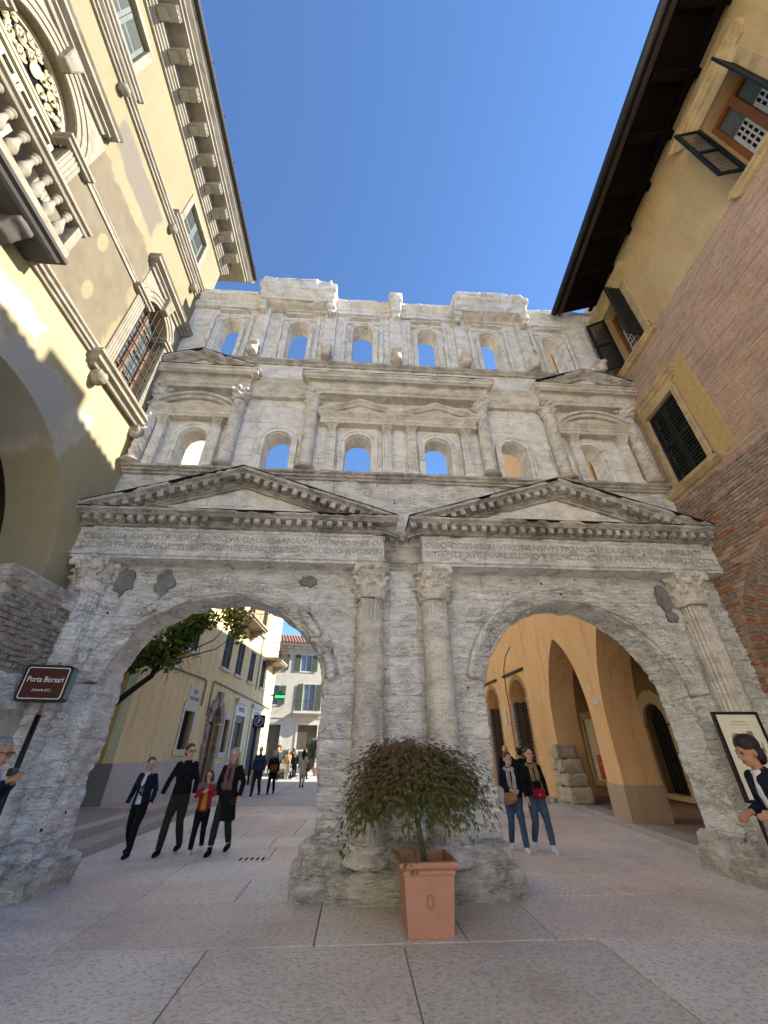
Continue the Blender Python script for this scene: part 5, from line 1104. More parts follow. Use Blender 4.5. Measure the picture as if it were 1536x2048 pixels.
# stone-lined archway in the arcade's back wall
oa_door = oob('arched_doorway', MB().prism([yarch(6.0, 0.45, 2.4, 0.71)], OA, -3.6, -3.42), DARK); DST = plaster('buff_door_stone', (0.40,0.31,0.18), (0.46,0.36,0.22), (0.26,0.19,0.11))
for s_ in (-1, 1):
    for q in range(5):
        c = 6.0 + s_*0.74; a, b = (c - 0.26, c) if s_ < 0 else (c, c + 0.26); ob('stone_block', bevel(fbox(OA, a, b, 0.42 + q*0.40, 0.42 + q*0.40 + 0.388, -3.3, -3.12).mesh(), 0.012), DST, oa_door)
for q in range(11):
    t0, t1 = R(2 + q*16), R(2 + q*16 + 15.2); L = [(6.0 + r*math.cos(t), 2.42 + r*math.sin(t)) for r, t in ((0.74, t0), (1.16, t0), (1.16, t1), (0.74, t1))]
    ob('voussoir', MB().prism([L], OA, -3.3, -3.12), DST, oa_door)
for q in range(7): ob('grille_bar', MB().tube([OA(5.4 + q*0.2, 0.5, -3.36), OA(5.4 + q*0.2, 2.4 + math.sqrt(max(0.0, 0.5 - (q*0.2 - 0.6)**2)), -3.36)], 0.015, 5), IRON, oa_door)
ob('sill', fbox(OA, 5.0, 7.0, 0.30, 0.44, -3.3, -3.05), DST, oa_door)
# shop window with a red poster; indoor glow painted as pale glass
sw = oob('shop_window', fbox(OA, 10.6, 12.6, 0.5, 3.0, -3.18, -3.1), plain('glow_toned_glass', (0.42,0.47,0.40), 0.2, 0.4, world=True)); fr = MB()
for r_ in ((10.4, 10.6, 0.3, 3.2), (12.6, 12.8, 0.3, 3.2), (10.4, 12.8, 3.0, 3.3), (10.4, 12.8, 0.3, 0.5), (10.75, 10.85, .5, 3.0)): fbox(OA, *r_, -3.2, -3.02, fr)
ob('frame', fr, DST, sw); po = ob('red_poster', fbox(OA, 11.0, 12.0, 0.55, 1.5, -3.1, -3.08), plain('red_print', (0.50,0.02,0.02), 0.5), sw); text_on(OA, 11.6, 1.0, -3.078, '2', 0.5, WHITE_W, po, flip=True)
# brick reveals in the side arches, tie bars, marker plaque
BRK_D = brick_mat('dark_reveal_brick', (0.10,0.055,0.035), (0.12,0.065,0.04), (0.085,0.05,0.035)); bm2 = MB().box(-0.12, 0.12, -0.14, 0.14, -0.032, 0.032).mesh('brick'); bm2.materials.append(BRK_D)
for cs in (2.55, 6.1):
    bl_ = oob('arch_bricks', fbox(OB, cs + 0.86, cs + 0.93, 0.0, 3.7, -0.8, -0.02), MORT2)
    for q in range(48):
        for w_ in range(2):
            c = Vector(OB(cs + 0.90, 0.12 + q*0.076, -0.20 - w_*0.32 - 0.1*(q % 2))); inst('brick', bm2, bl_, Matrix.Translation(c) @ Matrix.Scale(0.97, 4))
    rg = MB(); 
    for t in range(0, 180, 6): L = [(cs + r*math.cos(R(tt)), 3.75 + r*math.sin(R(tt))) for r, tt in ((0.93, t), (1.12, t), (1.12, t + 5.2), (0.93, t + 5.2))]; rg.prism([L], OB, -0.02, 0.012)
    for s_ in (-1, 1):
        for q in range(46): fbox(OB, cs + s_*0.93, cs + s_*(1.05 + 0.07*(q % 2)), 0.2 + q*0.076, 0.265 + q*0.076, -0.02, 0.010, rg)
    k_ = ob('ring_bricks', rg, plain('worn_orange_brick', (0.40,0.22,0.11), 0.9, var=0.3, world=True), bl_); k_['kind'] = 'stuff'
    oob('tie_beam', fbox(OB, cs - 1.15, cs + 1.35, 4.93, 5.03, 0, 0.12), WOOD_F)
oob('wire', MB().tube([OB(2.5, 6.2, 0.03), OB(3.2, 5.9, 0.03), OB(3.7, 5.3, 0.03), OB(3.8, 4.4, 0.03), OB(3.7, 3.5, 0.03), OB(3.72, 0.3, 0.03)], 0.02, 5), plain('wall_wire', (0.2,0.09,0.05), 0.7))
oob('wall_plaque', fbox(OB, 4.2, 4.62, 2.75, 3.45, 0, 0.04), MARB); oob('house_number', fbox(OA, 2.62, 3.0, 2.86, 3.0, 0, 0.02), MARB)
oob('pier_facing', fbox(OA, 2.40, 3.48, 0.0, 0.92, -0.97, 0.03), plaster('pink_pier_marble', (0.42,0.30,0.21), (0.46,0.35,0.25), (0.30,0.20,0.13)))
# ruined stone stub at the corner
ru = tag(empty('ruined_wall', OA(7.2, 0.15, 0.2)), 'stepped stub of pale ancient stone blocks at the corner of the orange arcade', 'ruin')
rr = random.Random(2)
for q, (s0, s1, z0, z1) in enumerate(((6.2, 7.0, 0.15, 0.62), (7.0, 7.95, 0.15, 0.58), (6.35, 7.1, 0.62, 1.0), (7.1, 7.95, 0.58, 1.05), (6.6, 7.3, 1.0, 1.42), (7.3, 7.95, 1.05, 1.5), (6.95, 7.9, 1.42, 1.88))):
    me = voxel(fbox(OA, s0 + 0.005, s1 - 0.005, z0, z1 - 0.006, -0.5, 0.22), 0.04, 1); weather(me, 0.05, 4, chip=0.06, seed=q, cf=3); pob('stone_block', me, stone('ruin_stone%d' % q, light=(0.55,0.48,0.36), dark=(0.40,0.33,0.24), holes=False) if q == 0 else bpy.data.materials['ruin_stone0'], ru)
# ================================================================ GROUND, PAVING, STEPS
def paving_mat(name, a, b, mark=0.55):
    m = M_(name, 0.75, 0.3); oi = m.n('ShaderNodeObjectInfo').outputs['Random']
    base = m.ramp(oi, [(0.0, a), (0.3, [(x + y)*0.44 for x, y in zip(a, b)]), (0.6, b), (0.8, [min(0.85, x*1.05) for x in a]), (1.0, [x*0.88 for x in b])])
    big = m.noise((0.8,0.8,0.8), 4, 0.6); base = m.mix(m.math('MULTIPLY', m.ramp(big, [(0.4, 0.0), (0.7, 1.0)]), 0.35), base, (0.42,0.35,0.31))
    stn = m.noise((0.45,0.45,0.45), 5, 0.7, 0.5, off=(3,8,1)); base = m.mix(m.math('MULTIPLY', m.ramp(stn, [(0.50, 0.0), (0.68, 1.0)]), 0.45), base, (0.30,0.265,0.235))
    ch = m.noise((19,27,19), 5, 0.70, 0.5); ch2 = m.noise((34,34,34), 2, 0.6)
    dk = m.ramp(ch, [(0.40, 1.0), (0.49, 0.0)])
    base = m.mix(m.math('MULTIPLY', dk, mark), base, (0.33,0.295,0.27))
    base = m.mix(m.math('MULTIPLY', m.ramp(ch, [(0.53, 0.0), (0.64, 1.0)]), 0.55), base, (0.72,0.69,0.66))
    h = m.math('ADD', ch, m.math('MULTIPLY', ch2, 0.35))
    return m.done(base, m.bump(h, 0.8, 0.03))
PAV = paving_mat('worn_paving_stone', (0.81,0.765,0.71), (0.74,0.665,0.60), 0.65); PAV_R = paving_mat('pink_paving_stone', (0.77,0.63,0.545), (0.80,0.70,0.62), 0.55)
PAV_F = paving_mat('distant_paving', (0.44,0.43,0.42), (0.46,0.45,0.44), 0.4)
tag(ob('ground', MB().add([(-400,-400,-0.06),(400,-400,-0.06),(400,400,-0.06),(-400,400,-0.06)],[(0,1,2,3)]), plain('dark_joint_earth', (0.10,0.09,0.08), 0.95, 0.1, world=True)), kind='structure')
tag(ob('square', MB().add([(-5.4,-70,-0.03),(60,-70,-0.03),(60,-13.85,-0.03),(-5.4,-13.85,-0.03)],[(0,1,2,3)]), plain('bounce_paving', (0.50,0.47,0.43), 0.85, 0.2, world=True)), kind='structure')  # unseen pale sheet added to reflect sun into the shaded street
nb = tag(empty('bounce_house_left', (-5.5, -25, 0)), 'pale plastered house added unseen behind the viewer to reflect sunlight', 'building')  # unseen facade added as a sunlit reflector for the gate front
NBf = (lambda s, z, o: (-5.42 + o, -42 + s, z)); nbw = [(1.6 + 3.4*i_, 2.8 + 3.4*i_, z_, z_ + 2.0) for i_ in range(9) for z_ in (1.0, 5.0, 9.0, 12.6)]
def nb_ob(name, me, mat): o = ob(name, me, mat, nb); o.matrix_parent_inverse = Matrix.Translation((5.5, 25, 0)); return o
nb_ob('facade', MB().prism([rect(0, 32.4, 0, 16)] + [rect(*r_) for r_ in nbw], NBf, -0.3, 0), plaster('bounce_house_plaster', (0.64,0.58,0.47), (0.70,0.64,0.53), (0.50,0.44,0.34)))
nb_ob('back_wall', fbox(NBf, 0, 32.4, 0, 16, -9, -8.7, fbox(NBf, 0, 0.3, 0, 16, -8.7, -0.3, fbox(NBf, 32.1, 32.4, 0, 16, -8.7, -0.3))), MARB); nb_ob('roof', fbox(NBf, -0.4, 32.4, 16, 16.3, -9.4, 0.6), TILE)
for r_ in nbw: nb_ob('window', fbox(NBf, r_[0], r_[1], r_[2], r_[3], -0.3, -0.2), GLASS_D)
sq_h = tag(empty('bounce_house_back', (4, -27, 0)), 'cream house with rows of windows added behind the viewer to bounce sunlight', 'building')  # invented house, angled into the sun to fill the gate with bounce
SQ = (lambda s, z, o: (-5.0 + s*math.cos(R(-38)) + o*math.sin(R(38)), -22.0 + s*math.sin(R(-38)) + o*math.cos(R(38)), z))
sqw = [(1.6 + 3.0*i_, 2.7 + 3.0*i_, z_, z_ + 1.9) for i_ in range(7) for z_ in (1.0, 5.0, 9.0, 12.4)]
def sq_ob(name, me, mat): o = ob(name, me, mat, sq_h); o.matrix_parent_inverse = Matrix.Translation((-4, 27, 0)); return o
sq_ob('facade', MB().prism([rect(0, 24, 0, 16)] + [rect(*r_) for r_ in sqw], SQ, -0.3, 0), plaster('cream_bounce_plaster', (0.62,0.57,0.47), (0.68,0.63,0.53), (0.48,0.43,0.34)))
sq_ob('back_wall', fbox(SQ, 0, 24, 0, 16, -9, -8.7, fbox(SQ, 0, 0.3, 0, 16, -8.7, -0.3, fbox(SQ, 23.7, 24, 0, 16, -8.7, -0.3))), MARB); sq_ob('roof', fbox(SQ, -0.6, 24.6, 16, 16.3, -9.4, 0.7), TILE)
for r_ in sqw: sq_ob('window', fbox(SQ, r_[0], r_[1], r_[2], r_[3], -0.3, -0.2), GLASS_D)
pav = tag(empty('pavement', (0, 0, 0)), kind='structure'); rp = random.Random(21)
def slab_ob(x0, x1, y0, y1, mat=None, g=0.006, dz=None):
    dz = rp.uniform(-0.005, 0.004) if dz is None else dz
    t = MB().box(x0 + g, x1 - g, y0 + g, y1 - g, -0.05, 0); me = t.mesh(); bevel(me, 0.006)
    me.materials.append(mat or (PAV_R if rp.random() < 0.3 else PAV)); o = ob('slab', me, None, pav); o.location.z = dz; return o
# rows read from the joints in the photograph, then running on
for x0, x1 in ((-7.4, -5.4), (-5.4, -3.4), (-3.4, -1.40), (-1.40, 0.57), (0.57, 2.62), (2.62, 4.7), (4.7, 7.4)): slab_ob(x0, x1, -3.15, -1.60, PAV)
for x0, x1 in ((-7.4, -4.2), (-4.2, -2.1), (-2.1, 0.1), (0.1, 2.3), (2.3, 4.6), (4.6, 7.4)): slab_ob(x0, x1, -4.85, -3.15); slab_ob(x0 + 0.8, x1 + 0.8, -6.6, -4.85)
for y0 in (-8.4, -10.2, -12.0, -13.8):
    for q in range(7): slab_ob(-7.4 + q*2.1, -7.4 + q*2.1 + 2.1, y0, y0 + 1.8)
slab_ob(-7.4, -4.6, -1.60, -0.20); slab_ob(-4.6, -2.9, -1.60, -0.20, PAV)
slab_ob(-2.9, -0.35, -1.60, -0.20, PAV_R); slab_ob(-0.35, 1.25, -1.60, -0.46, PAV); slab_ob(-0.35, 1.25, -0.46, 0.0, PAV); slab_ob(1.25, 2.20, -1.60, -0.20, PAV); slab_ob(2.20, 4.6, -1.60, -0.20, PAV_R); slab_ob(4.6, 7.4, -1.60, -0.20, PAV_R)
y = -0.20; rows_y = [0.85, 2.0, 3.2, 4.3, 5.6, 6.9, 8.4, 10.0]
for y1 in rows_y:
    x = -4.96; sp_ = [(-4.96, -0.62), (-0.62, 2.2), (2.2, 8.6)]
    xs = [-4.96]
    while xs[-1] < 8.3: xs.append(xs[-1] + rp.uniform(1.1, 2.3))
    for a, b in zip(xs, xs[1:]): slab_ob(a, b, y, y1, PAV_R if (a > 2.0 and rp.random() < 0.7) else None)
    y = y1
for q in range(12):
    for c in range(5): slab_ob(-6.4 + c*2.9, -6.4 + c*2.9 + 2.9, 10.0 + q*2.4, 12.4 + q*2.4, PAV_F, g=0.012)
for q in range(3): slab_ob(-12, 14, 38.8 + q*4, 42.8 + q*4, PAV_F)
# lattice drain in the paving
gr_ = tag(ob('drain_grate', bevel(MB().box(-2.06, -1.60, 2.0, 2.36, -0.02, 0.006).mesh(), 0.005), plain('paving_grey_drain', (0.62,0.58,0.54), 0.8, world=True)), 'small slotted stone drain cover set in the paving under the left arch', 'drain')
for q in range(5): o = ob('slot', MB().box(-2.02 + 0.1*q, -1.98 + 0.1*q, 2.06, 2.28, 0.004, 0.0085), DARK, gr_)
# steps on the left, curbs and raised pavements
MSTEP = paving_mat('step_marble', (0.40,0.36,0.32), (0.42,0.37,0.32), 0.25); REDP = paving_mat('red_marble_paving', (0.33,0.175,0.13), (0.36,0.20,0.15), 0.3)
st1 = tag(empty('left_steps', (-5.2, 5, 0)), kind='structure'); 
for (x0, x1, z1) in ((-5.42, -4.96, 0.17), (-8, -5.42, 0.34)):
    y = 1.25; k_ = 0
    while y < 16:
        y1 = min(16, y + rp.uniform(1.8, 2.6)); me = bevel(MB().box(x0, x1, y + 0.004, y1 - 0.004, -0.05, z1).mesh(), 0.012); o = ob('step_slab', me, MSTEP, st1); o.matrix_parent_inverse = Matrix.Translation((5.2, -5, 0)); y = y1
o = ob('red_paving', MB().box(-7.6, -5.75, 1.3, 6.4, 0.3, 0.346), REDP, st1); o.matrix_parent_inverse = Matrix.Translation((5.2, -5, 0))
tag(ob('left_pavement', MB().box(-9, -5.3, 16, 31, -0.05, 0.15), MSTEP), kind='structure')
rp_ = tag(empty('arcade_pavement', (8, 6, 0)), kind='structure')
s = -2.2
while s < 8.3:
    e = min(8.35, s + rp.uniform(1.3, 2.0)); o = ob('curb_stone', bevel(fbox(OA, s + 0.004, e - 0.004, -0.05, 0.15, -0.45, 0.12).mesh(), 0.012), MSTEP, rp_); o.matrix_parent_inverse = Matrix.Translation((-8, -6, 0)); s = e
o = ob('arcade_floor', fbox(OA, -2.2, 18, -0.05, 0.14, -3.3, -0.45), REDP, rp_); o.matrix_parent_inverse = Matrix.Translation((-8, -6, 0))
o = ob('arcade_floor', fbox(OB, 0.2, 24, -0.05, 0.13, -3.3, 0.25), MSTEP, rp_); o.matrix_parent_inverse = Matrix.Translation((-8, -6, 0))
# ================================================================ POT AND MAPLE
TC = M_('terracotta', 0.75, 0.25); f_ = TC.noise((5,5,7), 4, 0.6); cc = TC.mix(TC.ramp(f_, [(0.3, 0.0), (0.7, 1.0)]), (0.48,0.235,0.16), (0.54,0.28,0.20)); cc = TC.mix(TC.math('MULTIPLY', TC.ramp(TC.noise((3,3,3), 4, 0.7, off=(2,2,2)), [(0.55, 0.0), (0.75, 1.0)]), 0.35), cc, (0.46,0.36,0.30)); TC = TC.done(cc, TC.bump(TC.noise((40,40,40), 3, 0.6), 0.25, 0.006))
PX, PY = 0.87, -1.27
pot = tag(empty('terracotta_planter', (PX, PY, 0), R(2)), 'square tapered terracotta planter with oval medallion in front of the middle pier', 'planter')
def ringsq(levels, inner=None):
    mb = MB(); vv = []; ff = []
    for (h, z) in levels: vv += [(-h, -h, z), (h, -h, z), (h, h, z), (-h, h, z)]
    for i in range(len(levels) - 1):
        for k in range(4): ff.append((i*4 + k, i*4 + (k+1) % 4, (i+1)*4 + (k+1) % 4, (i+1)*4 + k))
    ff += [(3,2,1,0), tuple(len(vv) - 4 + k for k in range(4))]; return mb.add(vv, ff)
b_ = ringsq([(0.248, 0.0), (0.254, 0.03), (0.248, 0.035), (0.284, 0.50), (0.295, 0.515), (0.298, 0.53), (0.292, 0.545), (0.305, 0.56), (0.335, 0.575), (0.342, 0.60), (0.335, 0.625), (0.30, 0.632), (0.285, 0.60), (0.275, 0.46)])
ob('pot_body', bevel(b_.mesh(), 0.004), TC, pot)
ob('soil', MB().box(-0.276, 0.276, -0.276, 0.276, 0.44, 0.50), plain('dark_soil', (0.035,0.025,0.018), 0.95, 0.05, bump=0.8, sc=30), pot)
md = MB()
for q in range(18): a = 2*math.pi*q/18; md.ball((0.042*math.cos(a), -0.276, 0.29 + 0.062*math.sin(a)), 0.009, 6, 4)
md.ball((0, -0.272, 0.29), (0.026, 0.012, 0.042), 10, 7); md.tube([(0.032*math.cos(2*math.pi*q/16), -0.276, 0.29 + 0.05*math.sin(2*math.pi*q/16)) for q in range(17)], 0.004, 5)
ob('medallion', md, TC, pot)
# Japanese maple
rt = random.Random(17)
mt = tag(empty('maple_tree', (PX, PY, 0.5)), 'small weeping maple with red brown and green feathery leaves in the terracotta planter', 'tree')
BARK = plain('maple_bark', (0.10,0.095,0.075), 0.85, 0.2, var=0.3, sc=12, bump=0.5)
tr = MB(); top_ = Vector((-0.10, 0.02, 0.62))
tr.tube([(0.0, 0, -0.04), (-0.005, 0, 0.12), (-0.035, 0.0, 0.30), (-0.07, 0.01, 0.48), top_], [0.042, 0.038, 0.034, 0.032, 0.03], 10)
lv = []; lf = []; lc = []
def leaf(p, d, size, tint):
    # dissected leaf: narrow drooping lobes fanned from the stalk
    d = d.normalized(); sd_ = d.cross(Vector((0, 0, 1)))
    if sd_.length < 1e-3: sd_ = Vector((1, 0, 0))
    sd_.normalize()
    for a in (-66, -34, -6, 24, 58):
        L = size*(1 - abs(a)/130)*rt.uniform(.75, 1.1); dd = (d*math.cos(R(a)) + sd_*math.sin(R(a))); dd.z -= 0.45; dd.normalize(); w_ = dd.cross(Vector((rt.uniform(-.4, .4), rt.uniform(-.4, .4), 1))).normalized()*size*0.085
        o = len(lv); m_ = p + dd*L*0.5; lv.extend([tuple(p), tuple(m_ - w_), tuple(p + dd*L), tuple(m_ + w_)]); lf.append((o, o+1, o+2, o+3)); lc.append(tint)
for q in range(64):
    az = 2*math.pi*q/64*7.0 + rt.uniform(-.3, .3); reach = rt.uniform(0.30, 1.0)**0.75*1.02; rise = rt.uniform(0.14, 0.56)*(1.1 - reach*0.30); drop = rt.uniform(0.05, 0.55)*max(0.0, reach - 0.3)*1.35
    dirv = Vector((math.cos(az), math.sin(az)*0.85, 0)); pts = []
    for t in range(9):
        u = t/8; pts.append(top_ + dirv*(reach*u**0.9) + Vector((0, 0, rise*math.sin(min(1.0, u*1.7)*math.pi/2) + 0.16*math.sin(u*3.1) - drop*max(0, u - 0.45)**1.5*2.2)) + Vector((rt.uniform(-.03, .03), rt.uniform(-.03, .03), rt.uniform(-.02, .02)))*(u > 0))
    tr.tube(pts, [0.014*(1 - 0.85*t/8) + 0.002 for t in range(9)], 5)
    for t in range(2, 9):
        for k_ in range(25):
            base = pts[t].lerp(pts[t-1], rt.random()); tw = Vector((rt.gauss(0, .11), rt.gauss(0, .11), rt.gauss(-0.02, .055))); p = base + tw
            g = 0.17 + 0.42*((p.z - 0.62)/0.5) + rt.gauss(0, 0.22) - 0.20*p.x ; leaf(p, (dirv*0.7 + tw*3 + Vector((0, 0, -0.2))), rt.uniform(0.05, 0.10), min(1, max(0, g)))
        if t > 6:
            for k_ in range(13):
                p = pts[t] + Vector((rt.gauss(0, .06), rt.gauss(0, .06), -rt.random()*0.22)); leaf(p, dirv*0.4 + Vector((0, 0, -1)), rt.uniform(0.05, 0.09), max(0, rt.gauss(0.28, 0.2)))
for q in range(5):                                             # thin airy shoots on top
    pts = [top_ + Vector((rt.uniform(-.15, .2), rt.uniform(-.1, .1), 0.40)), ]; pts.append(pts[0] + Vector((rt.uniform(-.15, .15), rt.uniform(-.1, .1), rt.uniform(.12, .2)))); pts.append(pts[1] + Vector((rt.uniform(-.2, .2), rt.uniform(-.1, .1), rt.uniform(0.02, .12)))); tr.tube(pts, [0.006, 0.004, 0.002], 4)
    for k_ in range(14): leaf(pts[1].lerp(pts[2], rt.random()) + Vector((rt.gauss(0, .03), rt.gauss(0, .03), rt.gauss(0, .02))), Vector((rt.uniform(-1, 1), rt.uniform(-1, 1), -.3)), rt.uniform(.05, .09), rt.uniform(.75, 1))
ob('trunk', smooth(tr.mesh()), BARK, mt)
def leaf_mat(name, stops, transl=0.25):
    m = M_(name, 0.6, 0.25); at = m.n('ShaderNodeAttribute'); at.attribute_name = 'tint'; col = m.ramp(at.outputs['Fac'], stops); m.L(col, m.b.inputs['Base Color'])
    tb = m.n('ShaderNodeBsdfTranslucent'); m.L(col, tb.inputs[0]); mx = m.n('ShaderNodeMixShader'); mx.inputs[0].default_value = transl; m.L(m.b.outputs[0], mx.inputs[1]); m.L(tb.outputs[0], mx.inputs[2]); m.L(mx.outputs[0], m.t.nodes['Material Output'].inputs[0]); return m.m
def leaf_mesh(name, v, f, c):
    me = bpy.data.meshes.new(name); me.from_pydata(v, [], f); me.update(); a = me.attributes.new('tint', 'FLOAT', 'FACE'); a.data.foreach_set('value', c); return me
ob('crown', leaf_mesh('crown', lv, lf, lc), leaf_mat('maple_leaves', [(0.0, (0.095,0.125,0.03)), (0.5, (0.15,0.14,0.05)), (0.68, (0.18,0.115,0.055)), (0.88, (0.22,0.105,0.07)), (1.0, (0.26,0.12,0.09))]), mt)
# ================================================================ CLIMBER BY THE LEFT ARCH
cl = tag(empty('climbing_vine', (-6.2, 5.5, 0.34)), 'leafy climbing vine with dark bent stem under the left arch', 'plant'); rv = random.Random(8)
vt = MB(); V = lambda x, y, z: Vector((x + 6.2, y - 5.5, z - 0.34))
vt.tube([V(-8.2, 6.3, 0.34), V(-8.0, 6.2, 1.4), V(-7.5, 6.1, 2.6), V(-6.9, 6.0, 3.15), V(-6.35, 6.0, 3.65), V(-6.15, 6.1, 4.3), V(-5.9, 6.2, 4.9)], [0.10, 0.10, 0.095, 0.09, 0.085, 0.06, 0.04], 8)
vlv = []; vlf = []; vlc = []
def vleaf(p, size, t):
    n = Vector((rv.uniform(-1, 1), rv.uniform(-1.2, 0.2), rv.uniform(0.1, 1))).normalized(); a = n.orthogonal().normalized(); a.rotate(Matrix.Rotation(rv.uniform(0, 6.28), 3, n)); b = n.cross(a); o = len(vlv)
    vlv.append(tuple(p - a*size*0.2)); k = 7
    for q in range(k): th = -2.4 + 4.8*q/(k - 1); r = size*(0.62 if q % 2 else 0.42)*(1.0 if q != 3 else 1.25); vlv.append(tuple(p + a*math.cos(th)*r + b*math.sin(th)*r + n*rv.uniform(-.1, .1)*size))
    for q in range(k - 1): vlf.append((o, o + 1 + q, o + 2 + q)); vlc.append(t)
blobs = [((-6.85, 5.9, 4.2), (0.8, 0.4, 0.5), 430), ((-6.15, 6.0, 4.40), (0.7, 0.4, 0.65), 480), ((-5.75, 6.1, 5.05), (0.55, 0.4, 0.45), 360), ((-5.4, 6.3, 5.5), (0.6, 0.4, 0.4), 300), ((-5.0, 8.5, 6.25), (0.75, 0.6, 0.6), 330), ((-4.75, 8.6, 5.65), (0.35, 0.4, 0.45), 120), ((-7.3, 5.9, 3.95), (0.4, 0.35, 0.3), 140)]
for c, r, n in blobs:
    for q in range(n):
        u = Vector((rv.gauss(0, 1), rv.gauss(0, 1), rv.gauss(0, 1))).normalized()*rv.random()**0.45; vleaf(V(c[0] + u.x*r[0], c[1] + u.y*r[1], c[2] + u.z*r[2]), rv.uniform(0.10, 0.19), min(1, max(0, rv.gauss(0.4 + 0.25*(c[2] > 5.5), 0.25))))
pv = V(-5.9, 6.2, 4.9)
for c in blobs: vt.tube([V(-6.25, 6.05, 4.0), V((c[0][0] - 6.2)/2, c[0][1], (c[0][2] + 4)/2 + .2), V(*c[0])], [0.03, 0.02, 0.008], 5)
for q in range(16):
    p = V(rv.uniform(-6.3, -5.2), 6.2 + rv.uniform(-.2, .2), rv.uniform(3.9, 5.2)); pts = [p]
    for t in range(4): pts.append(pts[-1] + Vector((rv.uniform(-.16, .2), 0, rv.uniform(-.28, 0.02))))
    vt.tube(pts, [0.012, 0.01, 0.008, 0.006, 0.004], 4)
ob('stem', smooth(vt.mesh()), plain('vine_bark', (0.03,0.024,0.018), 0.9, 0.1, bump=0.6), cl)
ob('leaves', leaf_mesh('leaves', vlv, vlf, vlc), leaf_mat('vine_leaves', [(0.0, (0.05,0.08,0.02)), (0.5, (0.12,0.17,0.035)), (0.85, (0.26,0.27,0.06)), (1.0, (0.34,0.24,0.06))], 0.4), cl)
# ================================================================ SIGNS
BLKM = plain('black_sign_case', (0.006,0.006,0.007), 0.4, 0.4); BRN = plain('brown_sign_face', (0.05,0.011,0.006), 0.45, var=0.05); WHL = plain('white_lettering', (0.75,0.74,0.72), 0.5, var=0.02); BRASS = plain('dull_brass', (0.36,0.30,0.18), 0.4, 0.4, metal=0.6)
def rrect(w_, h_, r, n=5):
    L = []
    for cx, cz, a in ((w_/2 - r, h_/2 - r, 0), (-w_/2 + r, h_/2 - r, 90), (-w_/2 + r, -h_/2 + r, 180), (w_/2 - r, -h_/2 + r, 270)):
        L += [(cx + r*math.cos(R(a + 90*q/n)), cz + r*math.sin(R(a + 90*q/n))) for q in range(n + 1)]
    return L
sg = tag(empty('monument_sign', (-4.62, -0.62, 0), R(10)), 'brown monument name sign on a black post before the left pier', 'sign')
ob('post', MB().tube([(0, 0, 0), (0, 0, 2.14)], 0.036, 12), BLKM, sg, True); ob('post_top', MB().tube([(0, 0, 2.14), (0, 0, 2.86)], 0.022, 10), BRASS, sg, True)
case = ob('sign_case', MB().prism([rrect(0.62, 0.50, 0.06)], lambda u, v_, d: (u, d, v_ + 2.54), -0.20, -0.03), BLKM, sg)
ob('sign_face', MB().prism([rrect(0.54, 0.42, 0.03)], lambda u, v_, d: (u, d, v_ + 2.54), -0.205, -0.19), BRN, case)
ob('border', MB().prism([rrect(0.545, 0.425, 0.035), list(reversed(rrect(0.525, 0.405, 0.028)))], lambda u, v_, d: (u, d, v_ + 2.54), -0.208, -0.2), WHL, case)
for body, size, z, w_ in (('Porta Borsari', 0.11, 2.585, 0.46), ('(I secolo d.C.)', 0.05, 2.445, 0.235)):
    t = text_mesh(body, size, 0.002, width=w_); v = getv(t); setv(t, np.stack([v[:, 0], -0.208 - v[:, 2], v[:, 1] + z], 1)); ob('lettering', t, WHL, case)
# information panel on the right
ip = tag(empty('information_panel', (6.30, -0.42, 0), R(-4)), 'cream information panel with black frame and plan drawings at the right pier', 'sign')
ob('frame', MB().prism([rect(-0.40, 0.34, 1.02, 2.24), list(reversed(rect(-0.36, 0.30, 1.06, 2.20)))], lambda u, v_, d: (u, d, v_), -0.06, 0.0), BLKM, ip)
ob('panel', MB().prism([rect(-0.36, 0.30, 1.06, 2.20)], lambda u, v_, d: (u, d, v_), -0.045, -0.01), plain('cream_print', (0.78,0.76,0.64), 0.25, 0.5, var=0.05, sc=2, bump=0.0), ip)
for x in (-0.3, 0.24): ob('leg', MB().tube([(x, -0.02, 0), (x, -0.02, 0.97)], 0.025, 8), BLKM, ip)
TAN = plain('tan_drawing', (0.30,0.21,0.12), 0.5, bump=0); pd_ = MB(); pbx = lambda x0, x1, z0, z1: pd_.box(x0, x1, -0.05, -0.0455, z0, z1)
for (x, z) in ((-0.20, 1.80), ):
    pbx(x - 0.03, x - 0.015, z - 0.14, z + 0.10); pbx(x + 0.10, x + 0.115, z - 0.14, z + 0.10); pbx(x - 0.06, x + 0.0, z - 0.14, z - 0.09); pbx(x + 0.09, x + 0.16, z - 0.14, z - 0.09); pbx(x + 0.0, x + 0.09, z - 0.10, z + 0.13)
pbx(0.04, 0.13, 1.87, 1.96); pbx(0.04, 0.06, 1.66, 1.80); pbx(0.06, 0.20, 1.68, 1.73); pbx(0.20, 0.22, 1.66, 1.80); pbx(-0.14, 0.10, 2.09, 2.098); pbx(-0.18, 0.14, 2.05, 2.056)
ob('plan_drawings', pd_, TAN, ip)['kind'] = 'stuff'
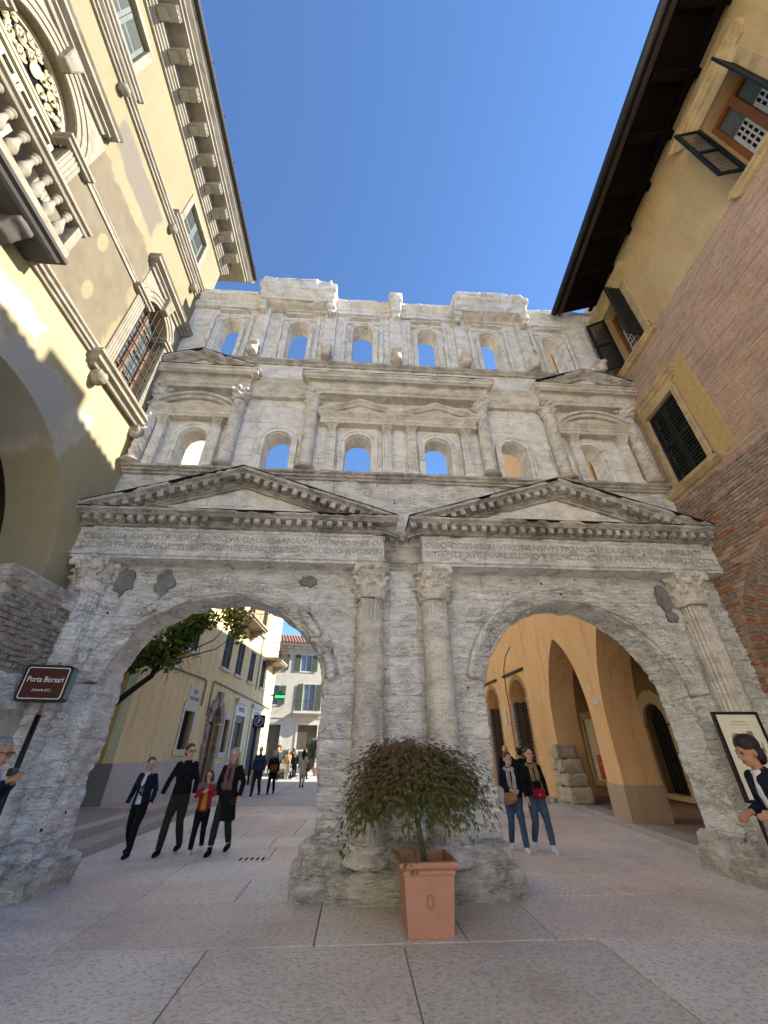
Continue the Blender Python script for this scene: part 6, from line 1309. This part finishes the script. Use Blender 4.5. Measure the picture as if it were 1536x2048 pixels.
# round blue street sign on a pole
bs_ = tag(empty('blue_street_sign', (-5.35, 17.6, 0.0)), 'black street sign with round blue symbol on a pale pole', 'sign')
ob('post', MB().tube([(0.06, 0, 0), (0.06, 0, 2.78)], 0.09, 10), plain('pale_pole', (0.60,0.55,0.40), 0.5), bs_, True); ob('back_post', MB().tube([(-0.14, 0.08, 0), (-0.14, 0.08, 2.75)], 0.06, 8), BLKM, bs_, True)
ob('sign_board', MB().prism([rrect(0.62, 0.62, 0.06)], lambda u, v_, d: (u, d, v_ + 3.05), -0.12, 0.02), BLKM, bs_)
ob('blue_disc', MB().prism([[(0.22*math.cos(R(t)), 0.22*math.sin(R(t))) for t in range(0, 360, 15)]], lambda u, v_, d: (u, d, v_ + 3.05), -0.135, -0.11), plain('sign_blue', (0.03,0.07,0.32), 0.4), bs_)
ob('white_ring', MB().prism([[(0.245*math.cos(R(t)), 0.245*math.sin(R(t))) for t in range(0, 360, 15)], [(0.22*math.cos(R(t)), 0.22*math.sin(R(t))) for t in range(345, -1, -15)]], lambda u, v_, d: (u, d, v_ + 3.05), -0.133, -0.11), WHL, bs_)
pg = MB(); pg.obox((0.0, -0.14, 3.05), (0.045, 0.01, 0.30), (0, R(38), 0)); pg.prism([[(-.05, .01), (.015, .01), (.04, .15), (-.015, .16)]], lambda u, v_, d: (u, d, v_ + 3.05), -0.146, -0.13); ob('white_symbol', pg, WHL, bs_)
# parked van and cafe parasol at the end of the street
vn_ = tag(empty('parked_car', (-4.55, 27.5, 0), R(4)), 'silver car parked across the far end of the street', 'car'); CARP = plain('silver_blue_paint', (0.30,0.36,0.40), 0.3, 0.5, metal=0.4, bump=0)
bdp = [(-2.1, 0.45), (-2.15, 0.8), (-1.9, 1.0), (-1.25, 1.12), (-0.75, 1.62), (-0.3, 1.72), (1.2, 1.72), (1.75, 1.55), (2.05, 1.05), (2.1, 0.5), (1.9, 0.32), (-1.9, 0.32)]
ob('body', bevel(MB().prism([bdp], lambda u, v_, d: (d, u, v_), -0.85, 0.85).mesh(), 0.08, 2), CARP, vn_, True)
ob('windscreen', MB().add([(-0.72, -1.24, 1.15), (0.72, -1.24, 1.15), (0.62, -0.80, 1.60), (-0.62, -0.80, 1.60)], [(0,1,2,3)]), plain('car_glass', (0.03,0.05,0.06), 0.1, 0.6), vn_).location = (0, -0.03, 0.02)
for x in (-0.86, 0.86):
    for y in (-1.35, 1.35): w_ = ob('wheel', MB().tube([(x - 0.1, y, 0.32), (x + 0.1, y, 0.32)], 0.32, 16), BLKM, vn_)
    ob('headlight', MB().ball((x*0.75, -2.08, 0.78), (0.16, 0.06, 0.08)), plain('headlight', (0.7, 0.7, 0.68), 0.2, 0.6), vn_)
    ob('side_window', MB().prism([[(-0.7, 1.15), (1.6, 1.15), (1.2, 1.6), (-0.3, 1.62)]], lambda u, v_, d: (d, u, v_), x - 0.005, x + 0.005), plain('car_side_glass', (0.03,0.05,0.06), 0.1, 0.6), vn_)
ob('number_plate', MB().box(-0.26, 0.26, -2.17, -2.14, 0.48, 0.6), WHL, vn_)
um = tag(empty('cafe_parasol', (-1.95, 29.5, 0)), 'white cafe parasol at the far right end of the street', 'parasol')
ob('canopy', MB().lathe([(1.5, 2.35), (1.5, 2.42), (0.8, 2.75), (0.05, 2.98)], 8, (0,0,0)), plain('white_canvas', (0.70,0.69,0.66), 0.8), um); ob('pole', MB().tube([(0,0,0), (0,0,2.95)], 0.035, 8), IRON, um); ob('base', MB().lathe([(0.3, 0), (0.3, 0.06), (0.08, 0.1), (0.05, 0.3)], 12), BLKM, um)
bu = tag(empty('potted_olive', (-2.9, 29.0, 0)), 'grey green olive bush in a pot beside the cafe parasol', 'plant'); ob('pot', MB().lathe([(0.22, 0), (0.32, 0.5), (0.34, 0.52), (0.30, 0.52)], 16), TC, bu); ob('trunk', MB().tube([(0,0,.5), (0.05,0,1.0), (0,0.02,1.7)], [.05, .04, .02], 7), BARK, bu)
vlv = []; vlf = []; vlc = []
for q in range(900):
    u = Vector((rv.gauss(0, 1), rv.gauss(0, 1), rv.gauss(0, 1))).normalized()*rv.random()**0.4; vleaf(Vector((u.x*0.95, u.y*0.8, 1.75 + u.z*0.85)), rv.uniform(0.09, 0.16), min(1, max(0, rv.gauss(0.5, 0.25))))
ob('crown', leaf_mesh('crown', vlv, vlf, vlc), leaf_mat('olive_leaves', [(0.0, (0.03,0.045,0.02)), (0.6, (0.09,0.11,0.06)), (1.0, (0.16,0.18,0.11))]), bu)
# ================================================================ PEOPLE
def cloth(name, col, var=0.18, rough=0.85):
    m = M_(name, rough, 0.2); f = m.noise((7,7,5), 3, 0.6, world=False); a = [c*(1 - var) for c in col]; b = [min(1, c*(1 + var)) for c in col]
    return m.done(m.mix(m.ramp(f, [(0.3, 0.0), (0.7, 1.0)]), a, b), m.bump(m.noise((120,120,120), 2, 0.5, world=False), 0.15, 0.003))
SKIN = cloth('skin', (0.60,0.375,0.265), 0.10, 0.55); SKIN_T = cloth('tanned_skin', (0.40,0.215,0.135), 0.10, 0.55)
CK = {k: cloth('cloth_' + k, c) for k, c in dict(black=(0.006,0.006,0.007), navy=(0.009,0.011,0.026), white=(0.62,0.63,0.66), olive=(0.022,0.023,0.016), red=(0.30,0.02,0.025), greyblue=(0.12,0.14,0.17), yellow=(0.45,0.25,0.03), jeans=(0.05,0.085,0.15), darkgrey=(0.022,0.023,0.026), blue=(0.02,0.04,0.10), cream=(0.55,0.49,0.41), beige=(0.42,0.34,0.25), brown=(0.16,0.06,0.025), palegrey=(0.42,0.46,0.55), tan=(0.33,0.21,0.11), khaki=(0.24,0.18,0.09), bagred=(0.22,0.012,0.025), green=(0.05,0.075,0.055), denim=(0.03,0.06,0.14), floral=(0.46,0.40,0.40)).items()}
HAIR = {k: plain('hair_' + k, c, 0.5, 0.35, var=0.35, sc=40, bump=0.5) for k, c in dict(brown=(0.075,0.035,0.018), dark=(0.018,0.012,0.010), grey=(0.22,0.215,0.21), blond=(0.42,0.29,0.15), greyblond=(0.38,0.31,0.24), black=(0.006,0.005,0.005)).items()}
EYE = plain('dark_eye', (0.02,0.015,0.012), 0.3, 0.5); LIP = plain('lips', (0.30,0.10,0.085), 0.5)
STRIPE = M_('striped_scarf', 0.9, 0.1); s_ = STRIPE.n('ShaderNodeTexWave'); STRIPE.L(STRIPE.vec((14,3,1), world=False), s_.inputs['Vector']); s_.inputs['Scale'].default_value = 1.6; s_.inputs['Distortion'].default_value = 1.5
STRIPE = STRIPE.done(STRIPE.ramp(s_.outputs['Color'], [(0.25, (0.05,0.02,0.025)), (0.5, (0.50,0.40,0.33)), (0.75, (0.32,0.10,0.08)), (0.9, (0.03,0.02,0.03))]))
def person(label, pos, rz, h=1.72, arms=None, legs=None, yaw=0, pitch=0, lean=0.0, top='black', top_hem=0.88, inner=None, pants='black', pants_len=0.10, shoes='black', hair=('short', 'brown'), skin=SKIN, girth=1.08, vox=0.014, scarf=None, mask=None, glasses=False, collar=True, sleeve=1.0, flare=0.0, detail=True, vest=None, group=None):
    k = h/1.75; root = tag(empty('person', (pos[0], pos[1], pos[2] if len(pos) > 2 else 0.0), rz), label, 'person', group); root.scale = (k, k, k)
    if not arms: arms = [((-0.25, -0.03, 1.16), (-0.26, 0.06, 0.90)), ((0.25, -0.03, 1.16), (0.26, 0.06, 0.90))]
    if not legs: legs = [((-0.10, 0.03, 0.49), (-0.10, 0.0, 0.09)), ((0.10, 0.03, 0.49), (0.10, 0.0, 0.09))]
    g = girth
    def W(p, ln=True):                                     # (x, forward, z) -> local, with forward lean above the hips
        x, f, z = p
        if ln and z > 0.95 and lean: f = f + math.sin(lean)*(z - 0.95); z = 0.95 + math.cos(lean)*(z - 0.95)
        return Vector((x, -f, z))
    nk = W((0, 0.0, 1.49)); Mh = Matrix.Rotation(yaw, 3, 'Z') @ Matrix.Rotation(-pitch - lean*0.3, 3, 'X')
    HS = 1.09
    def Hd(x, f, z): return nk + Mh @ Vector((x*HS, -f*HS, (z - 1.50)*HS + 0.01))
    Mh0 = Mh; Mh = Mh*HS
    # --- body, one continuous skin
    b = MB(); b.ball(Hd(0, -0.005, 1.655), (0.076, 0.096, 0.098), 16, 12, M=Mh); b.ball(Hd(0, 0.028, 1.592), (0.056, 0.068, 0.080), 14, 10, M=Mh); b.ball(Hd(0, 0.055, 1.548), (0.030, 0.032, 0.026), 10, 8, M=Mh)
    b.tube([Hd(0, 0.090, 1.645), Hd(0, 0.108, 1.61), Hd(0, 0.095, 1.595)], [0.011, 0.016, 0.013], 6); b.ball(Hd(0, 0.082, 1.655), (0.055, 0.016, 0.014), 10, 6, M=Mh)
    for s_ in (-1, 1): b.ball(Hd(s_*0.077, -0.005, 1.62), (0.012, 0.022, 0.034), 8, 6, M=Mh)
    b.tube([W((0, -0.02, 1.36)), W((0, -0.01, 1.46)), Hd(0, 0.0, 1.56)], [0.075, 0.056, 0.055], 10)
    b.tube([W((0, 0, 0.88)), W((0, 0, 1.0)), W((0, 0, 1.12)), W((0, 0, 1.30)), W((0, -0.01, 1.42))], [(0.15*g, 0.10*g), (0.145*g, 0.095*g), (0.13*g, 0.09*g), (0.155*g, 0.10*g), (0.12, 0.07)], 14)
    for s_, (el, wr) in zip((-1, 1), arms):
        sh = W((s_*0.165, -0.01, 1.42)); e = W(el); w_ = W(wr); b.tube([sh, sh.lerp(e, .5), e, e.lerp(w_, .4), w_], [0.052, 0.045, 0.038, 0.038, 0.026], 9); b.ball(sh, 0.055)
        d = (w_ - e).normalized(); sd_ = Vector((s_, 0, 0)) - d*d.dot(Vector((s_, 0, 0))); sd_ = sd_.normalized() if sd_.length > 0.2 else d.orthogonal(); fw = d.cross(sd_).normalized()
        pc = w_ + d*0.05; b.tube([w_, w_ + d*0.03, w_ + d*0.085], [(0.026, 0.024), (0.034, 0.030), (0.036, 0.024)], 8)
        for q, ln in enumerate((0.070, 0.082, 0.078, 0.062)):
            o_ = w_ + d*0.082 + fw*(0.028 - 0.019*q); cu = -sd_*0.35; b.tube([o_, o_ + d*ln*0.45 + cu*ln*0.1, o_ + d*ln*0.8 + cu*ln*0.5, o_ + d*ln*0.9 + cu*ln*0.95], [0.0095, 0.009, 0.0085, 0.007], 6)
        o_ = w_ + d*0.03 + fw*0.026; b.tube([o_, o_ + d*0.03 + fw*0.022, o_ + d*0.06 + fw*0.026 - sd_*0.012], [0.012, 0.011, 0.008], 6)
    for s_, (kn, an) in zip((-1, 1), legs):
        hp_ = Vector((s_*0.088, 0, 0.90)); kn = W(kn, False); an = W(an, False); b.tube([hp_, hp_.lerp(kn, .5), kn, kn.lerp(an, .35), an], [0.078*g, 0.066*g, 0.048, 0.048, 0.032], 10); b.tube([an, an + Vector((0, -0.10, -0.05))], [0.034, 0.025], 8)
    me = voxel(b, vox*0.85 if detail else vox, 1); ob('body', me, skin, root)
    # --- trousers
    t = MB(); t.tube([Vector((0, 0, 1.0)), Vector((0, 0, 0.93)), Vector((0, 0.0, 0.84))], [(0.150*g, 0.108*g), (0.165*g, 0.118*g), (0.150*g, 0.112*g)], 14)
    for s_, (kn, an) in zip((-1, 1), legs):
        hp_ = Vector((s_*0.085, 0, 0.90)); kn = W(kn, False); an = W(an, False); n_ = an.lerp(kn, min(1, max(0, (pants_len - 0.10)/0.40)))
        if pants_len < 0.45: t.tube([hp_, hp_.lerp(kn, .5), kn, kn.lerp(n_, .4), n_], [0.104*g, 0.090*g, 0.074, 0.072, 0.060], 10)
        else: n_ = hp_.lerp(kn, 1 - (pants_len - 0.50)/0.42); t.tube([hp_, hp_.lerp(n_, .5), n_], [0.094*g, 0.088*g, 0.084], 10)
    me = voxel(t, vox, 1); weather(me, 0.008, 10, seed=int(abs(pos[0]*10)) + 3); ob('trousers', me, CK[pants], root)
    # --- shoes
    for s_, (kn, an) in zip((-1, 1), legs):
        an = W(an, False); tip = an.z > 0.14; sh = MB(); dz = -0.03 if not tip else -0.10
        sh.tube([an + Vector((0, 0.055, -0.055)), an + Vector((0, 0.0, -0.04)), an + Vector((0, -0.09, -0.055 + (dz if tip else 0))), an + Vector((0, -0.165, -0.062 + (dz*1.1 if tip else 0)))], [(0.038, 0.034), (0.050, 0.052), (0.056, 0.042), (0.044, 0.030)], 10); sh.tube([an + Vector((0, 0.01, -0.03)), an + Vector((0, 0.005, 0.045))], 0.050, 9)
        ob('shoe', voxel(sh, vox*0.8, 1), CK[shoes], root)
    # --- upper garment with sleeves
    c = MB(); zs = [top_hem, (top_hem + 1.12)/2, 1.12, 1.30, 1.42, 1.455]; fl_ = flare
    R_ = [((0.172 + fl_)*g, (0.128 + fl_*0.8)*g), ((0.165 + fl_*0.4)*g, (0.122 + fl_*0.4)*g), (0.155*g, 0.118*g), (0.185*g, 0.125*g), (0.165, 0.095), (0.085, 0.075)]
    c.tube([W((0, 0.0, z_)) if z_ > 0.95 else Vector((0, 0, z_)) for z_ in zs], R_, 18)
    if collar: c.tube([W((0, -0.01, 1.43)), W((0, -0.005, 1.50))], [0.082, 0.072], 12)
    for s_, (el, wr) in zip((-1, 1), arms):
        sh = W((s_*0.165, -0.01, 1.415)); e = W(el); w_ = e.lerp(W(wr), sleeve*0.97); c.ball(sh, 0.068); c.tube([sh, sh.lerp(e, .5), e, e.lerp(w_, .5), w_], [0.068, 0.060, 0.054, 0.050, 0.044], 10)
    me = voxel(c, vox, 1); weather(me, 0.014, 8, seed=int(abs(pos[1]*10)) + 5); ob('jacket' if not fl_ else 'coat', me, CK[top], root)
    if inner:
        q = MB(); q.tube([W((0, 0.02, z_)) for z_ in (max(0.9, top_hem + 0.02), 1.12, 1.30, 1.44)], [(0.095*g, 0.125*g), (0.085*g, 0.118*g), (0.085*g, 0.122*g), (0.055, 0.075)], 14); q.tube([W((0, 0.0, 1.40)), W((0, 0.005, 1.50))], [(0.085, 0.085), (0.070, 0.072)], 12)
        me = voxel(q, vox, 1); weather(me, 0.006, 9); ob('shirt', me, CK[inner], root)
    if vest:
        q = MB(); q.tube([W((0, 0, z_)) for z_ in (1.18, 1.30, 1.42, 1.47)], [(0.165, 0.13), (0.192, 0.133), (0.172, 0.103), (0.09, 0.085)], 16)
        for s_, (el, wr) in zip((-1, 1), arms): sh = W((s_*0.165, -0.01, 1.42)); q.ball(sh, 0.074); q.tube([sh, sh.lerp(W(el), 0.45)], [0.074, 0.066], 10)
        ob('shoulder_panel', weather(voxel(q, vox, 1), 0.006, 9), CK[vest], root)
    # --- hair
    st, hc = hair; hh = MB()
    if st != 'bald':
        hh.ball(Hd(0, -0.022, 1.678), (0.086, 0.100, 0.092), 16, 10, M=Mh); hh.ball(Hd(0, -0.055, 1.63), (0.078, 0.065, 0.085), 14, 9, M=Mh)
        if st == 'tied': hh.ball(Hd(0, -0.10, 1.71), (0.04, 0.045, 0.04), 10, 8, M=Mh)
        if st in ('long', 'bob'):
            zl = 1.36 if st == 'long' else 1.52
            for s_ in (-1, 1): hh.tube([Hd(s_*0.05, 0.0, 1.72), Hd(s_*0.085, 0.0, 1.64), Hd(s_*0.088, -0.01, 1.55), Hd(s_*0.09, 0.0, zl)], [0.035, 0.032, 0.034, 0.024], 8)
            hh.tube([Hd(0, -0.08, 1.66), Hd(0, -0.085, 1.55), Hd(0, -0.09, zl - 0.02)], [(0.075, 0.03), (0.08, 0.032), (0.075, 0.02)], 10)
        if st == 'thick': hh.ball(Hd(0, -0.03, 1.69), (0.098, 0.115, 0.10), 14, 10, M=Mh); hh.ball(Hd(0, -0.075, 1.60), (0.085, 0.06, 0.10), 12, 8, M=Mh)
        me = voxel(hh, vox*0.8, 1); weather(me, 0.010, 24, seed=9)
        ob('hair', me, HAIR[hc], root)
    if detail:
        for s_ in (-1, 1): ob('eye', smooth(MB().ball(Hd(s_*0.030, 0.082, 1.635), (0.013, 0.010, 0.008), 8, 6, M=Mh).mesh()), EYE, root)
        ob('mouth', smooth(MB().ball(Hd(0, 0.088, 1.562), (0.022, 0.010, 0.007), 10, 6, M=Mh).mesh()), LIP, root)
    if glasses:
        gl = MB()
        for s_ in (-1, 1):
            gl.tube([Hd(s_*0.033 + 0.024*math.cos(2*math.pi*q/12), 0.098, 1.637 + 0.019*math.sin(2*math.pi*q/12)) for q in range(13)], 0.004, 5); gl.tube([Hd(s_*0.057, 0.098, 1.64), Hd(s_*0.08, 0.0, 1.64)], 0.004, 5)
        gl.tube([Hd(-0.01, 0.10, 1.64), Hd(0.01, 0.10, 1.64)], 0.004, 5); ob('glasses', gl, EYE, root)
    if mask: ob('face_mask', smooth(MB().ball(Hd(0, 0.050, 1.580), (0.058, 0.062, 0.046), 14, 9, M=Mh).mesh()), CK[mask], root)
    if scarf:
        q = MB(); q.tube([W((0.095*math.cos(a), 0.005 + 0.088*math.sin(a), 1.455 + 0.012*math.sin(2*a))) for a in np.linspace(0, 2*math.pi, 17)], 0.038, 8)
        for s_ in (-1, 1): q.tube([W((s_*0.055, 0.085, 1.43)), W((s_*0.06, 0.128, 1.30)), W((s_*0.05, 0.138, 1.16)), W((s_*0.055, 0.14, 1.04 if scarf[1] else 1.28))], [(0.04, 0.022), (0.048, 0.02), (0.05, 0.018), (0.052, 0.014)], 10)
        ob('scarf', weather(voxel(q, vox*0.9, 1), 0.008, 14), scarf[0] if not isinstance(scarf[0], str) else CK[scarf[0]], root)
    return root
def bag(name, label, cat, loc, rz, size, mat, strap=None):
    o = tag(empty(name, loc, rz), label, cat); me = MB().obox((0, 0, 0), size).mesh(); bevel(me, min(size)*0.28, 2); ob('bag_body', smooth(me), CK[mat], o)
    f = MB().obox((0, -size[1]*0.5, size[2]*0.15), (size[0]*0.96, size[1]*0.12, size[2]*0.62)).mesh(); ob('flap', bevel(f, size[1]*0.05), CK[mat], o); ob('clasp', MB().obox((0, -size[1]*0.58, -size[2]*0.05), (0.025, 0.01, 0.05)), BRASS, o)
    if strap: ob('strap', MB().tube([Vector(p) for p in strap], 0.008, 5), CK[mat] if len(strap) < 9 else BLKM, o)
    return o
walkL = [((-0.10, 0.14, 0.50), (-0.11, 0.20, 0.09)), ((0.10, 0.02, 0.48), (0.10, -0.18, 0.12))]; walkR = [((-0.10, 0.02, 0.48), (-0.10, -0.18, 0.12)), ((0.10, 0.14, 0.50), (0.11, 0.20, 0.09))]
# the family under the left arch
boy = person('boy in navy jacket over printed white hoodie under the left arch', (-4.22, 2.62), R(-6), 1.53, yaw=R(38), top='navy', inner='white', pants='black', hair=('tied', 'brown'), legs=walkR, arms=[((-0.27, -0.05, 1.16), (-0.31, 0.02, 0.90)), ((0.26, -0.02, 1.16), (0.27, 0.08, 0.92))], vox=0.013)

for q_, (x_, z_, w_, h_) in enumerate(((-0.035, 1.17, 0.022, 0.13), (0.0, 1.12, 0.075, 0.022), (0.035, 1.20, 0.020, 0.14), (0.0, 1.22, 0.06, 0.02), (0.03, 1.08, 0.05, 0.03))): ob('chest_print', MB().obox((x_, -0.155, z_), (w_, 0.03, h_), (0, R(14), 0)), CK['black'], boy)
person('man in black jacket, olive trousers and glasses walking under the left arch', (-3.52, 2.75), R(-4), 1.77, yaw=R(52), top='black', top_hem=0.92, pants='olive', hair=('short', 'brown'), glasses=True, legs=walkL, girth=1.06, arms=[((-0.30, 0.0, 1.16), (-0.34, 0.10, 0.92)), ((0.24, -0.06, 1.16), (0.25, -0.02, 0.92))], vox=0.014)
person('child in red and grey jacket with white sneakers, hand at the face', (-3.03, 2.80), R(10), 1.30, yaw=R(-15), top='red', top_hem=0.86, inner='yellow', vest='greyblue', pants='black', shoes='white', hair=('bob', 'brown'), legs=walkL, arms=[((-0.25, 0.10, 1.20), (-0.06, 0.20, 1.30)), ((0.24, 0.12, 1.22), (0.05, 0.16, 1.50))], vox=0.014)
person('blonde woman in long black coat and striped scarf under the left arch', (-2.55, 2.68), R(-8), 1.69, yaw=R(6), top='black', top_hem=0.52, flare=0.035, pants='darkgrey', pants_len=0.16, hair=('long', 'greyblond'), scarf=(STRIPE, 1), legs=walkL, arms=[((-0.26, -0.04, 1.16), (-0.20, 0.05, 0.93)), ((0.27, -0.06, 1.16), (0.24, 0.0, 0.92))], vox=0.014)
# strollers further down the left street
person('stout man in blue sweater and grey trousers down the left street', (-4.25, 13.8), R(-6), 1.80, top='blue', top_hem=0.90, pants='darkgrey', hair=('bald', 'grey'), girth=1.22, legs=walkL, vox=0.02, skin=SKIN)
person('woman in black coat with white mask beside the man in blue sweater', (-3.74, 14.6), R(0), 1.64, top='black', top_hem=0.60, flare=0.02, pants='black', hair=('bob', 'greyblond'), mask='white', legs=walkL, vox=0.02)
bag('shoulder_bag', 'round brown leather bag on the masked woman in black coat', 'bag', (-3.70, 14.40, 0.98), 0, (0.34, 0.12, 0.30), 'brown', [(0.05, 0, 0.14), (-0.08, 0.0, 0.45), (-0.14, 0.12, 0.56)])
person('woman in pale cream coat with long black hair, seen from behind', (-2.74, 17.9), R(176), 1.66, top='cream', top_hem=0.62, flare=0.02, pants='beige', hair=('long', 'black'), legs=walkR, vox=0.022, detail=False)
bag('shoulder_bag', 'dark brown bag hanging beside the pale cream coat', 'bag', (-2.42, 17.8, 0.92), R(80), (0.30, 0.10, 0.40), 'brown', [(0.0, 0, 0.18), (0.0, 0.06, 0.5)])
person('man in dark green jacket carrying a child at the far end of the left street', (-5.05, 23.4), R(4), 1.86, top='green', pants='black', hair=('short', 'dark'), inner='black', vox=0.025, detail=False)
person('small child in brown riding on the shoulders of a man far down the street', (-5.05, 23.5, 1.10), R(4), 1.05, top='brown', pants='tan', hair=('short', 'dark'), vox=0.025, detail=False, legs=[((-0.12, 0.22, 0.72), (-0.12, 0.22, 0.36)), ((0.12, 0.22, 0.72), (0.12, 0.22, 0.36))])
person('woman with brown hair and pale trousers near the silver car', (-4.62, 25.2), R(20), 1.70, top='tan', pants='cream', hair=('long', 'brown'), shoes='white', vox=0.025, detail=False, legs=walkL)
person('person in denim jacket standing just behind the woman in pale trousers', (-4.40, 26.2), R(160), 1.76, top='denim', pants='denim', hair=('short', 'dark'), vox=0.025, detail=False)
person('woman with yellow blonde hair in black before the silver car', (-4.05, 24.6), R(175), 1.66, top='black', pants='black', hair=('long', 'blond'), shoes='white', vox=0.025, detail=False, legs=walkR)
person('person in black coat right of the blonde woman far down the street', (-3.42, 25.0), R(150), 1.74, top='black', top_hem=0.55, flare=0.02, pants='black', hair=('short', 'brown'), vox=0.025, detail=False, legs=walkL)
# people under the right arch
person('woman in pale floral scarf and face mask half hidden by the middle pier', (3.32, 2.52), R(-4), 1.62, yaw=R(5), pitch=R(-8), top='navy', top_hem=0.80, pants='jeans', shoes='white', hair=('tied', 'brown'), mask='palegrey', scarf=('floral', 1), legs=walkR, vox=0.014, arms=[((-0.24, 0.04, 1.17), (-0.08, 0.18, 1.08)), ((0.25, 0.02, 1.17), (0.10, 0.18, 1.06))])
bag('handbag', 'tan handbag carried by the woman in the floral scarf', 'bag', (3.20, 2.28, 0.86), R(14), (0.26, 0.10, 0.19), 'tan', [(0.1, 0.0, 0.09), (0.05, 0.02, 0.34), (0.02, 0.08, 0.52)])
person('woman in black jacket and olive scarf with blue jeans under the right arch', (3.78, 2.42), R(4), 1.71, yaw=R(-10), top='black', top_hem=0.86, pants='jeans', pants_len=0.14, shoes='white', hair=('tied', 'dark'), scarf=('khaki', 0), legs=walkR, vox=0.013, arms=[((-0.26, -0.02, 1.16), (-0.24, 0.10, 0.90)), ((0.26, -0.04, 1.16), (0.27, 0.0, 0.90))])
bag('waist_bag', 'red waist bag worn in front by the woman in black jacket', 'bag', (3.80, 2.26, 0.93), R(2), (0.26, 0.09, 0.18), 'bagred', [(-0.12, 0.02, 0.07), (0.02, 0.10, 0.30), (0.12, 0.12, 0.52)])
person('bald man in black seen from behind inside the right arch', (5.02, 7.6), R(170), 1.80, top='black', pants='black', shoes='palegrey', hair=('bald', 'grey'), vox=0.018, detail=False, legs=walkL, girth=1.05)
person('dark haired person behind the woman with the red bag', (5.42, 7.5), R(185), 1.72, top='black', inner='white', pants='black', shoes='white', hair=('tied', 'black'), vox=0.02, detail=False, legs=walkR)
# visitors reading the signs at both edges of the picture
person('grey haired man in navy with sunglasses at the left edge, holding a camera', (-4.20, -1.75), R(98), 1.78, pitch=R(-14), lean=R(7), top='navy', top_hem=0.86, vest='palegrey', pants='black', hair=('short', 'grey'), skin=SKIN_T, glasses=True, vox=0.013, arms=[((-0.24, 0.10, 1.18), (-0.07, 0.27, 1.38)), ((0.24, 0.10, 1.18), (0.06, 0.27, 1.36))])
tag(ob('camera', bevel(MB().obox((-3.84, -1.79, 1.49), (0.05, 0.12, 0.075), (0, 0, R(8))).mesh(), 0.008), BLKM), 'small dark camera in the hands of the grey haired man', 'camera')
person('dark haired man in navy hoodie with backpack reading at the right edge', (4.70, -2.35), R(-94), 1.80, pitch=R(-16), lean=R(16), top='navy', top_hem=0.88, inner='white', pants='black', pants_len=0.52, hair=('thick', 'dark'), skin=SKIN_T, vox=0.013, sleeve=0.72, arms=[((-0.24, 0.02, 1.14), (-0.22, 0.26, 1.06)), ((0.22, 0.02, 1.14), (0.20, 0.30, 1.10))])
bp_ = tag(empty('backpack', (4.86, -2.35, 1.30), R(-94)), 'black backpack on the dark haired man at the right edge', 'backpack')
me = voxel(MB().obox((0, 0.12, 0.0), (0.30, 0.17, 0.44), (R(-16), 0, 0)), 0.02, 3); ob('pack', me, CK['black'], bp_)
for s_ in (-1, 1): ob('strap', MB().tube([(s_*0.11, 0.05, 0.17), (s_*0.13, -0.10, 0.20), (s_*0.14, -0.23, 0.06), (s_*0.13, -0.16, -0.12), (s_*0.12, 0.02, -0.16)], [(0.028, 0.01)]*5, 8), CK['black'], bp_)
